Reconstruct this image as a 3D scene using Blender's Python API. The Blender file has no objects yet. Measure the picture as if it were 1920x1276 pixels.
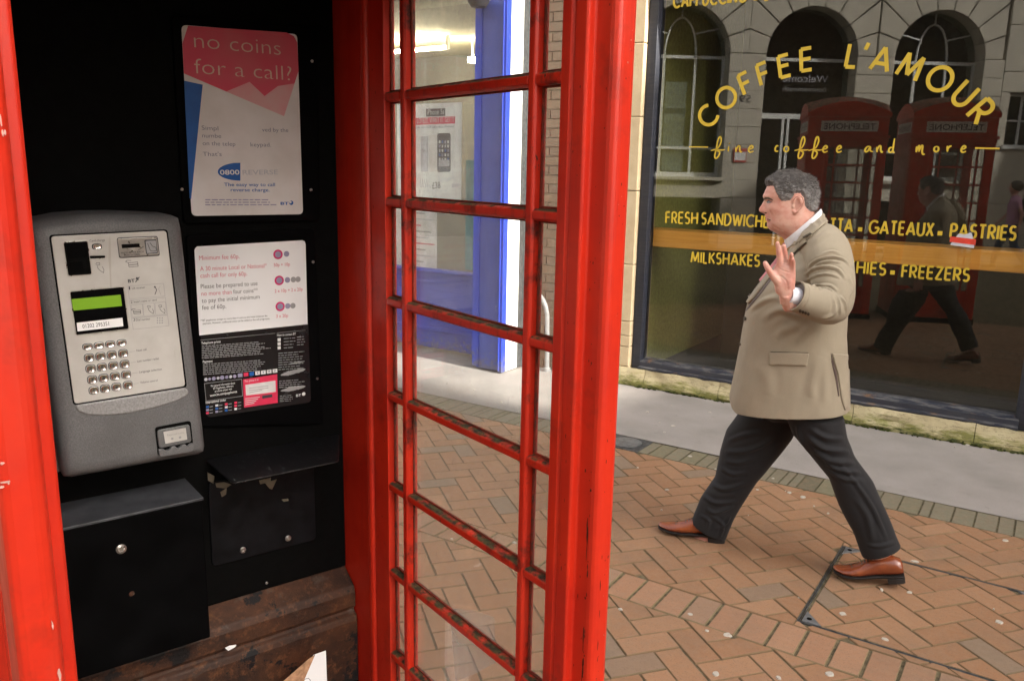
import bpy, bmesh, math, random
import numpy as np
from mathutils import Vector, Matrix, noise as mnoise
from mathutils.bvhtree import BVHTree

random.seed(7)
R = math.radians
scene = bpy.context.scene
COL = scene.collection
HC = 1.70                                   # eye height of the photographer

# ------------------------------------------------------------------ camera
FPX, YAW, PIT, ROL = 1528.5, -0.5841, 0.2059, -0.0203
_f = np.array([math.sin(YAW) * math.cos(PIT), math.cos(YAW) * math.cos(PIT), -math.sin(PIT)])
_r = np.array([math.cos(YAW), -math.sin(YAW), 0.0])
_d = np.cross(_f, _r)
_c, _s = math.cos(ROL), math.sin(ROL)
CR, CD = _c * _r + _s * _d, -_s * _r + _c * _d
CAM = np.array([0.0, 0.0, HC])
cam = bpy.data.cameras.new('camera')
cam.sensor_width = 36.0
cam.lens = FPX / 1920 * 36.0
cam.clip_start = 0.02
cam.clip_end = 600
camo = bpy.data.objects.new('camera', cam)
COL.objects.link(camo)
camo.matrix_world = Matrix(((CR[0], -CD[0], -_f[0], 0), (CR[1], -CD[1], -_f[1], 0), (CR[2], -CD[2], -_f[2], HC), (0, 0, 0, 1)))
scene.camera = camo

# ------------------------------------------------------------------ light
SUN_AZ, SUN_EL = R(95), R(31)               # azimuth from +Y towards +X: the sun looks down the street from the right, through a gap left between added blocks
S_DIR = Vector((math.sin(SUN_AZ) * math.cos(SUN_EL), math.cos(SUN_AZ) * math.cos(SUN_EL), math.sin(SUN_EL)))
W = bpy.data.worlds.new('World')
scene.world = W
W.use_nodes = True
nt = W.node_tree
sky = nt.nodes.new('ShaderNodeTexSky')
sky.sky_type = 'NISHITA'
sky.sun_disc = False
sky.sun_elevation = SUN_EL
sky.sun_rotation = SUN_AZ
sky.air_density = 1.0
sky.dust_density = 4.0
sky.ozone_density = 0.6
bg = nt.nodes['Background']
bg.inputs['Strength'].default_value = 0.13
hs = nt.nodes.new('ShaderNodeHueSaturation')   # thin bright cloud: the blue of the sky is washed out
hs.inputs['Saturation'].default_value = 0.40
tn = nt.nodes.new('ShaderNodeMix'); tn.data_type = 'RGBA'; tn.blend_type = 'MULTIPLY'; tn.inputs[0].default_value = 1.0
tn.inputs[7].default_value = (1.0, 0.975, 0.93, 1)
nt.links.new(sky.outputs[0], hs.inputs['Color']); nt.links.new(hs.outputs[0], tn.inputs[6]); nt.links.new(tn.outputs[2], bg.inputs[0])
sl = bpy.data.lights.new('sun', 'SUN')
sl.energy = 3.2
sl.angle = R(0.5)
sl.color = (1.0, 0.94, 0.85)
so = bpy.data.objects.new('sun', sl)
COL.objects.link(so)
so.rotation_euler = S_DIR.to_track_quat('Z', 'Y').to_euler()
vs = scene.view_settings
vs.view_transform = 'Standard'
vs.look = 'None'
vs.gamma = 1.0
vs.use_curve_mapping = False
vs.exposure = 2.42

# ------------------------------------------------------------------ measuring helpers (photograph pixel -> point on a real plane)
def ray(x, y):
    return CR * ((x - 960) / FPX) + CD * ((y - 638) / FPX) + _f
def on_y(x, y, Y):
    d = ray(x, y); return Vector(CAM + d * Y / d[1])
def on_z(x, y, z):
    d = ray(x, y); return Vector(CAM + d * (z - HC) / d[2])
def on_plane(x, y, p, n):
    d = ray(x, y); p = np.array(p); n = np.array(n)
    return Vector(CAM + d * (np.dot(p - CAM, n) / np.dot(d, n)))
UA = -1.2386
BU = np.array([math.sin(UA), math.cos(UA), 0]); BV = np.array([math.cos(UA), -math.sin(UA), 0])
BP = np.array([-0.7142, 1.1077, 0.0])
BROT = math.atan2(BV[1], BV[0])
def bx_s(x, y, s):                          # pixel -> box coordinates (t, z) on the plane s
    p = np.array(on_plane(x, y, BP + s * BU, BU)) - BP
    return float(p @ BV), float(p[2])

# ------------------------------------------------------------------ object helpers
def link(o, parent=None):
    COL.objects.link(o)
    if parent is not None: o.parent = parent
    return o
def tag(o, label=None, cat=None, group=None, kind=None):
    if label: o['label'] = label
    if cat: o['category'] = cat
    if group: o['group'] = group
    if kind: o['kind'] = kind
    return o
def thing(name, label, cat, loc=(0, 0, 0), rz=0.0, group=None):
    o = bpy.data.objects.new(name, None)
    o.empty_display_size = 0.1
    o.location = loc; o.rotation_euler = (0, 0, rz)
    link(o)
    return tag(o, label, cat, group)
class MB:
    """collects geometry for one mesh object"""
    def __init__(self): self.v = []; self.f = []; self.m = []
    def add(self, vs, fs, mi=0):
        b = len(self.v); self.v += [tuple(p) for p in vs]
        for q in fs: self.f.append([b + i for i in q]); self.m.append(mi)
        return self
    def box(self, x0, x1, y0, y1, z0, z1, mi=0):
        return self.add([(x0, y0, z0), (x1, y0, z0), (x1, y1, z0), (x0, y1, z0), (x0, y0, z1), (x1, y0, z1), (x1, y1, z1), (x0, y1, z1)],
                        [(0, 3, 2, 1), (4, 5, 6, 7), (0, 1, 5, 4), (1, 2, 6, 5), (2, 3, 7, 6), (3, 0, 4, 7)], mi)
    def prism(self, poly, axis, a, b, mi=0):
        """poly: 2D points; axis: 'z' -> (x,y), 'y' -> (x,z), 'x' -> (y,z)"""
        n = len(poly)
        def pt(p, h):
            return {'z': (p[0], p[1], h), 'y': (p[0], h, p[1]), 'x': (h, p[0], p[1])}[axis]
        vs = [pt(p, a) for p in poly] + [pt(p, b) for p in poly]
        fs = [tuple(range(n))[::-1], tuple(range(n, 2 * n))] + [(i, (i + 1) % n, n + (i + 1) % n, n + i) for i in range(n)]
        return self.add(vs, fs, mi)
    def loft(self, rings, cap=True, mi=0):
        n = len(rings[0]); vs = [p for r in rings for p in r]; fs = []
        for k in range(len(rings) - 1):
            for i in range(n):
                j = (i + 1) % n
                fs.append((k * n + i, k * n + j, (k + 1) * n + j, (k + 1) * n + i))
        if cap:
            fs.append(tuple(range(n))[::-1]); fs.append(tuple(range((len(rings) - 1) * n, len(rings) * n)))
        return self.add(vs, fs, mi)
    def tube(self, path, rad, n=12, cap=True, mi=0):
        path = [Vector(p) for p in path]
        if not isinstance(rad, (list, tuple)): rad = [rad] * len(path)
        rings = []; up = Vector((0.13, 0.29, 0.95)).normalized(); side = None
        for i, p in enumerate(path):
            d = (path[min(i + 1, len(path) - 1)] - path[max(i - 1, 0)]).normalized()
            if side is None:
                side = d.cross(up)
                if side.length < 1e-3: side = d.cross(Vector((1, 0, 0)))
            side = (side - d * side.dot(d)).normalized()
            w = d.cross(side)
            r = rad[i]; ra, rb = r if isinstance(r, tuple) else (r, r)
            rings.append([p + side * (ra * math.cos(2 * math.pi * k / n)) + w * (rb * math.sin(2 * math.pi * k / n)) for k in range(n)])
        return self.loft(rings, cap, mi)
    def lathe(self, prof, n=20, mi=0, axis='z', c=(0, 0, 0)):
        rings = []
        for r, h in prof:
            ring = []
            for k in range(n):
                a = 2 * math.pi * k / n; p = (r * math.cos(a), r * math.sin(a), h)
                if axis == 'y': p = (p[0], -h, p[1])      # sticks out towards -y
                ring.append((p[0] + c[0], p[1] + c[1], p[2] + c[2]))
            rings.append(ring)
        return self.loft(rings, True, mi)
    def ellipsoid(self, c, r, n=14, m=9):
        rings = []
        for j in range(1, m):
            a = math.pi * j / m - math.pi / 2
            rings.append([(c[0] + r[0] * math.cos(a) * math.cos(2 * math.pi * k / n), c[1] + r[1] * math.cos(a) * math.sin(2 * math.pi * k / n), c[2] + r[2] * math.sin(a)) for k in range(n)])
        return self.loft(rings, True)
    def mesh(self, name, mats, smooth=False):
        me = bpy.data.meshes.new(name)
        me.from_pydata(self.v, [], self.f)
        bm = bmesh.new(); bm.from_mesh(me)
        bmesh.ops.recalc_face_normals(bm, faces=bm.faces)
        bm.to_mesh(me); bm.free()
        for m in (mats if isinstance(mats, (list, tuple)) else [mats]): me.materials.append(m)
        me.polygons.foreach_set('material_index', self.m)
        if smooth: me.polygons.foreach_set('use_smooth', [True] * len(me.polygons))
        me.update()
        return me
    def build(self, name, mats, parent=None, smooth=False, bevel=0.0, seg=2, angle=35, matrix=None):
        o = bpy.data.objects.new(name, self.mesh(name, mats, smooth))
        link(o, parent)
        if matrix is not None: o.matrix_local = matrix
        if bevel:
            b = o.modifiers.new('bevel', 'BEVEL'); b.width = bevel; b.segments = seg; b.limit_method = 'ANGLE'; b.angle_limit = R(angle)
            b.harden_normals = False
        if smooth and bevel == 0: autosmooth(o)
        return o
def autosmooth(o, ang=40):
    me = o.data
    bm = bmesh.new(); bm.from_mesh(me)
    for e in bm.edges:
        if len(e.link_faces) == 2 and e.calc_face_angle(0) > R(ang): e.smooth = False
    bm.to_mesh(me); bm.free()
def rrect(x0, x1, z0, z1, r, n=5):
    pts = []
    for cx, cz, a0 in ((x1 - r, z1 - r, 0), (x0 + r, z1 - r, 90), (x0 + r, z0 + r, 180), (x1 - r, z0 + r, 270)):
        for k in range(n + 1):
            a = R(a0 + 90 * k / n); pts.append((cx + r * math.cos(a), cz + r * math.sin(a)))
    return pts
def rquad(pts, r, n=4):
    """rounded polygon from 2D corner points"""
    out = []; m = len(pts)
    for i in range(m):
        p, a, b = Vector(pts[i]), Vector(pts[i - 1]), Vector(pts[(i + 1) % m])
        u, w = (a - p).normalized() * r, (b - p).normalized() * r
        for k in range(n + 1):
            t = k / n
            q = (p + u) * (1 - t) ** 2 + p * 2 * t * (1 - t) + (p + w) * t * t
            out.append((q.x, q.y))
    return out
def lerp(a, b, t): return a + (b - a) * t
def interp(x, tab):
    xs = [t[0] for t in tab]; ys = [t[1] for t in tab]
    if xs[0] > xs[-1]: xs = xs[::-1]; ys = ys[::-1]
    return float(np.interp(x, xs, ys))
def clip_poly(poly, p, n):
    """keep the part of a convex 2D polygon where (q-p).n >= 0"""
    out = []; m = len(poly)
    for i in range(m):
        a, b = poly[i], poly[(i + 1) % m]
        da = (a[0] - p[0]) * n[0] + (a[1] - p[1]) * n[1]; db = (b[0] - p[0]) * n[0] + (b[1] - p[1]) * n[1]
        if da >= 0: out.append(a)
        if (da > 0) != (db > 0) and abs(da - db) > 1e-12:
            t = da / (da - db); out.append((a[0] + (b[0] - a[0]) * t, a[1] + (b[1] - a[1]) * t))
    return out
def area(poly):
    return abs(sum(poly[i][0] * poly[(i + 1) % len(poly)][1] - poly[(i + 1) % len(poly)][0] * poly[i][1] for i in range(len(poly)))) / 2 if len(poly) > 2 else 0

# ------------------------------------------------------------------ materials
class NT:
    def __init__(self, name):
        self.m = bpy.data.materials.new(name); self.m.use_nodes = True
        self.t = self.m.node_tree; self.t.nodes.clear()
        self.out = self.n('ShaderNodeOutputMaterial')
        self._pos = None
    def n(self, kind, **kw):
        x = self.t.nodes.new(kind)
        for k, v in kw.items(): setattr(x, k, v)
        return x
    def l(self, a, b): self.t.links.new(a, b)
    @property
    def pos(self):
        if self._pos is None: self._pos = self.n('ShaderNodeNewGeometry')
        return self._pos
    def val(self, sock, v):
        if hasattr(v, 'links') or isinstance(v, bpy.types.NodeSocket): self.l(v, sock)
        elif isinstance(v, (tuple, list)) and len(v) == 3 and sock.type == 'RGBA': sock.default_value = (*v, 1)
        else: sock.default_value = v
    def noise(self, scale, detail=4, rough=0.55, stretch=None, vec=None, dist=0.0):
        x = self.n('ShaderNodeTexNoise')
        x.inputs['Scale'].default_value = scale; x.inputs['Detail'].default_value = detail; x.inputs['Roughness'].default_value = rough
        x.inputs['Distortion'].default_value = dist
        v = vec or self.pos.outputs['Position']
        if stretch:
            mp = self.n('ShaderNodeMapping'); mp.inputs['Scale'].default_value = stretch
            self.l(v, mp.inputs[0]); v = mp.outputs[0]
        self.l(v, x.inputs['Vector'])
        return x.outputs['Fac']
    def ramp(self, fac, a, b, lo=0.0, hi=1.0):
        x = self.n('ShaderNodeMapRange'); x.clamp = True
        self.l(fac, x.inputs['Value'])
        x.inputs['From Min'].default_value = a; x.inputs['From Max'].default_value = b
        x.inputs['To Min'].default_value = lo; x.inputs['To Max'].default_value = hi
        return x.outputs[0]
    def math(self, op, a, b=None):
        x = self.n('ShaderNodeMath', operation=op)
        self.val(x.inputs[0], a)
        if b is not None: self.val(x.inputs[1], b)
        return x.outputs[0]
    def mix(self, fac, a, b, mode='MIX'):
        x = self.n('ShaderNodeMix', data_type='RGBA', blend_type=mode)
        self.val(x.inputs[0], fac); self.val(x.inputs[6], a); self.val(x.inputs[7], b)
        return x.outputs[2]
    def bump(self, h, strength=0.3, dist=0.002, nrm=None):
        x = self.n('ShaderNodeBump'); x.inputs['Strength'].default_value = strength; x.inputs['Distance'].default_value = dist
        self.l(h, x.inputs['Height'])
        if nrm is not None: self.l(nrm, x.inputs['Normal'])
        return x.outputs[0]
    def bsdf(self, col, rough=0.5, metal=0.0, spec=0.5, nrm=None, **kw):
        b = self.n('ShaderNodeBsdfPrincipled')
        self.val(b.inputs['Base Color'], col); self.val(b.inputs['Roughness'], rough); self.val(b.inputs['Metallic'], metal)
        self.val(b.inputs['Specular IOR Level'], spec)
        if nrm is not None: self.l(nrm, b.inputs['Normal'])
        for k, v in kw.items(): self.val(b.inputs[k.replace('_', ' ')], v)
        return b.outputs[0]
    def done(self, sh): self.l(sh, self.out.inputs['Surface']); return self.m
    def up(self):
        sx = self.n('ShaderNodeSeparateXYZ'); self.l(self.pos.outputs['Normal'], sx.inputs[0]); return sx.outputs[2]
    def rnd(self):
        o = self.n('ShaderNodeObjectInfo'); 
        return self.math('FRACT', self.math('ADD', o.outputs['Random'], self.pos.outputs['Random Per Island']))
def flat(name, col, rough=0.5, metal=0.0, spec=0.5, var=0.12, scale=30, bump=0.0, bscale=300, bdist=0.001, col2=None):
    t = NT(name)
    c2 = col2 or tuple(max(0, x * (1 - var * 2)) for x in col)
    c = t.mix(t.ramp(t.noise(scale), 0.3, 0.7), tuple(min(1, x * (1 + var)) for x in col), c2)
    nrm = t.bump(t.noise(bscale, 3), bump, bdist) if bump else None
    return t.done(t.bsdf(c, t.ramp(t.noise(scale * 1.7), 0.3, 0.7, rough * 0.85, min(1, rough * 1.15)), metal, spec, nrm))
def red_paint(name, base=(0.63, 0.029, 0.010), chips=0.70, grime=1.0, rough=0.36, soot_scale=6.5):
    t = NT(name)
    n1 = t.noise(9, 5)
    c = t.mix(t.ramp(n1, 0.3, 0.72), base, (base[0] * 0.8, base[1] * 0.55, base[2] * 0.5))
    fade = t.ramp(t.noise(4, 6, 0.7, (1, 1, 0.25)), 0.55, 0.75)
    c = t.mix(t.math('MULTIPLY', fade, 0.28), c, (0.62, 0.11, 0.07))
    streak = t.ramp(t.noise(55, 4, 0.6, (1, 1, 0.05)), 0.56, 0.74)
    c = t.mix(t.math('MULTIPLY', streak, 0.45 * grime), c, (0.16, 0.015, 0.008))
    chip = t.ramp(t.noise(70, 6, 0.72, (1, 1, 0.4)), chips, chips + 0.015)
    c = t.mix(chip, c, (0.05, 0.022, 0.012))
    soot = t.ramp(t.noise(soot_scale, 5, 0.65), 0.56, 0.68)
    c = t.mix(t.math('MULTIPLY', soot, 0.75 * grime), c, (0.03, 0.012, 0.008))
    up = t.ramp(t.up(), 0.45, 0.85)
    dirt = t.math('MULTIPLY', up, t.ramp(t.noise(34, 5, 0.65), 0.34, 0.5))
    moss = t.mix(t.ramp(t.noise(90, 4), 0.4, 0.6), (0.022, 0.016, 0.009), (0.075, 0.062, 0.02))
    c = t.mix(dirt, c, moss)
    h = t.math('ADD', t.math('MULTIPLY', t.noise(160, 4), 0.5), t.math('MULTIPLY', chip, -0.6))
    rg = t.math('ADD', t.math('MULTIPLY', dirt, 0.5), t.ramp(n1, 0.3, 0.7, rough * 0.8, rough * 1.3))
    return t.done(t.bsdf(c, rg, 0, 0.5, t.bump(h, 0.35, 0.0012)))
M = {}
M['red'] = red_paint('red_paint', chips=0.735, grime=0.5)
M['red_worn'] = red_paint('red_paint_worn', chips=0.655, grime=1.2, soot_scale=15)
M['red_far'] = flat('red_paint_far', (0.42, 0.03, 0.015), 0.4)
M['black_metal'] = flat('black_painted_steel', (0.0022, 0.0022, 0.0025), 0.6, 0, 0.035, 0.3, 12, 0.15, 220)
M['black_matt'] = flat('black_matt_board', (0.0018, 0.0018, 0.0018), 0.75, 0, 0.08)
def grey_casting():
    t = NT('grey_hammered_casting')
    c = t.mix(t.ramp(t.noise(420, 2), 0.35, 0.65), (0.098, 0.099, 0.104), (0.148, 0.149, 0.154))
    c = t.mix(t.ramp(t.noise(8, 4), 0.45, 0.8), c, (0.082, 0.082, 0.083))
    return t.done(t.bsdf(c, 0.48, 0.0, 0.5, t.bump(t.noise(520, 2), 0.35, 0.001)))
M['casting'] = grey_casting()
def plate():
    t = NT('brushed_face_plate')
    c = t.mix(t.ramp(t.noise(14, 5), 0.35, 0.7), (0.57, 0.565, 0.545), (0.475, 0.465, 0.445))
    scr = t.ramp(t.noise(60, 3, 0.6, (1, 1, 0.08), dist=1.0), 0.67, 0.70)
    c = t.mix(t.math('MULTIPLY', scr, 0.35), c, (0.3, 0.26, 0.2))
    return t.done(t.bsdf(c, t.ramp(t.noise(30), 0.3, 0.7, 0.36, 0.52), 0.25, 0.5, t.bump(t.noise(700, 2), 0.12, 0.0006)))
M['plate'] = plate()
M['steel'] = flat('worn_steel', (0.5, 0.48, 0.46), 0.3, 0.9, 0.5, 0.1, 60)
M['chrome'] = flat('chromed_key', (0.72, 0.71, 0.70), 0.22, 1.0, 0.5, 0.06, 200)
def rust():
    t = NT('rusted_iron')
    a = t.mix(t.ramp(t.noise(9, 7, 0.7), 0.35, 0.65), (0.018, 0.009, 0.0065), (0.070, 0.027, 0.012))
    b = t.mix(t.ramp(t.noise(45, 6, 0.7), 0.52, 0.72), a, (0.135, 0.055, 0.022))
    b = t.mix(t.ramp(t.noise(14, 5, 0.7), 0.60, 0.70, 0, 0.6), b, (0.085, 0.070, 0.058))
    blk = t.ramp(t.noise(11, 7, 0.7), 0.57, 0.60)
    c = t.mix(blk, b, (0.006, 0.006, 0.007))
    return t.done(t.bsdf(c, 0.6, 0, 0.35, t.bump(t.noise(110, 6, 0.7), 0.6, 0.003)))
M['rust'] = rust()
M['dull_floor'] = flat('dirty_concrete', (0.09, 0.08, 0.07), 0.9, 0, 0.3, 0.2, 20, 0.4, 120)
M['white_paper'] = flat('white_paper', (0.84, 0.85, 0.87), 0.35, 0, 0.5, 0.03, 6)
M['paper_worn'] = flat('worn_poster_paper', (0.76, 0.74, 0.76), 0.4, 0, 0.4, 0.05, 7, col2=(0.62, 0.59, 0.58))
def ink(name, col, rough=0.4): return flat(name, col, rough, 0, 0.4, 0.06, 40)
M['pink'] = flat('faded_pink_print', (0.70, 0.060, 0.13), 0.4, 0, 0.4, 0.05, 9, col2=(0.66, 0.13, 0.17))
M['pink_pale'] = flat('sun_bleached_pink_print', (0.70, 0.27, 0.31), 0.4, 0, 0.4, 0.1, 12, col2=(0.70, 0.45, 0.46))
M['ink_magenta'] = ink('magenta_ink', (0.62, 0.03, 0.16))
M['ink_red'] = ink('red_ink', (0.62, 0.09, 0.16))
M['ink_crimson'] = ink('crimson_panel_ink', (0.72, 0.035, 0.10))
M['ink_blue'] = ink('blue_ink', (0.015, 0.11, 0.40))
M['ink_slate'] = ink('slate_ink', (0.13, 0.15, 0.25))
M['ink_dark'] = ink('dark_ink', (0.045, 0.045, 0.055))
M['ink_lilac'] = ink('lilac_coin_ink', (0.30, 0.28, 0.42))
M['ink_white'] = ink('white_ink', (0.72, 0.72, 0.72))
M['ink_grey'] = ink('grey_ink', (0.32, 0.32, 0.33))
M['ink_pale'] = ink('pale_embossed_ink', (0.50, 0.50, 0.56))
M['ink_ghost'] = ink('cream_poster_lettering', (0.72, 0.56, 0.46))
M['notice_black'] = flat('black_notice_print', (0.012, 0.012, 0.014), 0.25, 0, 0.5, 0.1, 20)
def lcd():
    t = NT('lit_green_display')
    e = t.n('ShaderNodeEmission'); e.inputs[0].default_value = (0.20, 0.46, 0.006, 1); e.inputs[1].default_value = 0.05
    a = t.n('ShaderNodeAddShader'); t.l(e.outputs[0], a.inputs[0]); t.l(t.bsdf((0.15, 0.28, 0.02), 0.3), a.inputs[1])
    return t.done(a.outputs[0])
M['lcd'] = lcd()

def glass(name, haze, hcol, ior, tint=(0.97, 0.98, 0.97), rough=0.0, dust=1.0, gl=(1, 1, 1)):
    """window glass: clear body, real Fresnel reflection and a thin film of dust"""
    t = NT(name)
    tr = t.n('ShaderNodeBsdfTransparent'); tr.inputs[0].default_value = (*tint, 1)
    go = t.n('ShaderNodeBsdfGlossy'); go.inputs['Roughness'].default_value = rough; go.inputs[0].default_value = (*gl, 1)
    dp = t.n('ShaderNodeVectorMath', operation='DOT_PRODUCT'); t.l(t.pos.outputs['Normal'], dp.inputs[0]); t.l(t.pos.outputs['Incoming'], dp.inputs[1])
    f0 = ((ior - 1) / (ior + 1)) ** 2           # Schlick's form of Fresnel, the same from both sides of the sheet
    k5 = t.math('POWER', t.math('SUBTRACT', 1.0, t.math('ABSOLUTE', dp.outputs['Value'])), 5.0)
    fr = t.math('ADD', t.math('MULTIPLY', k5, 1 - f0), f0)
    m1 = t.n('ShaderNodeMixShader'); t.l(fr, m1.inputs[0]); t.l(tr.outputs[0], m1.inputs[1]); t.l(go.outputs[0], m1.inputs[2])
    if haze <= 0: return t.done(m1.outputs[0])
    df = t.n('ShaderNodeBsdfDiffuse'); df.inputs[0].default_value = (*hcol, 1)
    tl = t.n('ShaderNodeBsdfTranslucent'); tl.inputs[0].default_value = (*hcol, 1)
    ms = t.n('ShaderNodeMixShader'); ms.inputs[0].default_value = 0.5; t.l(df.outputs[0], ms.inputs[1]); t.l(tl.outputs[0], ms.inputs[2])
    d = t.ramp(t.noise(7, 6, 0.7, (1, 1, 0.6)), 0.3, 0.8, haze * 0.5, haze * 1.8)
    spots = t.math('MULTIPLY', t.ramp(t.noise(95, 3, 0.6, (1, 1, 0.5)), 0.66, 0.74), 0.22 * dust)
    m2 = t.n('ShaderNodeMixShader'); t.l(t.math('ADD', d, spots), m2.inputs[0]); t.l(m1.outputs[0], m2.inputs[1]); t.l(ms.outputs[0], m2.inputs[2])
    return t.done(m2.outputs[0])
M['box_glass'] = glass('dusty_box_glass', 0.115, (0.62, 0.60, 0.58), 1.40)
M['shop_glass'] = glass('shop_window_glass', 0.004, (0.5, 0.5, 0.45), 1.54, (0.95, 0.96, 0.92), dust=0.10)
M['far_glass'] = glass('dark_window_glass', 0.0, (0, 0, 0), 1.6, (0.7, 0.75, 0.75))
M['blue_glass'] = glass('grubby_shop_glass', 0.12, (0.55, 0.57, 0.62), 1.35)

def brick(name, a, b, c, mossy=(0.13, 0.10, 0.045)):
    t = NT(name)
    r = t.rnd()
    col = t.mix(t.ramp(r, 0.0, 0.6), a, b)
    col = t.mix(t.ramp(r, 0.93, 0.95), col, c)
    col = t.mix(t.math('MULTIPLY', t.ramp(t.noise(26, 5, 0.65), 0.42, 0.75), 0.5), col, (0.24, 0.155, 0.10))
    col = t.mix(t.math('MULTIPLY', t.ramp(t.noise(150, 5, 0.75), 0.54, 0.70), 0.65), col, (0.085, 0.060, 0.045))
    col = t.mix(t.math('MULTIPLY', t.ramp(t.noise(2.3, 5, 0.6), 0.48, 0.72), 0.42), col, (0.135, 0.10, 0.07))
    col = t.mix(t.ramp(t.noise(330, 2), 0.70, 0.74, 0, 0.5), col, (0.42, 0.34, 0.27))
    side = t.ramp(t.up(), 0.55, 0.97, 1.0, 0.0)
    col = t.mix(t.math('MULTIPLY', side, 0.55), col, mossy)
    h = t.math('ADD', t.noise(240, 5, 0.7), t.math('MULTIPLY', t.noise(30, 3), 0.8))
    return t.done(t.bsdf(col, t.ramp(t.noise(40), 0.3, 0.7, 0.62, 0.85), 0, 0.42, t.bump(h, 0.5, 0.0022)))
M['paver'] = brick('clay_paver', (0.298, 0.163, 0.088), (0.255, 0.131, 0.066), (0.200, 0.142, 0.096))
M['paver_band'] = brick('pale_clay_paver', (0.320, 0.180, 0.105), (0.290, 0.152, 0.085), (0.265, 0.160, 0.10), (0.17, 0.16, 0.08))
M['sett'] = brick('grey_green_sett', (0.135, 0.128, 0.078), (0.150, 0.138, 0.095), (0.11, 0.098, 0.062), (0.05, 0.05, 0.022))
M['wall_brick'] = brick('brown_wall_brick', (0.20, 0.112, 0.052), (0.155, 0.082, 0.042), (0.15, 0.09, 0.06), (0.18, 0.14, 0.1))
M['joint'] = flat('mossy_joint_sand', (0.135, 0.11, 0.066), 0.95, 0, 0.2, 0.3, 40, 0.5, 300, 0.003)
def tarmac():
    t = NT('pink_grey_tarmac')
    c = t.mix(t.ramp(t.noise(3, 5), 0.35, 0.7), (0.275, 0.248, 0.230), (0.215, 0.198, 0.182))
    c = t.mix(t.ramp(t.noise(260, 3), 0.55, 0.7, 0, 0.5), c, (0.15, 0.14, 0.135))
    c = t.mix(t.ramp(t.noise(330, 2), 0.68, 0.72, 0, 0.6), c, (0.42, 0.40, 0.38))
    c = t.mix(t.ramp(t.noise(11, 6, 0.7), 0.60, 0.68, 0, 0.25), c, (0.12, 0.115, 0.10))
    return t.done(t.bsdf(c, 0.8, 0, 0.4, t.bump(t.noise(380, 4, 0.7), 0.6, 0.003)))
M['tarmac'] = tarmac()
def stone(name, col, col2, moss=0.0, bscale=60):
    t = NT(name)
    c = t.mix(t.ramp(t.noise(7, 6, 0.65), 0.3, 0.7), col, col2)
    c = t.mix(t.ramp(t.noise(150, 4), 0.55, 0.75, 0, 0.35), c, tuple(x * 0.5 for x in col))
    if moss:
        z = t.n('ShaderNodeSeparateXYZ'); t.l(t.pos.outputs['Position'], z.inputs[0])
        low = t.ramp(z.outputs[2], 0.0, 0.17, 0.22, -0.17)
        k = t.math('ADD', t.noise(10, 6, 0.7, (0.5, 1, 2.4)), low)
        c = t.mix(t.ramp(k, 0.50, 0.66, 0, moss), c, (0.145, 0.15, 0.028))
        c = t.mix(t.ramp(t.math('ADD', t.noise(24, 6, 0.7, (0.6, 1, 3)), low), 0.66, 0.80), c, (0.035, 0.045, 0.012))
        crack = t.ramp(t.noise(5, 6, 0.7, (1, 1, 3.5)), 0.485, 0.5)
        c = t.mix(t.math('MULTIPLY', t.math('SUBTRACT', crack, t.ramp(t.noise(5, 6, 0.7, (1, 1, 3.5)), 0.5, 0.515)), 0.6), c, (0.07, 0.055, 0.03))
    return t.done(t.bsdf(c, 0.85, 0, 0.35, t.bump(t.noise(bscale, 8, 0.7), 0.55, 0.006)))
M['bathstone'] = stone('cream_sandstone', (0.52, 0.42, 0.27), (0.43, 0.33, 0.20))
M['sill_stone'] = stone('mossy_sill_stone', (0.44, 0.385, 0.24), (0.36, 0.30, 0.175), 0.85, 40)
M['grey_stone'] = stone('grey_ashlar', (0.54, 0.505, 0.435), (0.47, 0.44, 0.38))
M['stone_dark'] = flat('dark_joint_mortar', (0.10, 0.09, 0.08), 0.9)  # plain dark grey, used on the bank threshold
M['moss'] = flat('gutter_moss', (0.05, 0.06, 0.014), 0.95, 0, 0.2, 0.4, 60, 0.8, 200, 0.004)
def navy():
    t = NT('weathered_navy_frame_paint')
    c = t.mix(t.ramp(t.noise(8, 5), 0.4, 0.7), (0.0085, 0.011, 0.022), (0.013, 0.0145, 0.022))
    up = t.ramp(t.up(), 0.2, 0.8)
    wear = t.math('MULTIPLY', t.ramp(t.noise(16, 6, 0.75, (0.5, 1, 5)), 0.45, 0.6), t.math('ADD', t.math('MULTIPLY', up, 0.7), 0.10))
    c = t.mix(wear, c, (0.12, 0.115, 0.11))
    c = t.mix(t.math('MULTIPLY', up, t.ramp(t.noise(9, 5, 0.7), 0.58, 0.68, 0, 0.8)), c, (0.16, 0.085, 0.04))
    return t.done(t.bsdf(c, 0.5, 0, 0.5, t.bump(t.noise(120, 5), 0.25, 0.002)))
M['navy'] = navy()
def wood():
    t = NT('varnished_pine')
    c = t.mix(t.ramp(t.noise(4, 6, 0.6, (0.6, 6, 14), dist=0.6), 0.3, 0.7), (0.60, 0.29, 0.058), (0.48, 0.21, 0.036))
    c = t.mix(t.ramp(t.noise(3, 3, 0.5, (1.2, 3, 5)), 0.66, 0.75, 0, 0.6), c, (0.36, 0.12, 0.02))
    return t.done(t.bsdf(c, 0.4))
M['wood'] = wood()
M['gold'] = flat('gold_window_vinyl', (0.52, 0.365, 0.028), 0.5, 0, 0.4, 0.08, 8)
M['olive_wall'] = flat('olive_yellow_wall', (0.245, 0.235, 0.075), 0.8, 0, 0.3)
M['dark_room'] = flat('dark_shop_interior', (0.02, 0.016, 0.013), 0.9, 0, 0.2)
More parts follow.
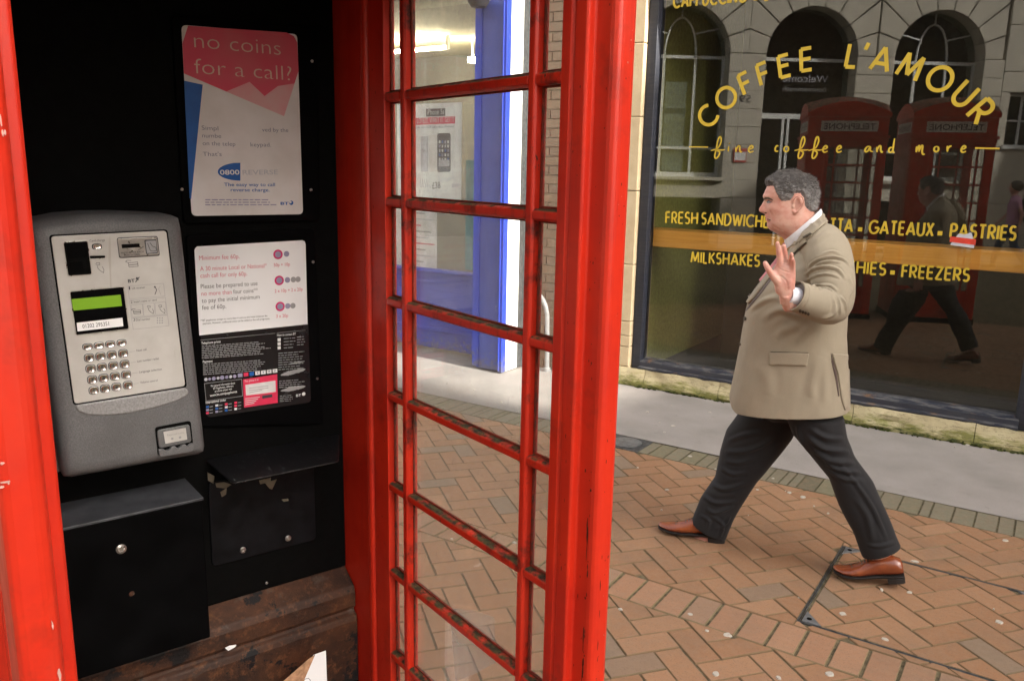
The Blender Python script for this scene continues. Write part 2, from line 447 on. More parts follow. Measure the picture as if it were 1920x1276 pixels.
def blue_paint(name, a, b):
    t = NT(name)
    c = t.mix(t.ramp(t.noise(5, 5, 0.65), 0.35, 0.7), a, b)
    c = t.mix(t.ramp(t.noise(26, 6, 0.7, (1, 1, 0.35)), 0.66, 0.72, 0, 0.6), c, (0.45, 0.45, 0.5))
    z = t.n('ShaderNodeSeparateXYZ'); t.l(t.pos.outputs['Position'], z.inputs[0])
    lo = t.ramp(z.outputs[2], 0.0, 0.35, 0.25, -0.2)
    c = t.mix(t.ramp(t.math('ADD', t.noise(22, 6, 0.7), lo), 0.58, 0.72, 0, 0.75), c, (0.10, 0.10, 0.13))
    return t.done(t.bsdf(c, 0.5, 0, 0.45, t.bump(t.noise(90, 5), 0.3, 0.002)))
M['blue'] = blue_paint('royal_blue_paint', (0.015, 0.045, 0.40), (0.012, 0.036, 0.32))
M['blue_pale'] = blue_paint('chalky_blue_paint', (0.055, 0.085, 0.36), (0.036, 0.060, 0.30))
M['white_paint'] = flat('white_masonry_paint', (0.78, 0.77, 0.74), 0.7, 0, 0.3, 0.05, 9, 0.2, 90)
M['white_trim'] = flat('white_gloss_joinery', (0.72, 0.74, 0.75), 0.4, 0, 0.5, 0.04)
M['teal'] = flat('teal_display_card', (0.05, 0.26, 0.31), 0.6)
M['beige'] = flat('beige_ceiling', (0.68, 0.61, 0.43), 0.8)
M['grey_in'] = flat('grey_shop_interior', (0.15, 0.145, 0.13), 0.85)
def lamp_mat(name, col, e):
    t = NT(name); x = t.n('ShaderNodeEmission'); x.inputs[0].default_value = (*col, 1); x.inputs[1].default_value = e
    return t.done(x.outputs[0])
M['lamp'] = lamp_mat('lit_lamp_disc', (1.0, 0.86, 0.6), 55)
M['iron'] = flat('cast_iron', (0.075, 0.078, 0.080), 0.55, 0.3, 0.5, 0.3, 40, 0.5, 200, 0.002)
M['iron_pale'] = flat('worn_cast_iron', (0.16, 0.165, 0.17), 0.45, 0.3, 0.5, 0.2, 30, 0.5, 240, 0.002)
M['gum'] = flat('trodden_gum', (0.42, 0.385, 0.33), 0.8, 0, 0.3, 0.1, 200)
M['render_wall'] = flat('buff_render', (0.36, 0.32, 0.26), 0.9)
M['brick_far'] = flat('red_brick_far', (0.26, 0.13, 0.085), 0.9)
M['slate'] = flat('slate_roof', (0.06, 0.062, 0.07), 0.7)
M['pipe'] = flat('grey_painted_pipe', (0.30, 0.30, 0.30), 0.5)

# ------------------------------------------------------------------ flat print
def text_mesh(s, off=0.0, shear=0.0, sp=1.0):
    cu = bpy.data.curves.new('text', 'FONT'); cu.body = s; cu.size = 1; cu.offset = off; cu.shear = shear; cu.space_character = sp
    cu.resolution_u = 3
    o = bpy.data.objects.new('text', cu); COL.objects.link(o)
    me = bpy.data.meshes.new_from_object(o)
    bpy.data.objects.remove(o); bpy.data.curves.remove(cu)
    return me
class Print:
    """flat print on a box plane s: everything in (t, z); collects per material"""
    def __init__(self, parent, s, step=0.0003): self.p = parent; self.s = s; self.b = {}; self.k = 0
    def mb(self, m): return self.b.setdefault(m, MB())
    def poly(self, pts, m, layer=1):
        self.k += 1
        y = self.s - 0.0004 * layer - 0.000004 * (self.k % 40)
        self.mb(m).add([(t, y, z) for t, z in pts], [tuple(range(len(pts)))])
    def line(self, a, b, w, m, layer=2):
        a, b = Vector(a), Vector(b); d = (b - a).normalized() * (w / 2); n = Vector((-d.y, d.x))
        self.poly([tuple(a + n), tuple(b + n), tuple(b - n), tuple(a - n)], m, layer)
    def loop(self, pts, w, m, layer=2, closed=True):
        for i in range(len(pts) - (0 if closed else 1)): self.line(pts[i], pts[(i + 1) % len(pts)], w, m, layer)
    def disc(self, c, r, m, layer=2, n=14, ry=None):
        self.poly([(c[0] + r * math.cos(2 * math.pi * k / n), c[1] + (ry or r) * math.sin(2 * math.pi * k / n)) for k in range(n)], m, layer)
    def text(self, s, a, b, h, m, off=0.0, layer=3, shear=0.0):
        """baseline from a to b, capital height h"""
        me = text_mesh(s, off, shear)
        a, b = Vector(a), Vector(b)
        vs = [v.co.copy() for v in me.vertices]
        if not vs: return
        x0 = min(v.x for v in vs); x1 = max(v.x for v in vs)
        L = (b - a).length; d = (b - a).normalized(); n = Vector((-d.y, d.x)); sx = L / (x1 - x0); sy = h / 0.72
        y = self.s - 0.0004 * layer
        out = []
        for v in vs:
            q = a + d * ((v.x - x0) * sx) + n * (v.y * sy); out.append((q.x, y, q.y))
        self.mb(m).add(out, [tuple(p.vertices) for p in me.polygons])
        bpy.data.meshes.remove(me)
    def build(self, name='print'):
        for m, mb in self.b.items(): mb.build(name, M[m], self.p)['kind'] = 'stuff'
# ================================================================== GROUND
MB().add([(-90, -90, -0.035), (90, -90, -0.035), (90, 90, -0.035), (-90, 90, -0.035)], [(0, 1, 2, 3)]).build('ground', M['joint'])['kind'] = 'structure'
Y_WALL = 5.93
pave = MB()
nx = 60
vs_, fs_ = [], []
for i in range(nx + 1):
    x = -9 + 15 * i / nx
    for y in (4.700, 5.0, 5.4, 6.02): vs_.append((x, y, 0.002 + 0.004 * mnoise.noise((x * 0.8, y, 0))))
for i in range(nx):
    for j in range(3): fs_.append((i * 4 + j, i * 4 + 4 + j, i * 4 + 5 + j, i * 4 + 1 + j))
pv = pave.add(vs_, fs_).build('pavement', M['tarmac'], smooth=True); pv['kind'] = 'structure'
brick_floor = MB().add([(-9, -6, -0.0065), (7, -6, -0.0065), (7, 4.705, -0.0065), (-9, 4.705, -0.0065)], [(0, 1, 2, 3)]).build('brick_paving', M['joint'])
brick_floor['kind'] = 'structure'

def paver_geo(poly, r):
    """a paving brick from a 2D polygon (counter-clockwise): arrised top, worn corners"""
    n = len(poly)
    cx = sum(p[0] for p in poly) / n; cy = sum(p[1] for p in poly) / n
    def inset(d): 
        out = []
        for i in range(n):
            a, b, c = Vector(poly[i - 1]), Vector(poly[i]), Vector(poly[(i + 1) % n])
            e1 = (b - a).normalized(); e2 = (c - b).normalized()
            n1 = Vector((-e1.y, e1.x)); n2 = Vector((-e2.y, e2.x))
            k = max(0.35, 1 + n1.dot(n2))
            q = b + (n1 + n2) * (d / k); out.append((q.x, q.y))
        return out
    p1 = inset(0.0006); p2 = inset(0.0030)
    ta, tb = r.uniform(-0.006, 0.006), r.uniform(-0.006, 0.006); h = r.uniform(-0.0012, 0.0012)
    z = lambda p, d: d + h + (p[0] - cx) * ta + (p[1] - cy) * tb
    vs = [(p[0], p[1], -0.03) for p in poly] + [(p[0], p[1], z(p, -0.0035)) for p in p1] + [(p[0], p[1], z(p, 0)) for p in p2]
    fs = []
    for k in (0, 1):
        for i in range(n): fs.append((k * n + i, k * n + (i + 1) % n, (k + 1) * n + (i + 1) % n, (k + 1) * n + i))
    fs.append(tuple(range(2 * n, 3 * n)))
    return vs, fs
def ccw(p):
    s = sum(p[i][0] * p[(i + 1) % len(p)][1] - p[(i + 1) % len(p)][0] * p[i][1] for i in range(len(p)))
    return p if s > 0 else p[::-1]
BL, BW, GAP = 0.2160, 0.1080, 0.0046
HA = R(50.5)
hu = Vector((math.cos(HA), math.sin(HA))); hv = Vector((-math.sin(HA), math.cos(HA)))
HO = Vector((-0.912 + 0.02, 3.546 - 0.01))
rb = random.Random(3)
pieces = []                                       # (poly, full?, key)
COVER = (-0.655, 0.150, 3.045, 3.852)
def rect_clip(poly, x0, x1, y0, y1):
    for p, n in (((x0, 0), (1, 0)), ((x1, 0), (-1, 0)), ((0, y0), (0, 1)), ((0, y1), (0, -1))):
        poly = clip_poly(poly, p, n)
        if len(poly) < 3: return []
    return poly
def herring(region, hole=None, shift=(0, 0), rng=30):
    for i in range(-rng, rng):
        for j in range(-rng, rng):
            d = (i - j) % 4
            if d == 0: w, h = 2, 1
            elif d == 3: w, h = 1, 2
            else: continue
            g = GAP / 2
            j1, j2 = rb.uniform(-0.0012, 0.0012), rb.uniform(-0.0012, 0.0012)
            loc = [(i * BW + g + j1, j * BW + g + j2), ((i + w) * BW - g + j1, j * BW + g + j2), ((i + w) * BW - g + j1, (j + h) * BW - g + j2), (i * BW + g + j1, (j + h) * BW - g + j2)]
            wv = [HO + Vector(shift) + hu * a + hv * b for a, b in loc]
            cx = sum(p.x for p in wv) / 4; cy = sum(p.y for p in wv) / 4
            if not (region[0] - .2 < cx < region[1] + .2 and region[2] - .2 < cy < region[3] + .2): continue
            poly = [(p.x, p.y) for p in wv]; A0 = area(poly)
            poly = rect_clip(poly, *region)
            if area(poly) < 0.0009: continue
            if hole:
                inside = rect_clip(poly, *hole)
                if area(inside) > 1e-5:
                    x0, x1, y0, y1 = hole; rest = poly
                    for p, n in (((x0, 0), (-1, 0)), ((x1, 0), (1, 0)), ((0, y0), (0, -1)), ((0, y1), (0, 1))):
                        out = clip_poly(rest, p, n)
                        if area(out) > 0.0009: pieces.append((out, 'herring'))
                        rest = clip_poly(rest, p, (-n[0], -n[1]))
                    continue
            pieces.append((poly, 'herring'))
herring((-4.6, 1.2, 3.008, 4.455), COVER)
herring((-4.6, 1.2, 0.9, 2.797))
n_street = len(pieces)
herring((COVER[0] + 0.022, COVER[1] - 0.022, COVER[2] + 0.016, COVER[3] - 0.016), None, (0.052, 0.03))
cover_set = set(range(n_street, len(pieces)))
x = -4.6
while x < 1.2:                                    # soldier course of paler bricks across the street
    w = 0.1115 + rb.uniform(-0.002, 0.002)
    pieces.append(([(x, 2.803), (x + w - 0.0095, 2.803 + rb.uniform(-.002, .002)), (x + w - 0.0095, 3.002), (x, 3.002)], 'band')); x += w
x = -6.2
while x < 2.0:                                    # grey setts along the gutter
    w = rb.choice((0.2, 0.205, 0.1, 0.2)) * 0.5 if rb.random() < 0.8 else 0.072
    if not (-2.27 < x + w / 2 < -1.985):
        pieces.append(([(x, 4.462), (x + w - 0.0042, 4.462), (x + w - 0.0042, 4.694), (x, 4.694)], 'sett'))
    x += w
def in_view(p):
    q = np.array([p[0], p[1], 0.0]) - CAM
    zc = q @ _f
    if zc < 0.2: return -1
    X = 960 + FPX * (q @ CR) / zc; Y = 638 + FPX * (q @ CD) / zc
    if not (770 < X < 1960 and 600 < Y < 1330): return -1
    if 1050 < X < 1130: return -1
    return FPX / zc
def centre(poly): return (sum(p[0] for p in poly) / len(poly), sum(p[1] for p in poly) / len(poly))
cover = thing('access_cover', 'large access cover inlaid with clay bricks, dark metal frame, beside the rear shoe', 'access cover', (-0.275, 3.45, 0))
mats_of = {'herring': 'paver', 'band': 'paver_band', 'sett': 'sett'}
single = {}
for kind in ('herring', 'band', 'sett'):
    idx = [(in_view(centre(pieces[i][0])), i) for i in range(len(pieces)) if pieces[i][1] == kind]
    idx.sort(reverse=True)
    for k, (sc, i) in enumerate(idx):
        if sc > 0 and k < {'herring': 285, 'band': 60, 'sett': 90}[kind]: single[i] = True
rest = {'herring': MB(), 'band': MB(), 'sett': MB()}
rest_cover = MB()
for i, (poly, kind) in enumerate(pieces):
    poly = ccw([tuple(p) for p in poly])
    clean = [p for k, p in enumerate(poly) if (Vector(p) - Vector(poly[k - 1])).length > 0.004]
    if len(clean) < 3: continue
    vs, fs = paver_geo(clean, rb)
    if i in single:
        c = centre(clean)
        me = bpy.data.meshes.new('brick'); 
        on_cover = i in cover_set
        off = (-0.275, 3.45) if on_cover else c
        me.from_pydata([(v[0] - c[0], v[1] - c[1], v[2]) for v in vs], [], fs)
        me.materials.append(M[mats_of[kind]])
        o = bpy.data.objects.new({'herring': 'brick', 'band': 'band_brick', 'sett': 'gutter_sett'}[kind], me)
        o.location = (c[0] - off[0], c[1] - off[1], 0.0) if on_cover else (c[0], c[1], 0.0)
        link(o, cover if on_cover else brick_floor)
    else:
        (rest_cover if i in cover_set else rest[kind]).add([(v[0] + .275, v[1] - 3.45, v[2]) for v in vs] if i in cover_set else vs, fs)
for kind, nm in (('herring', 'herringbone_bricks'), ('band', 'band_bricks'), ('sett', 'gutter_setts')):
    if rest[kind].v: rest[kind].build(nm, M[mats_of[kind]], brick_floor)['kind'] = 'stuff'
if rest_cover.v: rest_cover.build('cover_bricks', M['paver'], cover)['kind'] = 'stuff'
# metal frame of the cover: two nested thin rails and triangular corner pieces
fr = MB()
cx0, cx1, cy0, cy1 = COVER[0] + .275, COVER[1] + .275, COVER[2] - 3.45, COVER[3] - 3.45
for (a0, a1, b0, b1) in ((cx0, cx0 + 0.0045, cy0, cy1), (cx0 + 0.009, cx0 + 0.012, cy0, cy1), (cx1 - 0.008, cx1, cy0, cy1), (cx0, cx1, cy0, cy0 + 0.005), (cx0, cx1, cy0 + 0.009, cy0 + 0.013), (cx0, cx1, cy1 - 0.005, cy1), (cx0, cx1, cy1 - 0.013, cy1 - 0.009)):
    fr = MB(); fr.box(a0, a1, b0, b1, -0.03, -0.0012 if a1 - a0 < .05 else -0.0010); fr.build('frame_rail', M['iron'], cover)
for sx, sy in ((0, 0), (0, 1), (1, 0), (1, 1)):
    X = cx1 - .018 if sx else cx0 + .018; Y = cy1 - .013 if sy else cy0 + .013
    dx = -0.075 if sx else 0.075; dy = -0.085 if sy else 0.085
    cp = MB(); cp.prism(ccw([(X, Y), (X + dx, Y), (X, Y + dy)]), 'z', -0.02, 0.0025)
    c = cp.build('corner_piece', M['iron_pale'], cover, bevel=0.002)
    MB().lathe([(0.010, 0.0), (0.010, 0.0036), (0.0, 0.0036)], 10, c=(X + dx * 0.3, Y + dy * 0.3, 0)).build('lifting_socket', M['black_matt'], c)

mh = thing('drain_cover', 'small round cast iron lid in a square frame set in the grey gutter setts', 'drain cover', (-2.128, 4.573, 0))
q = MB(); q.prism(rrect(-0.134, 0.134, -0.115, 0.122, 0.01, 2), 'z', -0.03, 0.003); q.build('square_frame', M['iron'], mh, bevel=0.003)
q = MB(); q.lathe([(0.0, 0.004), (0.098, 0.004), (0.098, 0.010), (0.085, 0.0125), (0.0, 0.0125)], 32); q.build('round_lid', M['iron_pale'], mh, smooth=True)

# trodden chewing gum
g = MB(); rg = random.Random(11)
spots = []
for _ in range(70):
    X = rg.uniform(-4.2, 0.6); Y = rg.uniform(2.0, 5.85); r = rg.choice((0.005, 0.007, 0.009, 0.012, 0.016)) * rg.uniform(0.7, 1.15); spots.append((X, Y, r))
for (xx, yy) in ((1310, 980), (1343, 953), (1262, 799), (1246, 811), (1653, 1105), (1580, 1150), (1873, 1165), (1715, 1052), (1342, 1262), (1364, 1190), (1294, 1151), (1505, 931), (1480, 923), (965, 1017), (1660, 1198), (1885, 1013), (1814, 835), (1705, 1110), (1460, 1270), (1556, 1263), (1420, 918)):
    p = on_z(xx, yy, 0.0); spots.append((p.x, p.y, rg.uniform(0.010, 0.019)))
for X, Y, r in spots:
    n = 9; ph = rg.uniform(0, 6); e = rg.uniform(0.6, 1.0)
    ring = []
    for k in range(n):
        a = 2 * math.pi * k / n; rr = r * rg.uniform(0.8, 1.15)
        ring.append((X + rr * math.cos(a) * math.cos(ph) - rr * e * math.sin(a) * math.sin(ph), Y + rr * math.cos(a) * math.sin(ph) + rr * e * math.sin(a) * math.cos(ph)))
    zt = 0.0085 if Y > 4.7 else 0.0035
    g.add([(p[0], p[1], zt - 0.005) for p in ring] + [(X + (p[0] - X) * 0.8, Y + (p[1] - Y) * 0.8, zt) for p in ring], [(i, (i + 1) % n, n + (i + 1) % n, n + i) for i in range(n)] + [tuple(range(n, 2 * n))])
o = g.build('trodden_gum', M['gum'], smooth=True); tag(o, 'pale trodden chewing gum spots scattered over paving and pavement', 'gum', kind='stuff')

# ================================================================== COFFEE SHOP
shop = thing('coffee_shop', 'coffee shop front of cream stone with a huge dark window lettered in gold', 'shop')
FR = Y_WALL + 0.05                               # front of the dark frame
GL = 6.05                                        # glass plane
WX0, WX1 = -2.685, -0.075                        # glass opening
ZB = on_y(1200, 672, FR).z; ZT = 3.05
# stone pier on the left in dressed blocks, joints left open
rs = random.Random(5)
zcuts = [0.02, 0.145, 0.31, 0.40, 0.52, 0.98, 1.56, 2.12, 2.66, 3.3, 3.9, 4.5]
for k in range(len(zcuts) - 1):
    b = MB(); b.box(-2.985, -2.778, Y_WALL + rs.uniform(-0.003, 0.003), 6.3, zcuts[k] + 0.002, zcuts[k + 1] - 0.002)
    b.build('stone_block', M['bathstone'], shop, bevel=0.006)
zr = [0.0, 0.9, 1.8, 2.7, 3.6, 4.5]
for k in range(5):
    b = MB(); b.box(0.03, 0.62, Y_WALL, 6.3, zr[k] + 0.002, zr[k + 1] - 0.002); b.build('stone_block', M['bathstone'], shop, bevel=0.005)
b = MB(); b.box(-2.99, 0.65, Y_WALL + 0.004, 6.3, 4.504, 15.5); b.build('upper_wall', M['bathstone'], shop)
b = MB(); b.box(-2.776, 0.028, Y_WALL - 0.002, 6.3, ZT + 0.10, 4.5); b.build('fascia', M['navy'], shop)
# sill: worn mossy stones with broken faces
def rough_slab(x0, x1, nseg):
    mb = MB(); prof = [(6.04, 0.002), (Y_WALL - 0.035, 0.002), (Y_WALL - 0.04, 0.03), (Y_WALL - 0.030, 0.07), (Y_WALL - 0.018, 0.11), (Y_WALL - 0.010, 0.145), (Y_WALL + 0.012, ZB - 0.092), (6.04, ZB - 0.088)]
    rings = []
    for i in range(nseg + 1):
        x = lerp(x0, x1, i / nseg); ring = []
        for k, (y, z) in enumerate(prof):
            d = 0.0
            if 1 <= k <= 6:
                d = 0.022 * mnoise.noise((x * 5, z * 22, 3)) + 0.010 * mnoise.noise((x * 19, z * 60, 1))
            ring.append((x, y + d, z + (0.006 * mnoise.noise((x * 12, k, 7)) if 1 < k < 6 else 0)))
        rings.append(ring)
    return mb.loft(rings)
cuts = [-2.985, -2.62, -2.0, -1.09 + 0.06, -0.28, 0.62]
for a, c in zip(cuts, cuts[1:]):
    rough_slab(a + 0.002, c - 0.002, int((c - a) / 0.02)).build('sill_stone', M['sill_stone'], shop, smooth=True)
ms = MB(); rm = random.Random(2)
for k in range(330):                              # moss tufts at the foot of the sill
    X = rm.uniform(-2.75, 0.4); dens = 0.30 + 0.6 * max(0, mnoise.noise((X * 1.6, 0, 0)) + (0.35 if X > -1.0 else 0.0))
    if rm.random() > dens: continue
    ms.ellipsoid((X, Y_WALL - 0.045 - abs(rm.gauss(0, 0.006)), rm.uniform(0.002, 0.02)), (rm.uniform(0.005, 0.016), rm.uniform(0.005, 0.010), rm.uniform(0.004, 0.010)), 6, 4)
ms.build('moss', M['moss'], shop)['kind'] = 'stuff'
# dark frame
wf = MB()
wf.prism([(-2.772, FR), (-2.70, FR), (WX0, FR + 0.035), (WX0, GL + 0.03), (-2.772, GL + 0.03)], 'z', ZB - 0.085, ZT)
wf.build('window_jamb', M['navy'], shop, bevel=0.004)
wf = MB()
wf.prism([(0.024, FR), (-0.05, FR), (WX1, FR + 0.03), (WX1, GL + 0.03), (0.024, GL + 0.03)], 'z', ZB - 0.085, ZT)
wf.build('window_jamb', M['navy'], shop, bevel=0.004)
wb = MB()
wb.prism([(FR - 0.045, ZB - 0.088), (FR - 0.045, ZB - 0.062), (FR - 0.012, ZB - 0.058), (FR - 0.006, ZB - 0.022), (FR + 0.02, ZB - 0.014), (FR + 0.045, ZB), (GL + 0.028, ZB + 0.004), (GL + 0.028, ZB - 0.088)], 'x', -2.70, -0.05)
wb.build('window_bottom_rail', M['navy'], shop, bevel=0.003)
wb = MB(); wb.box(-2.772, 0.024, FR, GL + 0.03, ZT + 0.002, ZT + 0.1); wb.build('window_head', M['navy'], shop)
PCX = (WX0 + WX1) / 2                             # the big pane sits a hair out of square in its frame
PANE_TILT = 0.019
gp = MB(); gp.box(WX0 - 0.005 - PCX, WX1 + 0.005 - PCX, 0, 0.008, ZB - 0.01, ZT + 0.01)
pane = gp.build('window_pane', M['shop_glass'], shop)
pane.location = (PCX, GL, 0); pane.rotation_euler = (0, 0, PANE_TILT)
# the room behind
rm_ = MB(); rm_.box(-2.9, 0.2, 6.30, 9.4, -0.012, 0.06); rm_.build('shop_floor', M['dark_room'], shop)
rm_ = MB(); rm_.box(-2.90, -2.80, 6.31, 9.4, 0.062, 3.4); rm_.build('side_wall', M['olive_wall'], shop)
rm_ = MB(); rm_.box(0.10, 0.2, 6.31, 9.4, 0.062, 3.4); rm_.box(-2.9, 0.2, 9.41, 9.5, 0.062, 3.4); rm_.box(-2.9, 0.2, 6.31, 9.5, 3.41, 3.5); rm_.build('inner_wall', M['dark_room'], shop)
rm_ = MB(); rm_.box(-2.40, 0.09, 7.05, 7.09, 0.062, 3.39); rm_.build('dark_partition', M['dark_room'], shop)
zb1 = on_y(1230, 430, GL + .05).z; zb0 = on_y(1228, 462, GL + .05).z
rm_ = MB(); rm_.box(-2.79, 0.09, GL + 0.035, GL + 0.33, zb0, zb1 - 0.001); rm_.build('pine_counter', M['wood'], shop, bevel=0.006)
# red and white card stuck to the window
p0, p1 = on_y(1781, 459, GL - 0.004), on_y(1830, 441, GL - 0.004)
st = thing('window_sticker', 'small torn red and white sticker on the window above the pine counter', 'sticker', (p0.x, GL - 0.004, p0.z))
w_, h_ = p1.x - p0.x, p1.z - p0.z
MB().prism(rquad([(0, 0), (w_, -0.012), (w_ * 0.95, h_ * 0.5), (w_ * .8, h_ * 1.25), (w_ * 0.55, h_ * 1.0), (w_ * .3, h_ * 1.1), (0.02, h_ * .5)], 0.008, 2), 'y', 0, 0.0008).build('pale_paper', M['ink_pale'], st)
MB().prism([(-0.004, 0.02), (w_ + 0.004, 0.008), (w_ + 0.004, 0.045), (-0.004, 0.055)], 'y', -0.001, -0.0002).build('red_stripe', flat('red_sticker_print', (0.6, 0.05, 0.03), 0.4), st)

# ---- gold lettering: geometric capitals drawn as strokes
def arc(cx, cy, rx, ry, a0, a1, n=18): return [(cx + rx * math.cos(R(a0 + (a1 - a0) * k / n)), cy + ry * math.sin(R(a0 + (a1 - a0) * k / n))) for k in range(n + 1)]
GLY = {
 'A': (0.80, [[(0.0, 0), (0.40, 1)], [(0.40, 1), (0.80, 0)], [(0.14, 0.30), (0.66, 0.30)]]),
 'B': (0.58, [[(0, 0), (0, 1)], [(0, 1)] + arc(0.24, 0.76, 0.24, 0.24, 90, -90, 10) + [(0, 0.52)], [(0, 0.52)] + arc(0.26, 0.26, 0.28, 0.26, 90, -90, 10) + [(0, 0)]]),
 'C': (0.82, [arc(0.50, 0.5, 0.50, 0.5, 48, 312)]),
 'D': (0.70, [[(0, 0), (0, 1)], [(0, 1), (0.2, 1)] + arc(0.22, 0.5, 0.48, 0.5, 90, -90, 14) + [(0, 0)]]),
 'E': (0.50, [[(0, 0), (0, 1)], [(0, 1), (0.5, 1)], [(0, 0.52), (0.46, 0.52)], [(0, 0), (0.5, 0)]]),
 'F': (0.48, [[(0, 0), (0, 1)], [(0, 1), (0.48, 1)], [(0, 0.52), (0.44, 0.52)]]),
 'G': (0.90, [arc(0.50, 0.5, 0.50, 0.5, 48, 345) + [(0.98, 0.46)], [(0.56, 0.46), (0.99, 0.46)]]),
 'H': (0.66, [[(0, 0), (0, 1)], [(0.66, 0), (0.66, 1)], [(0, 0.52), (0.66, 0.52)]]),
 'I': (0.0, [[(0, 0), (0, 1)]]),
 'K': (0.58, [[(0, 0), (0, 1)], [(0.56, 1), (0.02, 0.46)], [(0.16, 0.58), (0.6, 0)]]),
 'L': (0.44, [[(0, 0), (0, 1)], [(0, 0), (0.44, 0)]]),
 'M': (0.92, [[(0.0, 0), (0.12, 1)], [(0.12, 1), (0.46, 0.12)], [(0.46, 0.12), (0.80, 1)], [(0.80, 1), (0.92, 0)]]),
 'N': (0.70, [[(0, 0), (0, 1)], [(0, 1), (0.70, 0)], [(0.70, 0), (0.70, 1)]]),
 'O': (1.0, [arc(0.5, 0.5, 0.5, 0.5, 0, 360, 28)]),
 'P': (0.52, [[(0, 0), (0, 1)], [(0, 1)] + arc(0.26, 0.73, 0.27, 0.27, 90, -90, 12) + [(0, 0.46)]]),
 'R': (0.56, [[(0, 0), (0, 1)], [(0, 1)] + arc(0.26, 0.73, 0.27, 0.27, 90, -90, 12) + [(0, 0.46)], [(0.22, 0.46), (0.56, 0)]]),
 'S': (0.50, [arc(0.25, 0.745, 0.235, 0.255, 38, 235, 12) + arc(0.25, 0.265, 0.25, 0.265, 62, -142, 14)]),
 'T': (0.58, [[(0.29, 0), (0.29, 1)], [(0, 1), (0.58, 1)]]),
 'U': (0.64, [[(0, 1), (0, 0.33)] + arc(0.32, 0.33, 0.32, 0.33, 180, 360, 14) + [(0.64, 1)]]),
 'W': (1.08, [[(0, 1), (0.28, 0)], [(0.28, 0), (0.54, 0.92)], [(0.54, 0.92), (0.80, 0)], [(0.80, 0), (1.08, 1)]]),
 'X': (0.62, [[(0, 0), (0.60, 1)], [(0.02, 1), (0.62, 0)]]),
 'Z': (0.58, [[(0, 1), (0.56, 1)], [(0.56, 1), (0, 0)], [(0, 0), (0.58, 0)]]),
 "'": (0.10, [[(0.12, 1.02), (0.03, 0.72)]]),
}
def ribbon(mb, pts, w, y, cap=True, wend=None):
    """flat stroke along 2D points in the window plane (x, z)"""
    P = [Vector(p) for p in pts]; n = len(P)
    closed = (P[0] - P[-1]).length < 1e-6
    L = []; Rr = []
    for i in range(n):
        a = P[i - 1] if i > 0 else (P[-2] if closed else P[i]); b = P[i + 1] if i < n - 1 else (P[1] if closed else P[i])
        d = (b - a).normalized(); nn = Vector((-d.y, d.x)); hw = w / 2
        if wend is not None: hw *= lerp(wend, 1, min(1, 4 * min(i, n - 1 - i) / max(1, n - 1)))
        p = P[i]
        if cap and not closed and i == 0: p = p - d * w * 0.0
        L.append(p + nn * hw); Rr.append(p - nn * hw)
    vs = [(p.x, y, p.y) for p in L] + [(p.x, y, p.y) for p in Rr]
    mb.add(vs, [(i, i + 1, n + i + 1, n + i) for i in range(n - 1)])
def word(s, a, b, H, sw=0.145, track=0.30, y=0.0):
    """fit the word between window points a and b (x, z) on its baseline"""
    adv = []; x = 0
    for ch in s:
        if ch == ' ': x += 0.55; adv.append(None); continue
        adv.append(x); x += GLY[ch][0] + track
    x -= track
    a, b = Vector(a), Vector(b); d = (b - a); sx = d.length / x; d.normalize(); n = Vector((-d.y, d.x)); k = 0
    for ch, ax in zip(s, adv):
        if ax is None: continue
        mb = MB()
        for st_ in GLY[ch][1]:
            k += 1
            ribbon(mb, [a + d * ((ax + px) * sx) + n * (py * (H - H * sw) + H * sw / 2) for px, py in st_], H * sw, y - 0.00002 * (k % 12))
        lettering(mb)
YL = -0.0012                                      # letters sit on the outer face of the pane
def wp(x, y): p = on_y(x, y, GL - 0.0012); return (p.x - PCX, p.z)
def lettering(mb, name='letter', label=None):
    o = mb.build(name, M['gold'], pane)
    if label: o['label'] = label
for s, a, b, H in (('FRESH', (1250.5, 419.3), (1308.5, 421), 0.098), ('SANDWICHES', (1317, 421.3), (1453, 429), 0.098), ('CIABATTA', (1488, 431.2), (1596.4, 436.2), 0.098),
                   ('GATEAUX', (1629, 439), (1747.5, 444.6), 0.098), ('PASTRIES', (1781, 446.3), (1902, 452.2), 0.098),
                   ('MILKSHAKES', (1297.6, 492.6), (1423.6, 500.6), 0.094), ('SMOOTHIES', (1500, 506), (1658.4, 517.4), 0.094), ('FREEZERS', (1690.5, 521), (1815, 529.4), 0.094),
                   ('CAPPUCCINO', (1264.6, 18.0), (1401, 6.0), 0.115), ('LATTE', (1434, 3.2), (1496, -2.5), 0.115)):
    word(s, wp(*a), wp(*b), H, y=YL)
for (x_, y_) in ((1470, 424), (1612.5, 430), (1762, 437.5), (1462, 494), (1673, 511), (1418, -2)):
    c = wp(x_, y_); e = 0.014; mb = MB(); mb.add([(c[0] - e, YL, c[1] - e), (c[0] + e, YL, c[1] - e), (c[0] + e, YL, c[1] + e), (c[0] - e, YL, c[1] + e)], [(0, 1, 2, 3)]); lettering(mb, 'separator_dot')
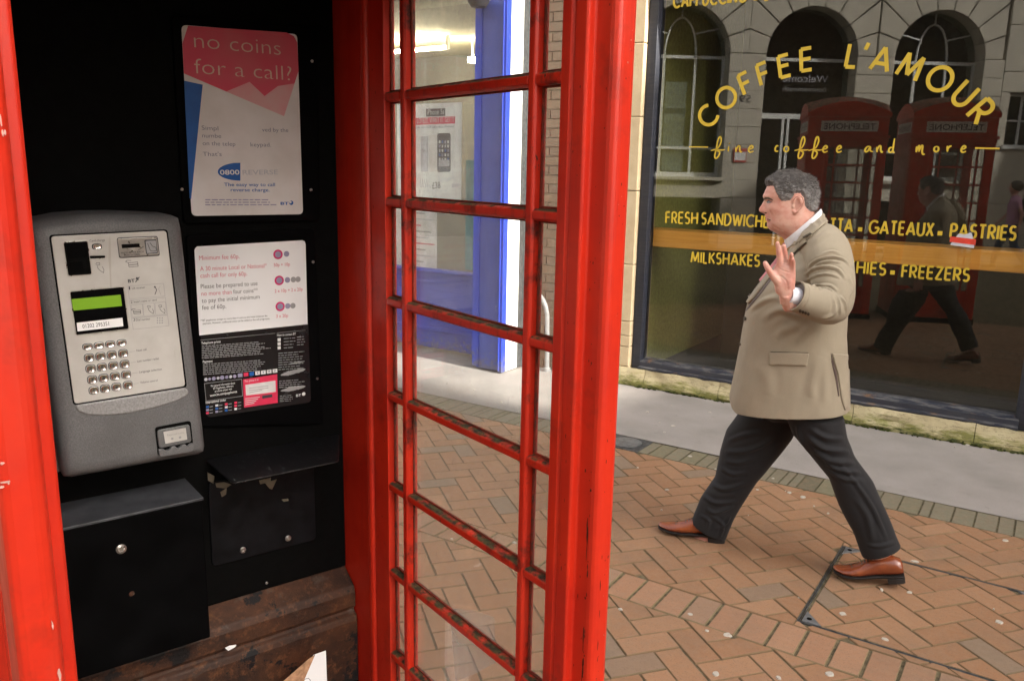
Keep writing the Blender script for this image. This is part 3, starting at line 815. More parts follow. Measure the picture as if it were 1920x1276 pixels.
for ch, cx, cy, rot in (('C', 1328, 218.5, 47), ('O', 1362.7, 183.6, 36), ('F', 1398.7, 156.4, 25), ('F', 1432, 138.7, 19), ('E', 1471.0, 124.2, 12.5), ('E', 1512, 111.8, 6.5),
                        ('L', 1598.3, 104.6, -6), ("'", 1625, 87, -8), ('A', 1653.5, 110.5, -12), ('M', 1708.1, 124.5, -22), ('O', 1762.2, 147.7, -30), ('U', 1808.2, 176.4, -37), ('R', 1839.8, 208.5, -44)):
    mb = MB(); c = Vector(wp(cx, cy)); H = 0.168; gw = GLY[ch][0] * 0.88; ca, sa = math.cos(R(rot)), math.sin(R(rot)); k = 0
    if ch == "'": gw = 0.1
    for st_ in GLY[ch][1]:
        k += 1
        pts = []
        for px, py in st_:
            u_ = (px * 0.88 - gw / 2) * (H * 0.86) * (1.08 if ch != "'" else 1); v_ = (py - 0.5) * (H * 0.86)
            if ch == "'": v_ = (py - 0.87) * H * 0.86
            pts.append((c.x + u_ * ca - v_ * sa, c.y + u_ * sa + v_ * ca))
        ribbon(mb, pts, H * 0.148, YL - 0.00002 * k)
    lettering(mb)
# handwritten line
SCR = {  # strokes in pixels around the letter centre, y down
 'f': [[(-13, 3), (-6, 1), (1, -3), (6, -14), (5, -22), (2, -21), (-1, -12), (-3, 0), (-6, 12), (-5, 17), (-1, 16), (3, 9), (2, 5), (-3, 2), (8, 2), (13, 1)]],
 'i': [[(0, -5), (-1, 5)], [(1, -11), (1.5, -9.5)]],
 'n': [[(-5, -4), (-5, 6)], [(-5, 3), (-1, -5), (2, -5), (2, 2), (4, 6), (6, 4)]],
 'e': [[(-5, 1), (2, -1), (4, -4), (1, -6), (-3, -2), (-4, 3), (-1, 6), (5, 4)]],
 'c': [[(3, -5), (0, -6), (-3, -1), (-2, 4), (3, 4)]],
 'o': [[(1, -5), (-3, -3), (-4, 2), (0, 5), (4, 2), (4, -3), (1, -5)]],
 'a': [[(3, -5), (-2, -4), (-6, 2), (-4, 5), (0, 3), (4, -4), (4, 3), (9, 5)]],
 'd': [[(2, -3), (-3, -2), (-5, 4), (-1, 6), (3, 1), (6, -20)], [(6, -20), (3, 0), (3, 5), (6, 7)]],
 'm': [[(-8, -5), (-9, 6)], [(-9, 6), (-4, -6), (-3, -4), (-4, 5)], [(-4, 5), (1, -6), (3, -5), (2, 5), (4, 10), (7, 9)]],
 'r': [[(-3, -6), (-3, 5)], [(-3, 1), (0, -4), (5, -6)]],
}
def smooth_path(p, n=4):
    out = []
    for i in range(len(p) - 1):
        p0 = Vector(p[max(i - 1, 0)]); p1 = Vector(p[i]); p2 = Vector(p[i + 1]); p3 = Vector(p[min(i + 2, len(p) - 1)])
        for k in range(n):
            t = k / n
            out.append(0.5 * ((2 * p1) + (-p0 + p2) * t + (2 * p0 - 5 * p1 + 4 * p2 - p3) * t * t + (-p0 + 3 * p1 - 3 * p2 + p3) * t ** 3))
    out.append(Vector(p[-1])); return out
for wd in ([('f', 1347.5), ('i', 1367.5), ('n', 1386), ('e', 1408.5)], [('c', 1457), ('o', 1474.5), ('f', 1503), ('f', 1529), ('e', 1547), ('e', 1573)], [('a', 1627.5), ('n', 1649), ('d', 1671)], [('m', 1726.5), ('o', 1755), ('r', 1779), ('e', 1806)]):
    k = 0
    for ch, cx in wd:
        mb = MB()
        for st_ in SCR[ch]:
            k += 1
            ribbon(mb, [wp(cx + q.x, 279.5 + q.y) for q in smooth_path(st_)], 0.0115, YL - 0.00002 * k, wend=0.6)
        lettering(mb, 'handwritten_letter')
mb = MB(); ribbon(mb, [wp(1294, 275.5), wp(1329, 276)], 0.010, YL); lettering(mb, 'lettering_dash'); mb = MB(); ribbon(mb, [wp(1828, 277.5), wp(1874, 278.5)], 0.010, YL); lettering(mb, 'lettering_dash')
# ================================================================== BRICK WALL between the shops
bwall = thing('brick_wall', 'narrow brown brick wall between the blue shopfront and the cream stone pier', 'wall', (-3.40, 5.97, 0))
MB().box(-0.43, 0.412, 0.012, 0.4, 0, 3.3).build('mortar_core', flat('sandy_mortar', (0.30, 0.25, 0.18), 0.9), bwall)
bme = []
for w_ in (0.215, 0.1025):
    mb = MB(); mb.box(0, w_, 0, 0.04, 0, 0.065)
    me = mb.mesh('brick', M['wall_brick']); bme.append(me)
for c in range(42):
    x = -0.43; z = 0.01 + c * 0.0755; half = c % 2
    while x < 0.405:
        w_ = bme[1] if half else bme[0]; L = 0.1025 if half else 0.215; half = 0
        if x + L > 0.41: break
        o = bpy.data.objects.new('brick', w_); o.location = (x, random.uniform(-0.002, 0.002), z); link(o, bwall); x += L + 0.01
MB().box(-0.43, 0.412, 0.0, 0.4, 3.302, 9.0).build('upper_wall', M['brick_far'], bwall)
pp = thing('drainpipe', 'grey bent pipe foot rising beside the narrow brick wall', 'pipe', (-3.49, 5.90, 0))
a, b, c, d = on_y(1008, 548, 5.90), on_y(1018, 562, 5.90), on_y(1026, 590, 5.90), on_y(1026, 680, 5.90)
MB().tube([tuple(v - Vector((-3.49, 5.90, 0))) for v in (a + Vector((-.1, 0.0, .06)), a, b, (b + c) / 2 + Vector((.006, 0, .01)), c, (c + d) / 2, Vector((d.x, d.y, 0.0)))], 0.020, 12).build('pipe', M['pipe'], pp, smooth=True)
MB().lathe([(0.03, 0), (0.03, 0.03), (0.021, 0.034)], 14, c=(d.x + 3.49, d.y - 5.90, 0)).build('collar', M['pipe'], pp)

# ================================================================== BLUE SHOP
bs = thing('blue_shop', 'bright blue painted shopfront with white return, seen through the phone box glass', 'shop')
YP, YB = 5.57, 5.90
XC = on_y(945, 400, YP).x; XL = on_y(893, 400, YP).x
zl = on_y(845, 508, YB).z
ragged = random.Random(4)
mb = MB(); mb.box(XL, XC - 0.034, YP + 0.02, YB + 0.1, 0.015, 3.25); mb.build('pilaster', M['blue_pale'], bs, bevel=0.004)
mb = MB(); mb.box(XC - 0.036, XC + 0.002, YP - 0.004, YP + 0.06, 0.01, 3.25); mb.box(XC - 0.034, XC - 0.02, YP - 0.016, YP - 0.0045, 0.02, 3.25); mb.build('corner_moulding', M['blue'], bs, bevel=0.004)
_d9 = ray(975, 400); YR = float(_d9[1] * XC / _d9[0])      # depth of the white return
mb = MB(); mb.box(XC - 0.03, XC, YP + 0.062, YR, 0.012, 3.25); mb.build('return_wall', M['white_paint'], bs, bevel=0.003)
mb = MB(); mb.box(XC - 0.03, XC + 0.004, YR + 0.001, Y_WALL + 0.03, 0.012, 3.25); mb.build('grey_edge_strip', M['iron'], bs, bevel=0.003)
mb = MB(); mb.box(XL - 0.035, XL + 0.03, YP + 0.006, YP + 0.019, 0.03, 3.25); mb.build('pilaster_strip', M['blue'], bs, bevel=0.003)
# stall riser with a ragged rotten foot, raised mouldings
sr = []
n_ = 60
for i in range(n_ + 1):
    x = lerp(-9.0, XL, i / n_); sr.append((x, 0.03 + 0.025 * abs(mnoise.noise((x * 6, 1, 0)))))
mb = MB(); mb.prism(sr + [(XL, zl - 0.03), (-9.0, zl - 0.03)], 'y', YB, YB + 0.06); mb.build('stall_riser', M['blue'], bs)
mb = MB(); mb.box(-9, XL - 0.001, YB - 0.045, YB + 0.08, zl - 0.028, zl); mb.build('window_ledge', M['blue'], bs, bevel=0.006)
mb = MB(); mb.box(-9, XL - 0.001, YB - 0.016, YB - 0.001, zl - 0.13, zl - 0.10); mb.box(-9, XL - 0.001, YB - 0.020, YB - 0.001, 0.20, 0.235); mb.build('panel_moulding', M['blue'], bs, bevel=0.004)
for k in range(6):
    mb = MB(); x1 = XL - 0.16 - k * 0.80; mb.box(x1 - 0.62, x1, YB - 0.012, YB - 0.001, 0.30, zl - 0.20); mb.build('raised_panel', M['blue'], bs, bevel=0.006)
mb = MB(); mb.box(XL - 0.045, XL - 0.002, YB - 0.01, YB + 0.08, zl + 0.002, 3.25); mb.box(-9, XL, YB - 0.01, YB + 0.08, 3.252, 3.5)
for x in (-5.62, -7.2): mb.box(x - 0.04, x + 0.04, YB - 0.01, YB + 0.08, zl + 0.002, 3.25)
mb.build('window_frame', M['blue'], bs, bevel=0.004)
mb = MB(); mb.box(-9, XL - 0.046, 0, 0.006, zl - 0.002, 3.253); o = mb.build('window_pane', M['blue_glass'], bs); o.location = (0, YB + 0.04, 0)
mb = MB(); mb.box(-9.0, XC - .03, YB + 0.1, 9.5, 3.55, 8.5); mb.build('upper_wall', M['render_wall'], bs)
mb = MB(); mb.box(-9.0, XC - .04, YP, YB + 0.1, 3.55, 3.95); mb.build('fascia', M['blue'], bs)
mb = MB(); mb.box(-9, XL + .02, 8.6, 8.7, 0.03, 3.1); mb.build('back_wall', M['grey_in'], bs)
mb = MB(); mb.box(-9, XL + .02, YB + 0.13, 8.7, 3.102, 3.2); mb.build('shop_ceiling', M['beige'], bs)
mb = MB(); mb.box(-9, XL + .02, YB + 0.13, 8.59, 0.0, 0.05); mb.build('shop_floor', M['grey_in'], bs)
mb = MB(); mb.box(XL - .0, XL + .03, YB + 0.13, 8.59, 0.05, 3.1); mb.build('side_wall', M['grey_in'], bs)
p = on_y(886, 112, 7.6)
lp = thing('ceiling_lamp', 'small bright lamp glowing inside the blue shop', 'lamp', (p.x, 7.6, p.z))
mb = MB(); mb.lathe([(0.0, -0.03), (0.05, -0.028), (0.056, 0.0), (0.05, 0.02), (0, 0.022)], 16); mb.build('lamp_disc', M['lamp'], lp)
mb = MB(); mb.lathe([(0.012, 0.024), (0.012, 3.1 - p.z)], 8); mb.build('lamp_stem', M['white_trim'], lp)
pz = on_y(790, 60, 7.0)
lp = thing('fluorescent_lamp', 'lit tube lamp under the beige ceiling of the blue shop', 'lamp', (-6.35, 7.3, 2.98))
mb = MB(); mb.tube([(-0.6, 0, 0), (0.6, 0, 0)], 0.02, 10); mb.build('tube', M['lamp'], lp)
mb = MB(); mb.box(-0.63, -0.605, -0.02, 0.02, -0.02, 0.122); mb.box(0.605, 0.63, -0.02, 0.02, -0.02, 0.122); mb.build('end_bracket', M['white_trim'], lp)
# teal display card, posters inside the glass
def flatcard(name, label, cat, x0, y0, x1, y1, Y, m, tilt=0.0):
    a, b = on_y(x0, y1, Y), on_y(x1, y0, Y)
    t = thing(name, label, cat, (a.x, Y, a.z)); t.rotation_euler = (0, R(tilt), 0)
    w_, h_ = b.x - a.x, b.z - a.z
    MB().box(0, w_, 0, 0.003, 0, h_).build('sheet', M[m], t)
    return t, w_, h_
YG = YB + 0.052
t, w_, h_ = flatcard('display_card', 'tall teal card standing inside the blue shop window edge', 'card', 872, 300, 890, 505, YG + 0.12, 'teal')
t, w_, h_ = flatcard('phone_poster', 'white poster of a black smartphone in the blue shop window', 'poster', 746, 192, 866, 376, YG, 'white_paper')
def on_poster(x, y): q = on_y(x, y, YG); return (q.x - t.location.x, q.z - t.location.z)
pr = Print(t, -0.0005)
pr.poly([on_poster(*q) for q in ((799, 204.5), (835, 203), (835, 217.5), (799, 219))], 'ink_dark')
pr.text('iPhone 5s', on_poster(801, 215.5), on_poster(833, 214.3), 0.05, 'ink_white')
pr.poly([on_poster(*q) for q in ((780, 221.5), (853.5, 218), (853.5, 231.5), (780, 234.5))], 'ink_crimson')
pr.text('LOVE IT. WANT IT. GET IT', on_poster(782.5, 231.5), on_poster(852, 228.8), 0.048, 'ink_white')
pr.text('now with 4GB extra data allowance', on_poster(780, 241.5), on_poster(852, 239), 0.024, 'ink_slate')
pr.poly(rquad([on_poster(*q) for q in ((820, 250), (845, 249.5), (845, 322), (820, 323))], 0.02), 'ink_dark')
pr.poly([on_poster(*q) for q in ((804, 254), (819, 253), (819, 322), (804, 322))], 'paper_worn')
pr.poly([on_poster(*q) for q in ((789, 256), (803, 255), (803, 322), (789, 322))], 'ink_pale')
for i in range(4):
    for j in range(5):
        c = on_poster(824.5 + i * 5.3, 266 + j * 8.2)
        pr.poly([(c[0] - .009, c[1] - .012), (c[0] + .009, c[1] - .012), (c[0] + .009, c[1] + .012), (c[0] - .009, c[1] + .012)], ('ink_white', 'ink_lilac', 'ink_pale', 'ink_blue', 'ink_white')[(i * 3 + j) % 5])
pr.poly([on_poster(*q) for q in ((822.5, 300), (843, 299.5), (843, 312), (822.5, 312.5))], 'ink_pale')
pr.text('£38', on_poster(811, 354), on_poster(826, 353), 0.062, 'ink_dark')
pr.text('drum', on_poster(848, 351), on_poster(861, 350), 0.04, 'ink_lilac')
for k in range(4): pr.line(on_poster(788 + k * 4, 335), on_poster(790 + k * 4, 352), 0.006, 'ink_pale')
pr.build('poster_print')
t2, w_, h_ = flatcard('window_notice', 'pale lower notice with faint lines of print in the blue shop window', 'notice', 738, 392, 819, 500, YG, 'paper_worn')
pr = Print(t2, -0.0005)
for k in range(9):
    z = h_ * (0.92 - k * 0.098); pr.line((w_ * 0.45, z), (w_ * (0.45 + (0.28, 0.5, 0.2, 0.42, 0.36, 0.5, 0.3, 0.42, 0.25)[k]), z), 0.012, ('ink_grey', 'ink_pale', 'ink_red', 'ink_grey', 'ink_pale', 'ink_red', 'ink_grey', 'ink_pale', 'ink_grey')[k])
pr.build('notice_print')
q = on_y(911, 4, YP)
wl = thing('bulkhead_light', 'white and dark blue round fitting high on the blue pilaster', 'lamp', (q.x, YP, q.z))
MB().lathe([(0.0, -0.055), (0.06, -0.055), (0.085, -0.02), (0.088, -0.005)], 18).build('dark_base', M['navy'], wl, smooth=True)
MB().lathe([(0.094, -0.004), (0.094, 0.05), (0.088, 0.11), (0.05, 0.16), (0, 0.165)], 18).build('white_cap', M['white_trim'], wl, smooth=True)
MB().box(-0.02, 0.02, 0.03, 0.14, 0.02, 0.05).build('bracket', M['navy'], wl)
wl.location.y -= 0.10

# ================================================================== BUILDINGS ACROSS THE STREET (seen in the shop window)
E_ = np.array([math.cos(YAW), math.sin(YAW), 0])
bank = thing('bank_building', 'grey stone bank with round arched windows mirrored in the coffee shop glass', 'building', (-10.4775 + 0.5 * E_[0], -3.75 + 0.5 * E_[1], 0), math.atan2(E_[1], E_[0]))
ARC = [(-5.0, 0), (-2.1, 0), (0.80, 0), (3.70, 1), (6.59, 2), (9.51, 1)]
rad_ = 1.03; ZS = 4.34; SP = 1.449
edges = []
for c, _ in ARC: edges += [c - rad_, c + rad_]
piers = [(-12.0, edges[0])] + [(edges[2 * i + 1], edges[2 * i + 2]) for i in range(len(ARC) - 1)] + [(edges[-1], 11.02)]
pier_me = {}
for i, (x0, x1) in enumerate(piers):
    z = 1.17
    MB().box(x0, x1, -0.7, 0.06, 0.0, 1.16).build('plinth_stone', M['grey_stone'], bank, bevel=0.01)
    while z < ZS - 0.05:
        key = round(x1 - x0, 2)
        if key not in pier_me:
            mb = MB(); mb.box(0, x1 - x0, -0.7, 0.0, 0.007, 0.397); pier_me[key] = mb.mesh('stone_block', M['grey_stone'])
        o = bpy.data.objects.new('stone_block', pier_me[key]); o.location = (x0, 0, z); link(o, bank)
        bv = o.modifiers.new('bevel', 'BEVEL'); bv.width = 0.012; bv.segments = 1
        z += 0.396
for c, kind in ARC:                               # wedge stones of each arch
    for k in range(9):
        a0, a1 = R(180 * k / 9 + 0.5), R(180 * (k + 1) / 9 - 0.5)
        n = 5; inner = [(c + rad_ * math.cos(lerp(a0, a1, q / n)), ZS + rad_ * math.sin(lerp(a0, a1, q / n))) for q in range(n + 1)]
        big = 2.6; outer = [(c + big * math.cos(a1), ZS + big * math.sin(a1)), (c + big * math.cos(a0), ZS + big * math.sin(a0))]
        poly = inner + outer
        for p, nn in (((c - SP + .008, 0), (1, 0)), ((c + SP - .008, 0), (-1, 0)), ((0, ZS + 1.62), (0, -1)), ((0, ZS + .003), (0, 1))): poly = clip_poly(poly, p, nn)
        if area(poly) > 0.01: MB().prism(ccw(poly), 'y', -0.7, random.uniform(-0.004, 0.004)).build('arch_stone', M['grey_stone'], bank, bevel=0.012, seg=1)
MB().box(-12, 11.02, -0.70, -0.02, 0.05, 0.06).build('threshold', M['stone_dark'], bank)
MB().box(-12, 20, -9, -0.02, ZS + 1.64, 12.5).build('upper_wall', M['grey_stone'], bank)
MB().box(-12, 20, -0.018, 0.22, ZS + 1.75, ZS + 2.05).build('cornice', M['grey_stone'], bank, bevel=0.03)
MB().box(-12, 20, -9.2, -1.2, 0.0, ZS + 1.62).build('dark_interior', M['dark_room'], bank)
for c, kind in ARC:
    wn = MB(); zb_ = 1.68 if kind != 2 else 0.07
    yb, yf = -0.42, -0.36
    wn.box(c - rad_, c + rad_, yb, yf, ZS - 0.09, ZS - 0.02)
    if kind != 2:
        for x in (c - rad_ + .03, c - 0.36, c + 0.36, c + rad_ - .03): wn.box(x - 0.03, x + 0.03, yb, yf, zb_, ZS - 0.091)
        wn.box(c - rad_, c + rad_, yb - .002, yf - .002, 2.25, 2.31); wn.box(c - rad_, c + rad_, yb - .002, yf + .05, zb_ - .05, zb_ + 0.05)
        ar = [(c + 0.36 * math.cos(R(a)), yf - .03, ZS - .02 + 0.80 * math.sin(R(a))) for a in range(0, 181, 12)]
        wn.tube(ar, 0.025, 6)
        for a in (35, 90, 145): wn.tube([(c + 0.36 * math.cos(R(a)), yf - .03, ZS - .02 + 0.80 * math.sin(R(a))), (c + rad_ * math.cos(R(a)), yf - .03, ZS - .02 + rad_ * math.sin(R(a)))], 0.02, 6)
    else:
        wn.box(c - rad_, c + rad_, yb, yf, 2.98, 3.10)
        for x in (c - rad_ + .03, c - 0.40, c - .28, c + rad_ - .03): wn.box(x - 0.028, x + 0.028, yb, yf, zb_, 2.979)
    w = wn.build('window_frame' if kind != 2 else 'door_frame', M['white_trim'], bank)
    gl = MB(); gl.box(c - rad_, c + rad_, -0.40, -0.39, zb_, ZS)
    gl.prism([(c + rad_ * math.cos(R(a)), ZS + rad_ * math.sin(R(a))) for a in range(0, 181, 12)], 'y', -0.40, -0.39)
    gl.build('window_pane', M['far_glass'], w)
    if kind != 2: MB().box(c - rad_ + .001, c + rad_ - .001, -0.7, 0.0, 1.165, 1.62).build('apron_stone', M['grey_stone'], bank); MB().box(c - rad_ - 0.06, c + rad_ + 0.06, -0.34, 0.10, 1.55, 1.63).build('window_sill', M['grey_stone'], bank, bevel=0.01)
def bank_text(s, l, z, h, m, yy=0.006, w=None):
    me = text_mesh(s); vs = [v.co for v in me.vertices]; x0 = min(v.x for v in vs); x1 = max(v.x for v in vs)
    sx = (w / (x1 - x0)) if w else h / 0.72
    # the wall faces +y, so text runs towards -x as seen from the street
    mb = MB(); mb.add([(l - (v.x - (x0 + x1) / 2) * sx, yy, z + v.y * h / 0.72) for v in vs], [tuple(p.vertices) for p in me.polygons])
    mb.build('lettering', M[m], bank); bpy.data.meshes.remove(me)
bank_text('Welcome', 6.62, 3.80, 0.17, 'ink_pale', -0.35, 1.05)
bank_text('Bournemouth', 6.62, 3.60, 0.11, 'ink_grey', -0.35, 1.0)
bank_text('59', 5.15, 3.30, 0.16, 'ink_dark', 0.008, 0.26)
MB().box(4.97, 5.27, 0.008, 0.022, 1.98, 2.28).build('red_notice', flat('red_notice_border', (0.5, 0.06, 0.05), 0.5), bank); MB().box(4.99, 5.25, 0.0225, 0.025, 2.02, 2.20).build('notice_sheet', M['white_paper'], bank)
mb = MB(); mb.box(3.42, 3.92, -0.44, -0.43, 1.75, 3.75); mb.build('window_banner', M['paper_worn'], bank)
mb = MB(); mb.box(3.44, 3.90, -0.4295, -0.428, 3.05, 3.17); mb.build('banner_stripe', M['ink_slate'], bank)
# sash windows of the plain house to the right of the bank
house = thing('corner_house', 'plain pale stone house with small sash windows beyond the bank, mirrored in the glass', 'building', (-10.4775 + E_[0] * 11.52, -3.75 + E_[1] * 11.52, 0), math.atan2(E_[1], E_[0]))
zc = 0.0
wins = [0.62, 2.7, 4.8]
z = 0.0
rows = [(0, 1.15), (1.15, 2.45)] + [(2.45 + .4 * k, 2.85 + .4 * k) for k in range(3)] + [(3.65, 4.1), (4.1, 5.1), (5.1, 6.2)]
hx = [0.005]
for c in wins: hx += [c - 0.40, c + 0.40]
hx.append(9.0)
for a, b in rows:
    if 2.4 < a + .01 and b < 3.7:
        for i in range(0, len(hx), 2): MB().box(hx[i], hx[i + 1], -0.5, 0.0, a + .006, b - .006).build('stone_block', M['grey_stone'], house, bevel=0.01, seg=1)
    else: MB().box(0.005, 9.0, -0.5, 0.0, a + .006, b - .006).build('stone_block', M['grey_stone'], house, bevel=0.01, seg=1)
MB().box(0.005, 9.0, -9, -0.51, 0.0, 6.2).build('dark_interior', M['dark_room'], house)
for c in wins:
    wn = MB()
    for x in (c - .37, c, c + .37): wn.box(x - .022, x + .022, -0.2, -0.15, 2.48, 3.62)
    for z in (2.48, 3.04, 3.60): wn.box(c - .4, c + .4, -0.2, -0.148, z - .02, z + .02)
    wn.box(c - .46, c + .46, -0.2, 0.06, 2.40, 2.455)
    w = wn.build('window_frame', M['white_trim'], house)
    MB().box(c - .4, c + .4, -0.19, -0.18, 2.45, 3.63).build('window_pane', M['far_glass'], w)
MB().box(0.005, 9.0, -9, 0.0, 6.21, 12.5).build('upper_wall', M['grey_stone'], house)
MB().box(-0.1, 9.1, -9.2, 0.25, 12.51, 12.8).build('roof_cornice', M['slate'], house)
MB().box(-12.2, 11.0, -9.2, 0.2, 12.51, 12.8).build('roof_cornice', M['slate'], bank)

SUN_GAP0, SUN_GAP1 = 4.62, 5.62
# unseen street blocks; the end ones are added to keep sun off the street
def block(name, label, x0, x1, y0, y1, h, m):
    t = thing(name, label, 'building', ((x0 + x1) / 2, (y0 + y1) / 2, 0)); w, d = (x1 - x0) / 2, (y1 - y0) / 2
    MB().box(-w, w, -d, d, 0, h).build('wall', M[m], t)
    mb = MB()
    for zz in range(1, int(h / 3)):
        for k in range(int(w * 2 / 2.4)):
            xx = -w + 1.2 + k * 2.4; mb.box(xx - .5, xx + .5, d - 0.1, d + 0.02, zz * 3 + .3, zz * 3 + 2.0)
    mb.build('windows', M['far_glass'], t)
    MB().box(-w - .2, w + .2, -d - .2, d + .2, h + .002, h + .35).build('roof', M['slate'], t)
    return t
block('unseen_street_block', 'plain buff row across the street to the right of the stone houses', 6.6, 22, -14.6, -11.6, 10, 'render_wall')
block('unseen_street_block', 'brick block continuing the coffee shop side up the street', 0.7, 24, 6.1, 16, 15, 'brick_far')
def sun_blocker(label, w0, w1, m, hh=22.0):                  # added unseen blocks that shade the street, beside a gap aimed at the sun
    k0 = 30.0; d = Vector((math.sin(SUN_AZ), math.cos(SUN_AZ), 0)); n = Vector((-d.y, d.x, 0))
    c = d * (k0 + 2) + n * ((w0 + w1) / 2)
    t = thing('unseen_street_block', label, 'building', (c.x, c.y, 0), math.atan2(d.y, d.x)); h = (w1 - w0) / 2
    MB().box(-2, 2, -h, h, 0, hh).build('wall', M[m], t); MB().box(-2.2, 2.2, -h, h, hh + .002, hh + .3).build('roof', M['slate'], t)
sun_blocker('buff block closing the street end, left of the sunlit lane', SUN_GAP1, 26, 'render_wall')
sun_blocker('brick block closing the street end, right of the sunlit lane', -8, SUN_GAP0, 'brick_far')
sun_blocker('low link building at the back of the sunlit lane', SUN_GAP0 + .005, SUN_GAP1 - .005, 'render_wall', (28.0 + 3.05) * math.tan(SUN_EL) + 0.85)
# ================================================================== RED TELEPHONE BOX   local axes: x = t (towards the shops), y = s (into the box), z
def bworld(t, s, z): p = BP + t * BV + s * BU; return (p[0], p[1], z)
ORI = {}
def bthing(name, label, cat, t, s, z, group=None):
    o = thing(name, label, cat, bworld(t, s, z), BROT, group); ORI[o.name] = (t, s, z); return o
def bpart(mb, name, m, root, **kw):
    o = mb.build(name, M[m] if isinstance(m, str) else m, root, **kw)
    q = ORI.get(root.name)
    if q: o.location = (-q[0], -q[1], -q[2])
    return o
TC = -0.351
M['putty'] = flat('dark_grimy_putty', (0.045, 0.022, 0.014), 0.8, 0, 0.3, 0.5, 70, 0.8, 220, 0.003, col2=(0.30, 0.03, 0.015))
def mir(poly): return [(2 * TC - x, y) for x, y in poly][::-1]
booth = bthing('telephone_box', 'open red telephone box with a grey payphone inside, filling the left of the view', 'telephone box', TC, 0.25, 0)
ZTOP = 2.10
front = [(0.0, -0.083), (0.0, -0.100), (0.004, -0.103), (0.004, -0.107), (0.0, -0.110), (0.0, -0.1325), (0.003, -0.1355), (0.0135, -0.1355), (0.0155, -0.138), (0.0155, -0.166), (0.0165, -0.172), (0.0195, -0.1765), (0.025, -0.179), (0.030, -0.180),
         (0.046, -0.180), (0.052, -0.1775), (0.0555, -0.172), (0.0565, -0.16), (0.0565, -0.083), (0.0535, -0.080), (0.0, -0.080)]
rear = [(0.0, 0.459), (0.026, 0.459), (0.026, 0.50), (0.0565, 0.52), (0.0565, 0.70), (0.053, 0.715), (0.045, 0.72), (0.0, 0.72), (0.0, 0.556), (0.005, 0.553), (0.005, 0.546), (-0.004, 0.543), (-0.006, 0.537), (-0.003, 0.531), (0.004, 0.528), (0.004, 0.522), (0.0, 0.519)]
for poly, nm in ((front, 'front_post'), (mir(front), 'front_post'), (rear, 'rear_post'), (mir(rear), 'rear_post')):
    mb = MB(); mb.prism(poly, 'z', 0.06, ZTOP); bpart(mb, nm, 'red', booth, bevel=0.0016, seg=2, angle=25)
mb = MB(); mb.box(-0.772, 0.07, -0.195, 0.735, -0.03, 0.058); bpart(mb, 'plinth', 'black_metal', booth, bevel=0.01)
mb = MB(); mb.box(-0.70, 0.0, -0.14, 0.70, 0.0585, 0.075); bpart(mb, 'box_floor', 'dull_floor', booth)
BZ = [1.8366 - 0.205 * k for k in range(7)]
SM = (-0.010, 0.388)                              # glazing mullions
def side(sgn):
    f = (lambda t: t) if sgn > 0 else (lambda t: 2 * TC - t)
    fp = (lambda p: p) if sgn > 0 else mir
    mb = MB(); mb.prism(ccw(fp([(0.0, -0.079), (0.041, -0.079), (0.041, 0.458), (0.0, 0.458)])), 'z', 2.045, ZTOP); bpart(mb, 'top_rail', 'red', booth, bevel=0.003)
    mb = MB(); mb.prism(ccw(fp([(0.0, -0.079), (0.041, -0.079), (0.041, 0.458), (0.0, 0.458)])), 'z', 0.06, 0.395)
    mb.prism(ccw(fp([(-0.006, -0.03), (0.0, -0.03), (0.0, 0.41), (-0.006, 0.41)])), 'z', 0.11, 0.345); bpart(mb, 'bottom_panel', 'red', booth, bevel=0.003)
    for s in SM:
        mb = MB(); mb.prism(ccw(fp([(0, s - .0068), (0.005, s - .0095), (0.0245, s - .0095), (0.0275, s - .0068), (0.0275, s + .0068), (0.0245, s + .0095), (0.005, s + .0095), (0, s + .0068)])), 'z', 0.395, 2.045)
        bpart(mb, 'glazing_bar', 'red_worn', booth, bevel=0.0022)
    spans = ((-0.080, SM[0] - 0.0097), (SM[0] + 0.0097, SM[1] - 0.0097), (SM[1] + 0.0097, 0.459))
    for z in BZ:
        mb = MB()
        for a, b in spans:
            q = [(0.0006, z - .0062), (0.0006, z + .0062), (0.006, z + .0095), (0.0242, z + .0095), (0.0270, z + .0062), (0.0270, z - .0062), (0.0242, z - .0095), (0.006, z - .0095)]
            mb.prism([(f(t), zz) for t, zz in q], 'y', a, b)
        bpart(mb, 'glazing_bar', 'red_worn', booth, bevel=0.0022)
    zs = [2.045] + [z for z in BZ] + [0.395]
    for k in range(8):
        z1 = zs[k] - (0.0097 if k else 0.0); z0 = zs[k + 1] + (0.0097 if k < 7 else 0.0)
        for a, b in spans:
            mb = MB(); mb.box(*sorted((f(0.0185), f(0.0225))), a, b, z0, z1); bpart(mb, 'glass_pane', 'box_glass', booth)
            # rough putty round the pane
            mb = MB(); w_ = 0.0030
            for (a0, a1, c0, c1) in ((a, b, z0, z0 + w_ * 1.3), (a, b, z1 - w_, z1), (a, a + w_, z0 + w_ * 1.31, z1 - w_ * 1.01), (b - w_, b, z0 + w_ * 1.31, z1 - w_ * 1.01)):
                mb.box(*sorted((f(0.0150), f(0.0183))), a0, a1, c0, c1)
            bpart(mb, 'putty_bead', 'putty', booth)
side(1); side(-1)
# back: black lining outside red panel
mb = MB(); mb.box(-0.699, -0.001, 0.701, 0.722, 0.06, ZTOP); bpart(mb, 'back_panel', 'red', booth)
mb = MB(); mb.box(-0.699, -0.0012, 0.68, 0.70, 0.737, ZTOP); bpart(mb, 'black_lining', 'black_matt', booth)
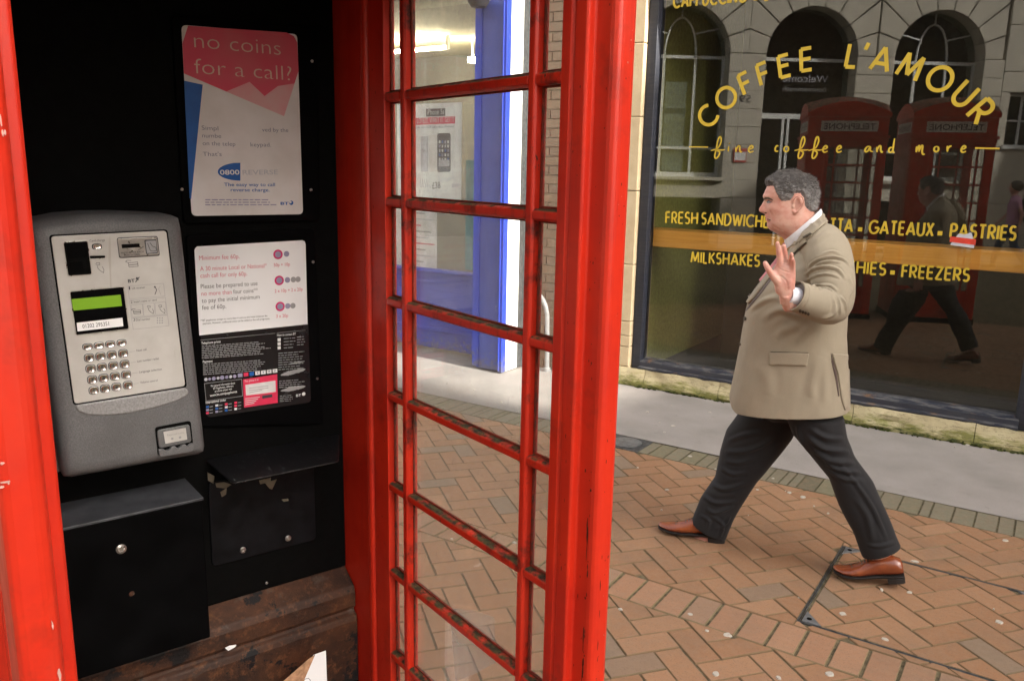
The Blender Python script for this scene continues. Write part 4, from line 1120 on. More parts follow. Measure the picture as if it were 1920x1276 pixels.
# rusted casting below the lining
mb = MB(); mb.prism([(0.70, 0.736), (0.680, 0.7358), (0.632, 0.705), (0.626, 0.690), (0.626, 0.652), (0.634, 0.648), (0.634, 0.640), (0.622, 0.634), (0.618, 0.62), (0.618, 0.0755), (0.70, 0.0755)], 'x', -0.699, -0.0014)
bpart(mb, 'rusted_casting', 'rust', booth, bevel=0.004)
mb = MB(); mb.box(-0.66, -0.02, -0.130, 0.69, 2.06, ZTOP - 0.001); bpart(mb, 'ceiling_panel', 'black_matt', booth)
# top: cornice, fascia with lettered panels, sail dome
mb = MB(); mb.box(-0.765, 0.063, -0.187, 0.727, ZTOP + 0.001, ZTOP + 0.05); mb.box(-0.780, 0.078, -0.202, 0.742, ZTOP + 0.0502, ZTOP + 0.085); mb.box(-0.755, 0.053, -0.178, 0.717, ZTOP + 0.0852, ZTOP + 0.29); bpart(mb, 'fascia', 'red', booth, bevel=0.006)
def dome():
    mb = MB(); n = 16; x0, x1, y0, y1 = -0.772, 0.07, -0.195, 0.735; zb = ZTOP + 0.292; cx, cy, hx_, hy_ = (x0 + x1) / 2, (y0 + y1) / 2, (x1 - x0) / 2, (y1 - y0) / 2
    vs = []
    for i in range(n + 1):
        for j in range(n + 1):
            u_, v_ = -1 + 2 * i / n, -1 + 2 * j / n
            vs.append((cx + u_ * hx_, cy + v_ * hy_, zb + 0.045 + 0.13 * (1 - u_ * u_) + 0.13 * (1 - v_ * v_) - 0.05 * (1 - u_ * u_) * (1 - v_ * v_)))
    N = (n + 1) ** 2; vs += [(v[0], v[1], zb) for v in vs[:N]]
    id_ = lambda i, j: i * (n + 1) + j; fs = []
    for i in range(n):
        for j in range(n): fs += [(id_(i, j), id_(i + 1, j), id_(i + 1, j + 1), id_(i, j + 1)), (N + id_(i, j), N + id_(i, j + 1), N + id_(i + 1, j + 1), N + id_(i + 1, j))]
    for i in range(n):
        for e in ((id_(i, 0), id_(i + 1, 0)), (id_(i + 1, n), id_(i, n)), (id_(0, i + 1), id_(0, i)), (id_(n, i), id_(n, i + 1))): fs.append((e[0], N + e[0], N + e[1], e[1]))
    return mb.add(vs, fs)
bpart(dome(), 'domed_roof', 'red', booth)
for k, (x0, x1, y0, y1) in enumerate(((0.0535, 0.057, -0.06, 0.577), (-0.759, -0.7555, -0.06, 0.577), (-0.67, -0.03, -0.182, -0.1785), (-0.67, -0.03, 0.7175, 0.721))):
    mb = MB(); mb.box(x0, x1, y0, y1, ZTOP + 0.125, ZTOP + 0.245); pn = bpart(mb, 'sign_panel', 'ink_white', booth)
    me = text_mesh('TELEPHONE', 0.012); vs = [v.co for v in me.vertices]; a_, b_ = min(v.x for v in vs), max(v.x for v in vs); mb = MB(); out = []
    for v in vs:
        q = (v.x - a_) / (b_ - a_); zz = ZTOP + 0.15 + v.y * 0.095
        out.append({0: (x1 + .001, lerp(y0 + .03, y1 - .03, q), zz), 1: (x0 - .001, lerp(y1 - .03, y0 + .03, q), zz), 2: (lerp(x0 + .03, x1 - .03, q), y0 - .001, zz), 3: (lerp(x1 - .03, x0 + .03, q), y1 + .001, zz)}[k])
    mb.add(out, [tuple(p.vertices) for p in me.polygons]); mb.build('lettering', M['ink_dark'], pn)
    bpy.data.meshes.remove(me)
# second, closed box standing right behind: a copy of the first with a door of its own
def copy_tree(o, parent=None):
    c = o.copy(); COL.objects.link(c)
    if parent is not None: c.parent = parent
    for ch in o.children: copy_tree(ch, c)
    return c
booth2 = copy_tree(booth)
p = bworld(TC, 0.25 + 1.16, 0); booth2.location = p
tag(booth2, 'second red telephone box standing behind the first, seen only mirrored in the shop window', 'telephone box')
# washers and screws on the lining
def screw(x, y, s, r, m='steel', root=None):
    t_, z_ = bx_s(x, y, s)
    mb = MB(); mb.lathe([(r, 0.0), (r, r * 0.35), (r * 0.75, r * 0.6), (r * 0.3, r * 0.62), (r * 0.28, r * 0.2), (0.0, r * 0.2)], 12, axis='y', c=(t_, s, z_)); bpart(mb, 'screw', m, root or booth, smooth=True)
for x, y in ((585, 115), (583, 356), (341, 355), (587, 491), (595, 709), (500, 1092)): screw(x, y, 0.668 if y < 800 else 0.68, 0.0032)

# ---- notice frames and boards
SB = 0.668
def quad_box(pts_px, s, r, d, name, m, root, bevel=0.0):
    pts = [bx_s(x, y, s) for x, y in pts_px]
    mb = MB(); mb.prism(ccw(rquad(pts, r)), 'y', s, s + d); return bpart(mb, name, m, root, bevel=bevel)
quad_box([(322, 28), (596, 52), (600, 414), (345, 420)], SB + 0.001, 0.01, 0.0105, 'upper_notice_frame', 'black_metal', booth, 0.002)
quad_box([(349, 440), (590, 428), (606, 795), (372, 800)], SB + 0.001, 0.01, 0.0105, 'lower_notice_frame', 'black_metal', booth, 0.002)
def notice(name, label, px, m):
    c = [bx_s(x, y, SB) for x, y in px]
    cx, cz = sum(q[0] for q in c) / 4, sum(q[1] for q in c) / 4
    t = bthing(name, label, 'notice', cx, SB, cz)
    mb = MB(); mb.prism(ccw(rquad(c, 0.010)), 'y', SB - 0.0012, SB); return t, bpart(mb, 'sheet', m, t)
n1, sh1 = notice('notice', 'sun-bleached pink, white and blue notice asking about coins for a call', [(339.8, 47), (556.8, 64.5), (567.8, 401.5), (359.2, 404.8)], 'paper_worn')
Z1 = lambda x, y: bx_s(320 + x / 3.19, 30 + y / 3.19, SB)
pr = Print(sh1, SB - 0.0012)
pr.poly([Z1(*q) for q in ((103, 60), (690, 100), (735, 122), (755, 160), (763, 330), (676, 600), (78, 345), (69, 165))], 'pink', 1)
pr.poly([Z1(*q) for q in ((330, 453), (470, 395), (560, 480), (640, 420), (738, 405), (676, 600))], 'pink_pale', 1.6)
pr.poly([Z1(*q) for q in ((79, 388), (190, 412), (121, 1095), (112, 1090))], 'ink_blue', 1)
def T1(s, x0, y0, x1, y1, h, m, off=0.0): pr.text(s, Z1(x0, y0), Z1(x1, y1), h, m, off)
T1('no coins', 140, 190, 657, 236, 0.0300, 'ink_ghost', -0.014); T1('for a call?', 142, 345, 722, 388, 0.0300, 'ink_ghost', -0.014)
T1('Simpl', 184, 681, 283, 685, 0.0085, 'ink_slate', -0.008); T1('ved by the', 545, 692, 701, 695, 0.0085, 'ink_slate', -0.008); T1('numbe', 187, 727, 300, 730, 0.0085, 'ink_slate', -0.008)
T1('on the telep', 190, 773, 385, 778, 0.0085, 'ink_slate', -0.008); T1('keypad.', 476, 781, 598, 782, 0.0085, 'ink_slate', -0.008); T1("That's", 191, 838, 303, 838, 0.0085, 'ink_slate', -0.008)
fish = [Z1(415, 878), Z1(415, 985)] + [Z1(415 - 135 * math.sin(R(a)), 931 + 54 * math.cos(R(a))) for a in range(8, 176, 12)]
pr.poly(fish, 'ink_blue', 1.2)
T1('0800', 293, 949, 410, 948, 0.0098, 'ink_white', 0.018); T1('REVERSE', 428, 949, 640, 947, 0.0098, 'ink_pale', 0.012)
T1('The easy way to call', 318, 1018, 622, 1018, 0.0072, 'ink_blue', 0.008); T1('reverse charge.', 357, 1049, 590, 1050, 0.0072, 'ink_blue', 0.008)
for k, (x0, x1) in enumerate(((205, 595), (205, 592), (205, 640))):
    x = x0
    while x < x1 - 10:
        w_ = random.uniform(14, 40); pr.line(Z1(x, 1099 + 15 * k), Z1(min(x + w_, x1), 1099 + 15 * k), 0.0020, 'ink_lilac'); x += w_ + 7
T1('BT', 655, 1129, 704, 1129, 0.0062, 'ink_blue', 0.02); pr.disc(Z1(719, 1117), 0.0048, 'ink_blue', 2); pr.disc(Z1(714, 1113), 0.0026, 'paper_worn', 3)
pr.build('printed_matter')
n2, sh2 = notice('tariff_notice', 'half white, half black call tariff notice with coin pictures, below the pink one', [(363.8, 463), (571.9, 451.5), (582.9, 753.5), (387.8, 782.5)], 'notice_black')
Z2 = lambda x, y: bx_s(340 + x / 3.45, 430 + y / 3.45, SB)
pr = Print(sh2, SB - 0.0012)
pr.poly([Z2(*q) for q in ((83, 135), (88, 122), (100, 110), (780, 70), (796, 77), (802, 95), (815, 612), (115, 684))], 'white_paper', 1)
def T2(s, x0, y0, x1, y1, h, m, off=0.0): pr.text(s, Z2(x0, y0), Z2(x1, y1), h, m, off)
T2('Minimum fee 60p.', 113, 198, 374, 187, 0.0095, 'ink_red', -0.006); T2('A 30 minute Local or National*', 120, 268, 550, 246, 0.0095, 'ink_red', -0.006); T2('cash call for only 60p.', 121, 312, 424, 298, 0.0095, 'ink_red', -0.006)
T2('Please be prepared to use', 124, 382, 490, 360, 0.0095, 'ink_dark', -0.006); T2('no more than', 128, 428, 323, 416, 0.0095, 'ink_red', -0.006); T2('four coins**', 334, 415, 492, 405, 0.0095, 'ink_dark', -0.006)
T2('to pay the initial minimum', 130, 474, 504, 446, 0.0095, 'ink_dark', -0.006); T2('fee of 60p.', 132, 518, 288, 508, 0.0095, 'ink_dark', -0.006)
T2('**BT payphones accept no more than 4 coins as the initial minimum fee', 122, 594, 554, 562, 0.0042, 'ink_dark'); T2('payment. However, additional coins can be added as the call progresses.', 137, 613, 570, 580, 0.0042, 'ink_dark')
for (x, y, ex) in ((623, 161, (678,)), (631, 329, (684, 722, 752)), (637, 497, (686, 719))):
    pr.disc(Z2(x, y), 0.0105, 'ink_magenta', 2, 20); pr.disc(Z2(x, y), 0.0068, 'ink_lilac', 3, 18)
    for e in ex[::-1]: pr.disc(Z2(e, y - (e - x) * 0.06), 0.0062, 'ink_lilac' if e < 700 else 'ink_grey', 2.4, 16)
T2('50p + 10p', 596, 240, 700, 234, 0.0075, 'ink_red'); T2('2 x 10p + 2 x 20p', 602, 408, 782, 395, 0.0075, 'ink_red'); T2('3 x 20p', 611, 570, 688, 565, 0.0075, 'ink_red')
def fine(x0, x1, y0, y1, rows, w=0.0015, m='ink_grey', last=1.0):
    for k in range(rows):
        a = x0; e = lerp(x0, x1, random.uniform(0.72, 1.0)); y = lerp(y0, y1, k / max(1, rows - 1))
        while a < e - 4:
            b = min(e, a + random.uniform(10, 34)); sl = -0.075; pr.line(Z2(a, y + (a - x0) * sl), Z2(b, y + (b - x0) * sl), w, m); a = b + 5
pr.line(Z2(120, 715), Z2(606, 670), 0.0008, 'ink_grey'); pr.line(Z2(615, 668), Z2(800, 650), 0.0008, 'ink_grey')
T2('Telephone prices', 128, 742, 252, 730, 0.0055, 'ink_white', 0.012); T2('Payment', 137, 862, 200, 856, 0.0055, 'ink_white', 0.012); T2('How to contact BT', 617, 690, 738, 680, 0.0055, 'ink_white', 0.012)
fine(130, 605, 754, 832, 8); fine(138, 608, 872, 936, 6); fine(625, 802, 800, 905, 8); fine(660, 740, 705, 765, 4); fine(745, 802, 695, 745, 4); fine(630, 802, 980, 1020, 4); fine(635, 720, 1075, 1110, 4, 0.001)
for k in range(3): q = Z2(631, 712 + 26 * k); pr.poly([(q[0] - .0035, q[1] - .0035), (q[0] + .0035, q[1] - .0035), (q[0] + .0035, q[1] + .0035), (q[0] - .0035, q[1] + .0035)], 'ink_white')
for k, x in enumerate((157, 181, 208, 236, 262, 292, 317, 343)): pr.disc(Z2(x, 968 - (x - 157) * 0.11), (0.0035, 0.003, 0.0042, 0.0032, 0.0046, 0.0036, 0.0034, 0.0038)[k], 'ink_lilac' if k % 3 else 'ink_pale', 2)
for k in range(7):
    x = 363 + k * 37.5; y = 942 - k * 4.8; pr.poly([Z2(x, y - 11), Z2(x + 30, y - 15), Z2(x + 31, y + 9), Z2(x + 1, y + 13)], ('ink_lilac', 'ink_crimson', 'ink_blue', 'ink_white', 'ink_white', 'ink_white', 'ink_white')[k], 2)
    if k > 2: pr.poly([Z2(x + 9, y - 5), Z2(x + 20, y - 7), Z2(x + 15, y + 6)], 'ink_slate', 3)
pr.loop([Z2(147, 995), Z2(388, 966), Z2(394, 1075), Z2(158, 1108)], 0.0009, 'ink_grey')
T2('For general information about', 190, 1016, 345, 996, 0.0045, 'ink_white', 0.006); T2('BT Payphones, different', 205, 1033, 335, 1015, 0.0045, 'ink_white', 0.006); T2('products please visit', 215, 1050, 325, 1034, 0.0045, 'ink_white', 0.006); T2('www.bt.com/payphones', 183, 1079, 358, 1052, 0.0055, 'ink_white', 0.012)
T2('International codes', 155, 1124, 286, 1106, 0.0052, 'ink_white', 0.012)
for cx in range(4):
    for r_ in range(3):
        x, y = 158 + cx * 61, 1146 + r_ * 20 - cx * 9; pr.poly([Z2(x, y - 6), Z2(x + 18, y - 8), Z2(x + 18, y + 5), Z2(x, y + 7)], ('ink_blue', 'ink_crimson', 'ink_white', 'ink_lilac', 'ink_crimson')[(cx * 2 + r_ * 3) % 5]); pr.line(Z2(x + 22, y - 1), Z2(x + 44, y - 4), 0.0013, 'ink_grey')
pr.poly([Z2(*q) for q in ((397, 968), (618, 934), (622, 1118), (404, 1150))], 'ink_crimson', 1.4)
T2('This phone is at', 406, 987, 497, 974, 0.0052, 'ink_white', 0.008)
pr.poly([Z2(*q) for q in ((412, 1003), (606, 975), (610, 1048), (416, 1072))], 'ink_white', 2)
for k in range(3): pr.line(Z2(435, 1025 + 14 * k), Z2(560 - 40 * (k == 2), 1008 + 14 * k), 0.0012, 'ink_grey', 3)
for k in range(4): pr.line(Z2(410, 1092 + 13 * k), Z2(505 - 12 * k, 1081 + 13 * k), 0.0014, 'ink_white', 3)
pr.poly([Z2(*q) for q in ((520, 1073), (585, 1063), (586, 1082), (521, 1092))], 'ink_dark', 3)
T2('BT', 740, 1080, 772, 1076, 0.0058, 'ink_white', 0.015); pr.disc(Z2(789, 1062), 0.0042, 'ink_white', 2)
for (x0, y0, x1, y1) in ((640, 940, 800, 902), (640, 1042, 800, 1012), (690, 870, 795, 850)):   # scratched-off print
    n = 22; top = []; bot = []
    for k in range(n + 1):
        u_ = k / n; x = lerp(x0, x1, u_); y = lerp(y0, y1, u_); h_ = (15 if y0 != 870 else 6) * math.sqrt(max(0.02, math.sin(math.pi * u_))) * random.uniform(0.75, 1.1)
        top.append(Z2(x, y - h_)); bot.append(Z2(x, y + h_))
    pr.poly(top + bot[::-1], 'ink_grey', 2.6)
pr.build('printed_matter')

# ---- payphone
SF = 0.545
phone = bthing('payphone', 'grey wall payphone with silver keypad plate and green lit display in the red box', 'payphone', -0.47, 0.68, 1.04)
K = lambda x, y, s=SF: bx_s(x, y, s)
def P3(x, y): return 40 + x / 4.908, 380 + y / 4.908
def P4(x, y): return 40 + x / 4.2526, 620 + y / 4.2526
outl = [K(*q) for q in ((54, 424), (75, 414), (120, 405), (170, 401), (225, 400), (285, 402), (328, 404), (342, 410), (347, 430), (360, 560), (374, 690), (388, 815), (391, 842), (389, 852), (380, 857), (300, 871), (200, 890), (134, 902), (124, 901), (119, 890), (100, 745), (76, 580), (57, 450))]
cen = (sum(p[0] for p in outl) / len(outl), sum(p[1] for p in outl) / len(outl))
def inset(d): 
    o = []
    for p in outl:
        v = Vector((cen[0] - p[0], cen[1] - p[1])); o.append((p[0] + d * (1 if v.x > 0 else -1) * min(1, abs(v.x) / 0.06), p[1] + d * (1 if v.y > 0 else -1) * min(1, abs(v.y) / 0.1)))
    return o
mb = MB(); mb.loft([[(p[0], s, p[1]) for p in inset(d)] for d, s in ((0.0, 0.668), (0.0, 0.575), (0.003, 0.562), (0.009, 0.5535), (0.018, 0.5485), (0.030, 0.5475))])
bpart(mb, 'housing', 'casting', phone, smooth=True)
mb = MB(); q0 = [K(x, y, 0.60) for x, y in ((74, 430), (330, 420), (360, 800), (100, 893))]
mb.prism(ccw(rquad([(q[0] - 0.018 if i in (0, 3) else q[0], q[1]) for i, q in enumerate(q0)], 0.012)), 'y', 0.602, 0.679); bpart(mb, 'back_box', 'casting', phone, bevel=0.004)
plate_px = [P3(272, 310), P3(1335, 258), P4(1308, 440), P4(425, 583)]
def ppatch(pts_px, name, m, s0, s1, r=0.004, bevel=0.0, root=None):
    mb = MB(); mb.prism(ccw(rquad([K(*q) for q in pts_px], r)), 'y', s0, s1); return bpart(mb, name, m, root or phone, bevel=bevel)
grow = 1.006; pc = (sum(q[0] for q in plate_px) / 4, sum(q[1] for q in plate_px) / 4)
ppatch([(pc[0] + (q[0] - pc[0]) * 1.028, pc[1] + (q[1] - pc[1]) * 1.017) for q in plate_px], 'plate_recess', 'black_metal', SF + 0.0016, SF + 0.0024, 0.006)
fp = ppatch(plate_px, 'face_plate', 'plate', SF, SF + 0.004, 0.006, 0.0012)
# curved lip under the plate
a, b = P4(430, 592), P4(1312, 452)
lip = [a] + [P4(x, y) for x, y in ((450, 640), (520, 668), (650, 676), (850, 660), (1050, 618), (1220, 568), (1320, 520), (1338, 490))] + [b]
mb = MB(); mb.prism(ccw([K(*q) for q in lip]), 'y', SF - 0.0006, SF + 0.006); bpart(mb, 'plate_lip', flat('pale_grey_casting', (0.27, 0.27, 0.275), 0.45, 0, 0.5, 0.15, 300, 0.3, 500, 0.001), phone, bevel=0.003)
# coin chute: stepped dark recess with a slot to the right
ppatch([P3(380, 358), P3(613, 343), P3(655, 664), P3(425, 680)], 'coin_recess', 'steel', SF - 0.0006, SF + 0.003, 0.004, 0.0008)
ppatch([P3(388, 368), P3(606, 353), P3(645, 656), P3(433, 670)], 'coin_chute', 'black_matt', SF - 0.0012, SF + 0.002, 0.003)
ppatch([P3(412, 385), P3(590, 372), P3(605, 500), P3(425, 515)], 'chute_plate', 'black_metal', SF - 0.0018, SF - 0.0013, 0.001)
ppatch([P3(437, 545), P3(560, 535), P3(572, 640), P3(450, 650)], 'chute_plate', 'black_metal', SF - 0.0018, SF - 0.0013, 0.001)
ppatch([P3(640, 480), P3(776, 476), P3(780, 516), P3(644, 522)], 'coin_slot', 'steel', SF - 0.0006, SF + 0.003, 0.0035)
ppatch([P3(628, 488), P3(770, 485), P3(773, 507), P3(632, 514)], 'slot_opening', 'black_matt', SF - 0.0011, SF + 0.003, 0.002)
def oval(cx, cy, rx, rz, name, m, s0, h, root=None, n=18):
    mb = MB(); rings = []
    for f, d in ((1.0, 0.0), (1.0, h * 0.5), (0.86, h), (0.55, h * 0.8)):
        rings.append([(cx + rx * f * math.copysign(abs(math.cos(2 * math.pi * k / n)) ** 0.7, math.cos(2 * math.pi * k / n)), s0 - d, cz + rz * f * math.copysign(abs(math.sin(2 * math.pi * k / n)) ** 0.7, math.sin(2 * math.pi * k / n))) for cz in (cy,) for k in range(n)])
    mb.loft(rings); return bpart(mb, name, m, root or phone, smooth=True)
c = K(*P3(695, 403)); oval(c[0], c[1], 0.0082, 0.0052, 'button_ring', 'black_metal', SF - 0.0002, 0.0008); oval(c[0], c[1], 0.0070, 0.0042, 'change_button', 'chrome', SF, 0.0035)
# card reader
ppatch([P3(876, 322), P3(1252, 305), P3(1275, 488), P3(900, 510)], 'card_reader_rim', 'ink_dark', SF - 0.0003, SF + 0.002, 0.004)
cr = ppatch([P3(882, 330), P3(1246, 313), P3(1268, 480), P3(906, 502)], 'card_reader', 'steel', SF - 0.0012, SF + 0.002, 0.0035, 0.0006)
c = K(*P3(1003, 398)); oval(c[0], c[1], 0.0075, 0.0068, 'card_guide', 'steel', SF - 0.001, 0.002)
ppatch([P3(920, 382), P3(1083, 374), P3(1087, 408), P3(924, 418)], 'card_slot', 'black_matt', SF - 0.0036, SF, 0.001)
ppatch([P3(1130, 342), P3(1240, 336), P3(1254, 464), P3(1146, 472)], 'chip_window_rim', 'ink_dark', SF - 0.0016, SF, 0.002)
ppatch([P3(1140, 352), P3(1236, 346), P3(1248, 456), P3(1154, 464)], 'chip_window', 'ink_grey', SF - 0.0020, SF, 0.001)
# display window
ppatch([P3(440, 812), P3(944, 766), P3(995, 1164), P3(502, 1224)], 'display_rim', 'steel', SF - 0.0004, SF + 0.003, 0.004)
dw = ppatch([P3(448, 820), P3(936, 775), P3(986, 1156), P3(509, 1214)], 'display_window', 'black_metal', SF - 0.0010, SF + 0.003, 0.003)
ppatch([P3(460, 886), P3(911, 845), P3(926, 948), P3(479, 991)], 'green_screen', 'lcd', SF - 0.0014, SF, 0.0005)
nl = ppatch([P3(507, 1103), P3(929, 1056), P3(937, 1134), P3(516, 1182)], 'number_label', 'white_paper', SF - 0.0015, SF, 0.0008)
pr = Print(fp, SF)
F3 = lambda x, y: K(*P3(x, y)); F4 = lambda x, y: K(*P4(x, y))
pr.text('01202 295351', F3(562, 1152), F3(806, 1126), 0.0072, 'ink_dark', 0.0, 5)
pr.text('Card change', F3(628, 360), F3(770, 352), 0.0042, 'ink_dark', 0.0, 1)
pr.text('BT', F3(982, 735), F3(1045, 729), 0.0060, 'ink_dark', 0.03, 1)
pr.line(F3(1050, 730), F3(1086, 682), 0.0016, 'ink_dark', 1); pr.line(F3(1052, 700), F3(1082, 708), 0.0012, 'ink_dark', 1); pr.disc(F3(1063, 692), 0.0016, 'ink_dark', 1)
for lp_ in ([(980, 768), (1308, 741), (1322, 858), (993, 885)], [(996, 900), (1325, 870), (1345, 1028), (1012, 1060)], [(1013, 1066), (1345, 1034), (1358, 1130), (1030, 1165)], [(1010, 940), (1112, 930), (1122, 1040), (1020, 1050)], [(1118, 929), (1220, 920), (1230, 1032), (1128, 1040)], [(1228, 919), (1325, 910), (1335, 1020), (1238, 1030)]):
    pr.loop([F3(*q) for q in lp_], 0.0006, 'ink_grey', 1)
pr.text('1', F3(990, 800), F3(1002, 799), 0.006, 'ink_dark', 0, 1); pr.text('Lift receiver', F3(1018, 797), F3(1140, 786), 0.0042, 'ink_dark', 0, 1)
pr.text('2', F3(1006, 926), F3(1024, 924), 0.006, 'ink_dark', 0, 1); pr.text('Insert coins or card', F3(1036, 922), F3(1245, 902), 0.0042, 'ink_dark', 0, 1)
pr.text('3', F3(1030, 1090), F3(1048, 1088), 0.006, 'ink_dark', 0, 1); pr.text('Dial number', F3(1056, 1087), F3(1188, 1076), 0.0042, 'ink_dark', 0, 1)
def glyph_hand(x, y, k=1.0):   # little line drawings on the plate
    for a in ([(-35, -8), (-30, -22), (0, -24), (2, -4), (-33, -2)], [(-20, 4), (-16, 28), (5, 48), (36, 70), (40, 40), (24, 12)]): pr.loop([F3(x + p * k, y + q * k) for p, q in a], 0.0007, 'ink_dark', 1, False)
glyph_hand(720, 575); glyph_hand(1185, 965, 0.8); glyph_hand(1290, 960, 0.8)
for (x, y, k) in ((1030, 565, 1.0), (1065, 1002, 0.75)):
    pr.loop([F3(x - 45 * k, y - 12 * k), F3(x + 40 * k, y - 20 * k), F3(x + 44 * k, y + 20 * k), F3(x - 40 * k, y + 26 * k)], 0.0008, 'ink_dark', 1); pr.line(F3(x - 42 * k, y + 8 * k), F3(x + 42 * k, y), 0.0011, 'ink_dark', 1)
    pr.loop([F3(x - 45 * k, y - 12 * k), F3(x - 72 * k, y - 24 * k), F3(x - 60 * k, y - 36 * k), F3(x - 20 * k, y - 34 * k)], 0.0008, 'ink_dark', 1, False)
pr.loop([F3(1228, 775), F3(1245, 800), F3(1228, 845)], 0.0012, 'ink_dark', 1, False); pr.loop([F3(1278, 765), F3(1262, 790), F3(1284, 848)], 0.0006, 'ink_grey', 1, False); pr.disc(F3(1228, 774), 0.0016, 'ink_dark', 1)
for a in range(3):
    for b in range(3): pr.disc(F3(1252 + a * 22, 1060 + b * 22), 0.0014, 'ink_grey', 1, 8)
pr.loop([F3(1158, 372), F3(1185, 440), F3(1210, 445), F3(1240, 440), F3(1236, 410), F3(1205, 400), F3(1180, 365)], 0.0009, 'ink_dark', 6, False)
pr.text('PRESS AFTER EACH', F3(915, 470), F3(1125, 456), 0.0032, 'ink_dark', 0, 4); pr.text('COIN ENTERED', F3(945, 492), F3(1090, 482), 0.0032, 'ink_dark', 0, 4); pr.line(F3(1075, 435), F3(1125, 400), 0.0009, 'ink_dark', 4)
for s_, y, yb_ in (('Next call', 168, 0), ('Last number redial', 253, 0), ('Language selection', 338, 0), ('Volume control', 422, 0)):
    x = {168: 862, 253: 868, 338: 884, 422: 892}[y]; pr.line(F4(x, y), F4(x + 46, y - 6), 0.0006, 'ink_grey', 1)
    L_ = {168: 80, 253: 172, 338: 180, 422: 138}[y]; pr.text(s_, F4(x + 56, y - 3), F4(x + 56 + L_, y - 3 - L_ * 0.13), 0.0042, 'ink_dark', 0, 1)
pr.build('plate_print')
# keypad: each key with its ring
kc = [[(527, 125), (799, 93)], [(540, 213), (811, 178)], [(552, 300), (823, 263)], [(565, 387), (835, 347)], [(577, 472), (848, 430)]]
lab = [['', '', '', ''], ['1', '2', '3', 'R'], ['4', '5', '6', 'L'], ['7', '8', '9', 'P'], ['*', '0', '#', '']]
pk = Print(fp, SF - 0.0042)
for r_ in range(5):
    for c_ in range(4):
        q = F4(lerp(kc[r_][0][0], kc[r_][1][0], c_ / 3), lerp(kc[r_][0][1], kc[r_][1][1], c_ / 3)); hz = 0.0050 if r_ == 0 else 0.0068
        oval(q[0], q[1], 0.0086, hz + 0.0010, 'key_ring', 'ink_dark', SF - 0.0002, 0.0006)
        oval(q[0], q[1], 0.0076, hz, 'key', 'chrome', SF, 0.0042)
        s_ = lab[r_][c_]
        if s_ in ('R', 'L', 'P', '') or r_ == 0: pk.poly([(q[0] - .0015, q[1] - .0015), (q[0] + .002, q[1]), (q[0] - .0015, q[1] + .0015)], 'ink_dark', 0.1)
        else: pk.text(s_, (q[0] - .0018, q[1] - .0025), (q[0] + .0018, q[1] - .0024), 0.005, 'ink_dark', 0.02, 0.1)
pk.build('key_legend')
# coin return
cr_px = [P4(1066, 770), P4(1352, 716), P4(1374, 945), P4(1092, 1000)]
ppatch(cr_px, 'return_rim', 'black_matt', SF + 0.0005, SF + 0.006, 0.006)
q = [P4(1076, 782), P4(1346, 732), P4(1366, 938), P4(1100, 990)]
fl = ppatch([P4(1080, 790), P4(1340, 742), P4(1358, 884), P4(1098, 936)], 'return_flap', 'casting', SF - 0.002, SF + 0.004, 0.006, 0.002)
tp = [P4(*v) for v in ((1088, 940), (1122, 934), (1150, 952), (1178, 940), (1188, 920), (1222, 914), (1242, 932), (1262, 922), (1272, 904), (1302, 900), (1320, 916), (1340, 896), (1370, 890), (1368, 942), (1340, 960), (1120, 998), (1098, 992))]
mb = MB(); mb.prism(ccw([K(*v) for v in tp]), 'y', SF - 0.006, SF + 0.004); bpart(mb, 'return_tray', 'casting', phone, bevel=0.0015)
rl = ppatch([P4(1130, 802), P4(1308, 770), P4(1320, 862), P4(1146, 896)], 'return_label', 'plate', SF - 0.0026, SF - 0.0019, 0.001)
pr = Print(rl, SF - 0.0026); pr.text('Rejected coins', F4(1160, 836), F4(1295, 812), 0.0045, 'ink_grey', 0, 1); pr.disc(F4(1200, 855), 0.0025, 'ink_grey', 1, 8); pr.disc(F4(1262, 845), 0.0025, 'ink_grey', 1, 8); pr.build('label_print')
# handset on its cradle down the left flank, mostly in the dark
t0 = K(78, 560, 0.60)[0] - 0.030
mb = MB(); mb.tube([(t0, 0.575, 1.46), (t0, 0.555, 1.43), (t0 - .004, 0.548, 1.36), (t0 - .006, 0.55, 1.28), (t0, 0.558, 1.21), (t0, 0.578, 1.18)], [0.026, 0.024, 0.0145, 0.0145, 0.024, 0.026], 14); bpart(mb, 'handset', 'black_metal', phone, smooth=True)
mb = MB(); a, b = K(66, 560, 0.57), K(72, 598, 0.57); mb.tube([(a[0], 0.575, a[1]), (a[0] + .003, 0.562, a[1] - .008), (b[0], 0.562, b[1]), (b[0] + .003, 0.57, b[1] - .004)], 0.0042, 10); bpart(mb, 'cradle_hook', 'chrome', phone, smooth=True)

# ---- black cash box under the payphone
SBX = 0.555
q = [K(105, 992, SBX), K(376, 931, SBX), K(398, 1200, SBX), K(134, 1270, SBX)]
cash = bthing('cash_box', 'black steel box with one steel lock washer, under the grey payphone', 'steel box', (q[0][0] + q[1][0]) / 2, 0.62, q[2][1])
x0, x1 = min(-0.62, q[0][0]), (q[1][0] + q[2][0]) / 2; z0, z1 = (q[2][1] + q[3][1]) / 2, (q[0][1] + q[1][1]) / 2
M['boxtop'] = flat('lit_box_lid', (0.052, 0.055, 0.063), 0.4, 0, 0.4, 0.2, 20)  # paler than the box front: light falling on the lid put into its colour
mb = MB(); mb.box(x0, x1, SBX, 0.679, z0, z1 - 0.006); bpart(mb, 'front', 'black_metal', cash, bevel=0.003)
mb = MB(); mb.box(x0 - 0.003, x1 + 0.002, SBX - 0.003, 0.679, z1 - 0.0058, z1); bpart(mb, 'lid', 'boxtop', cash, bevel=0.0012)
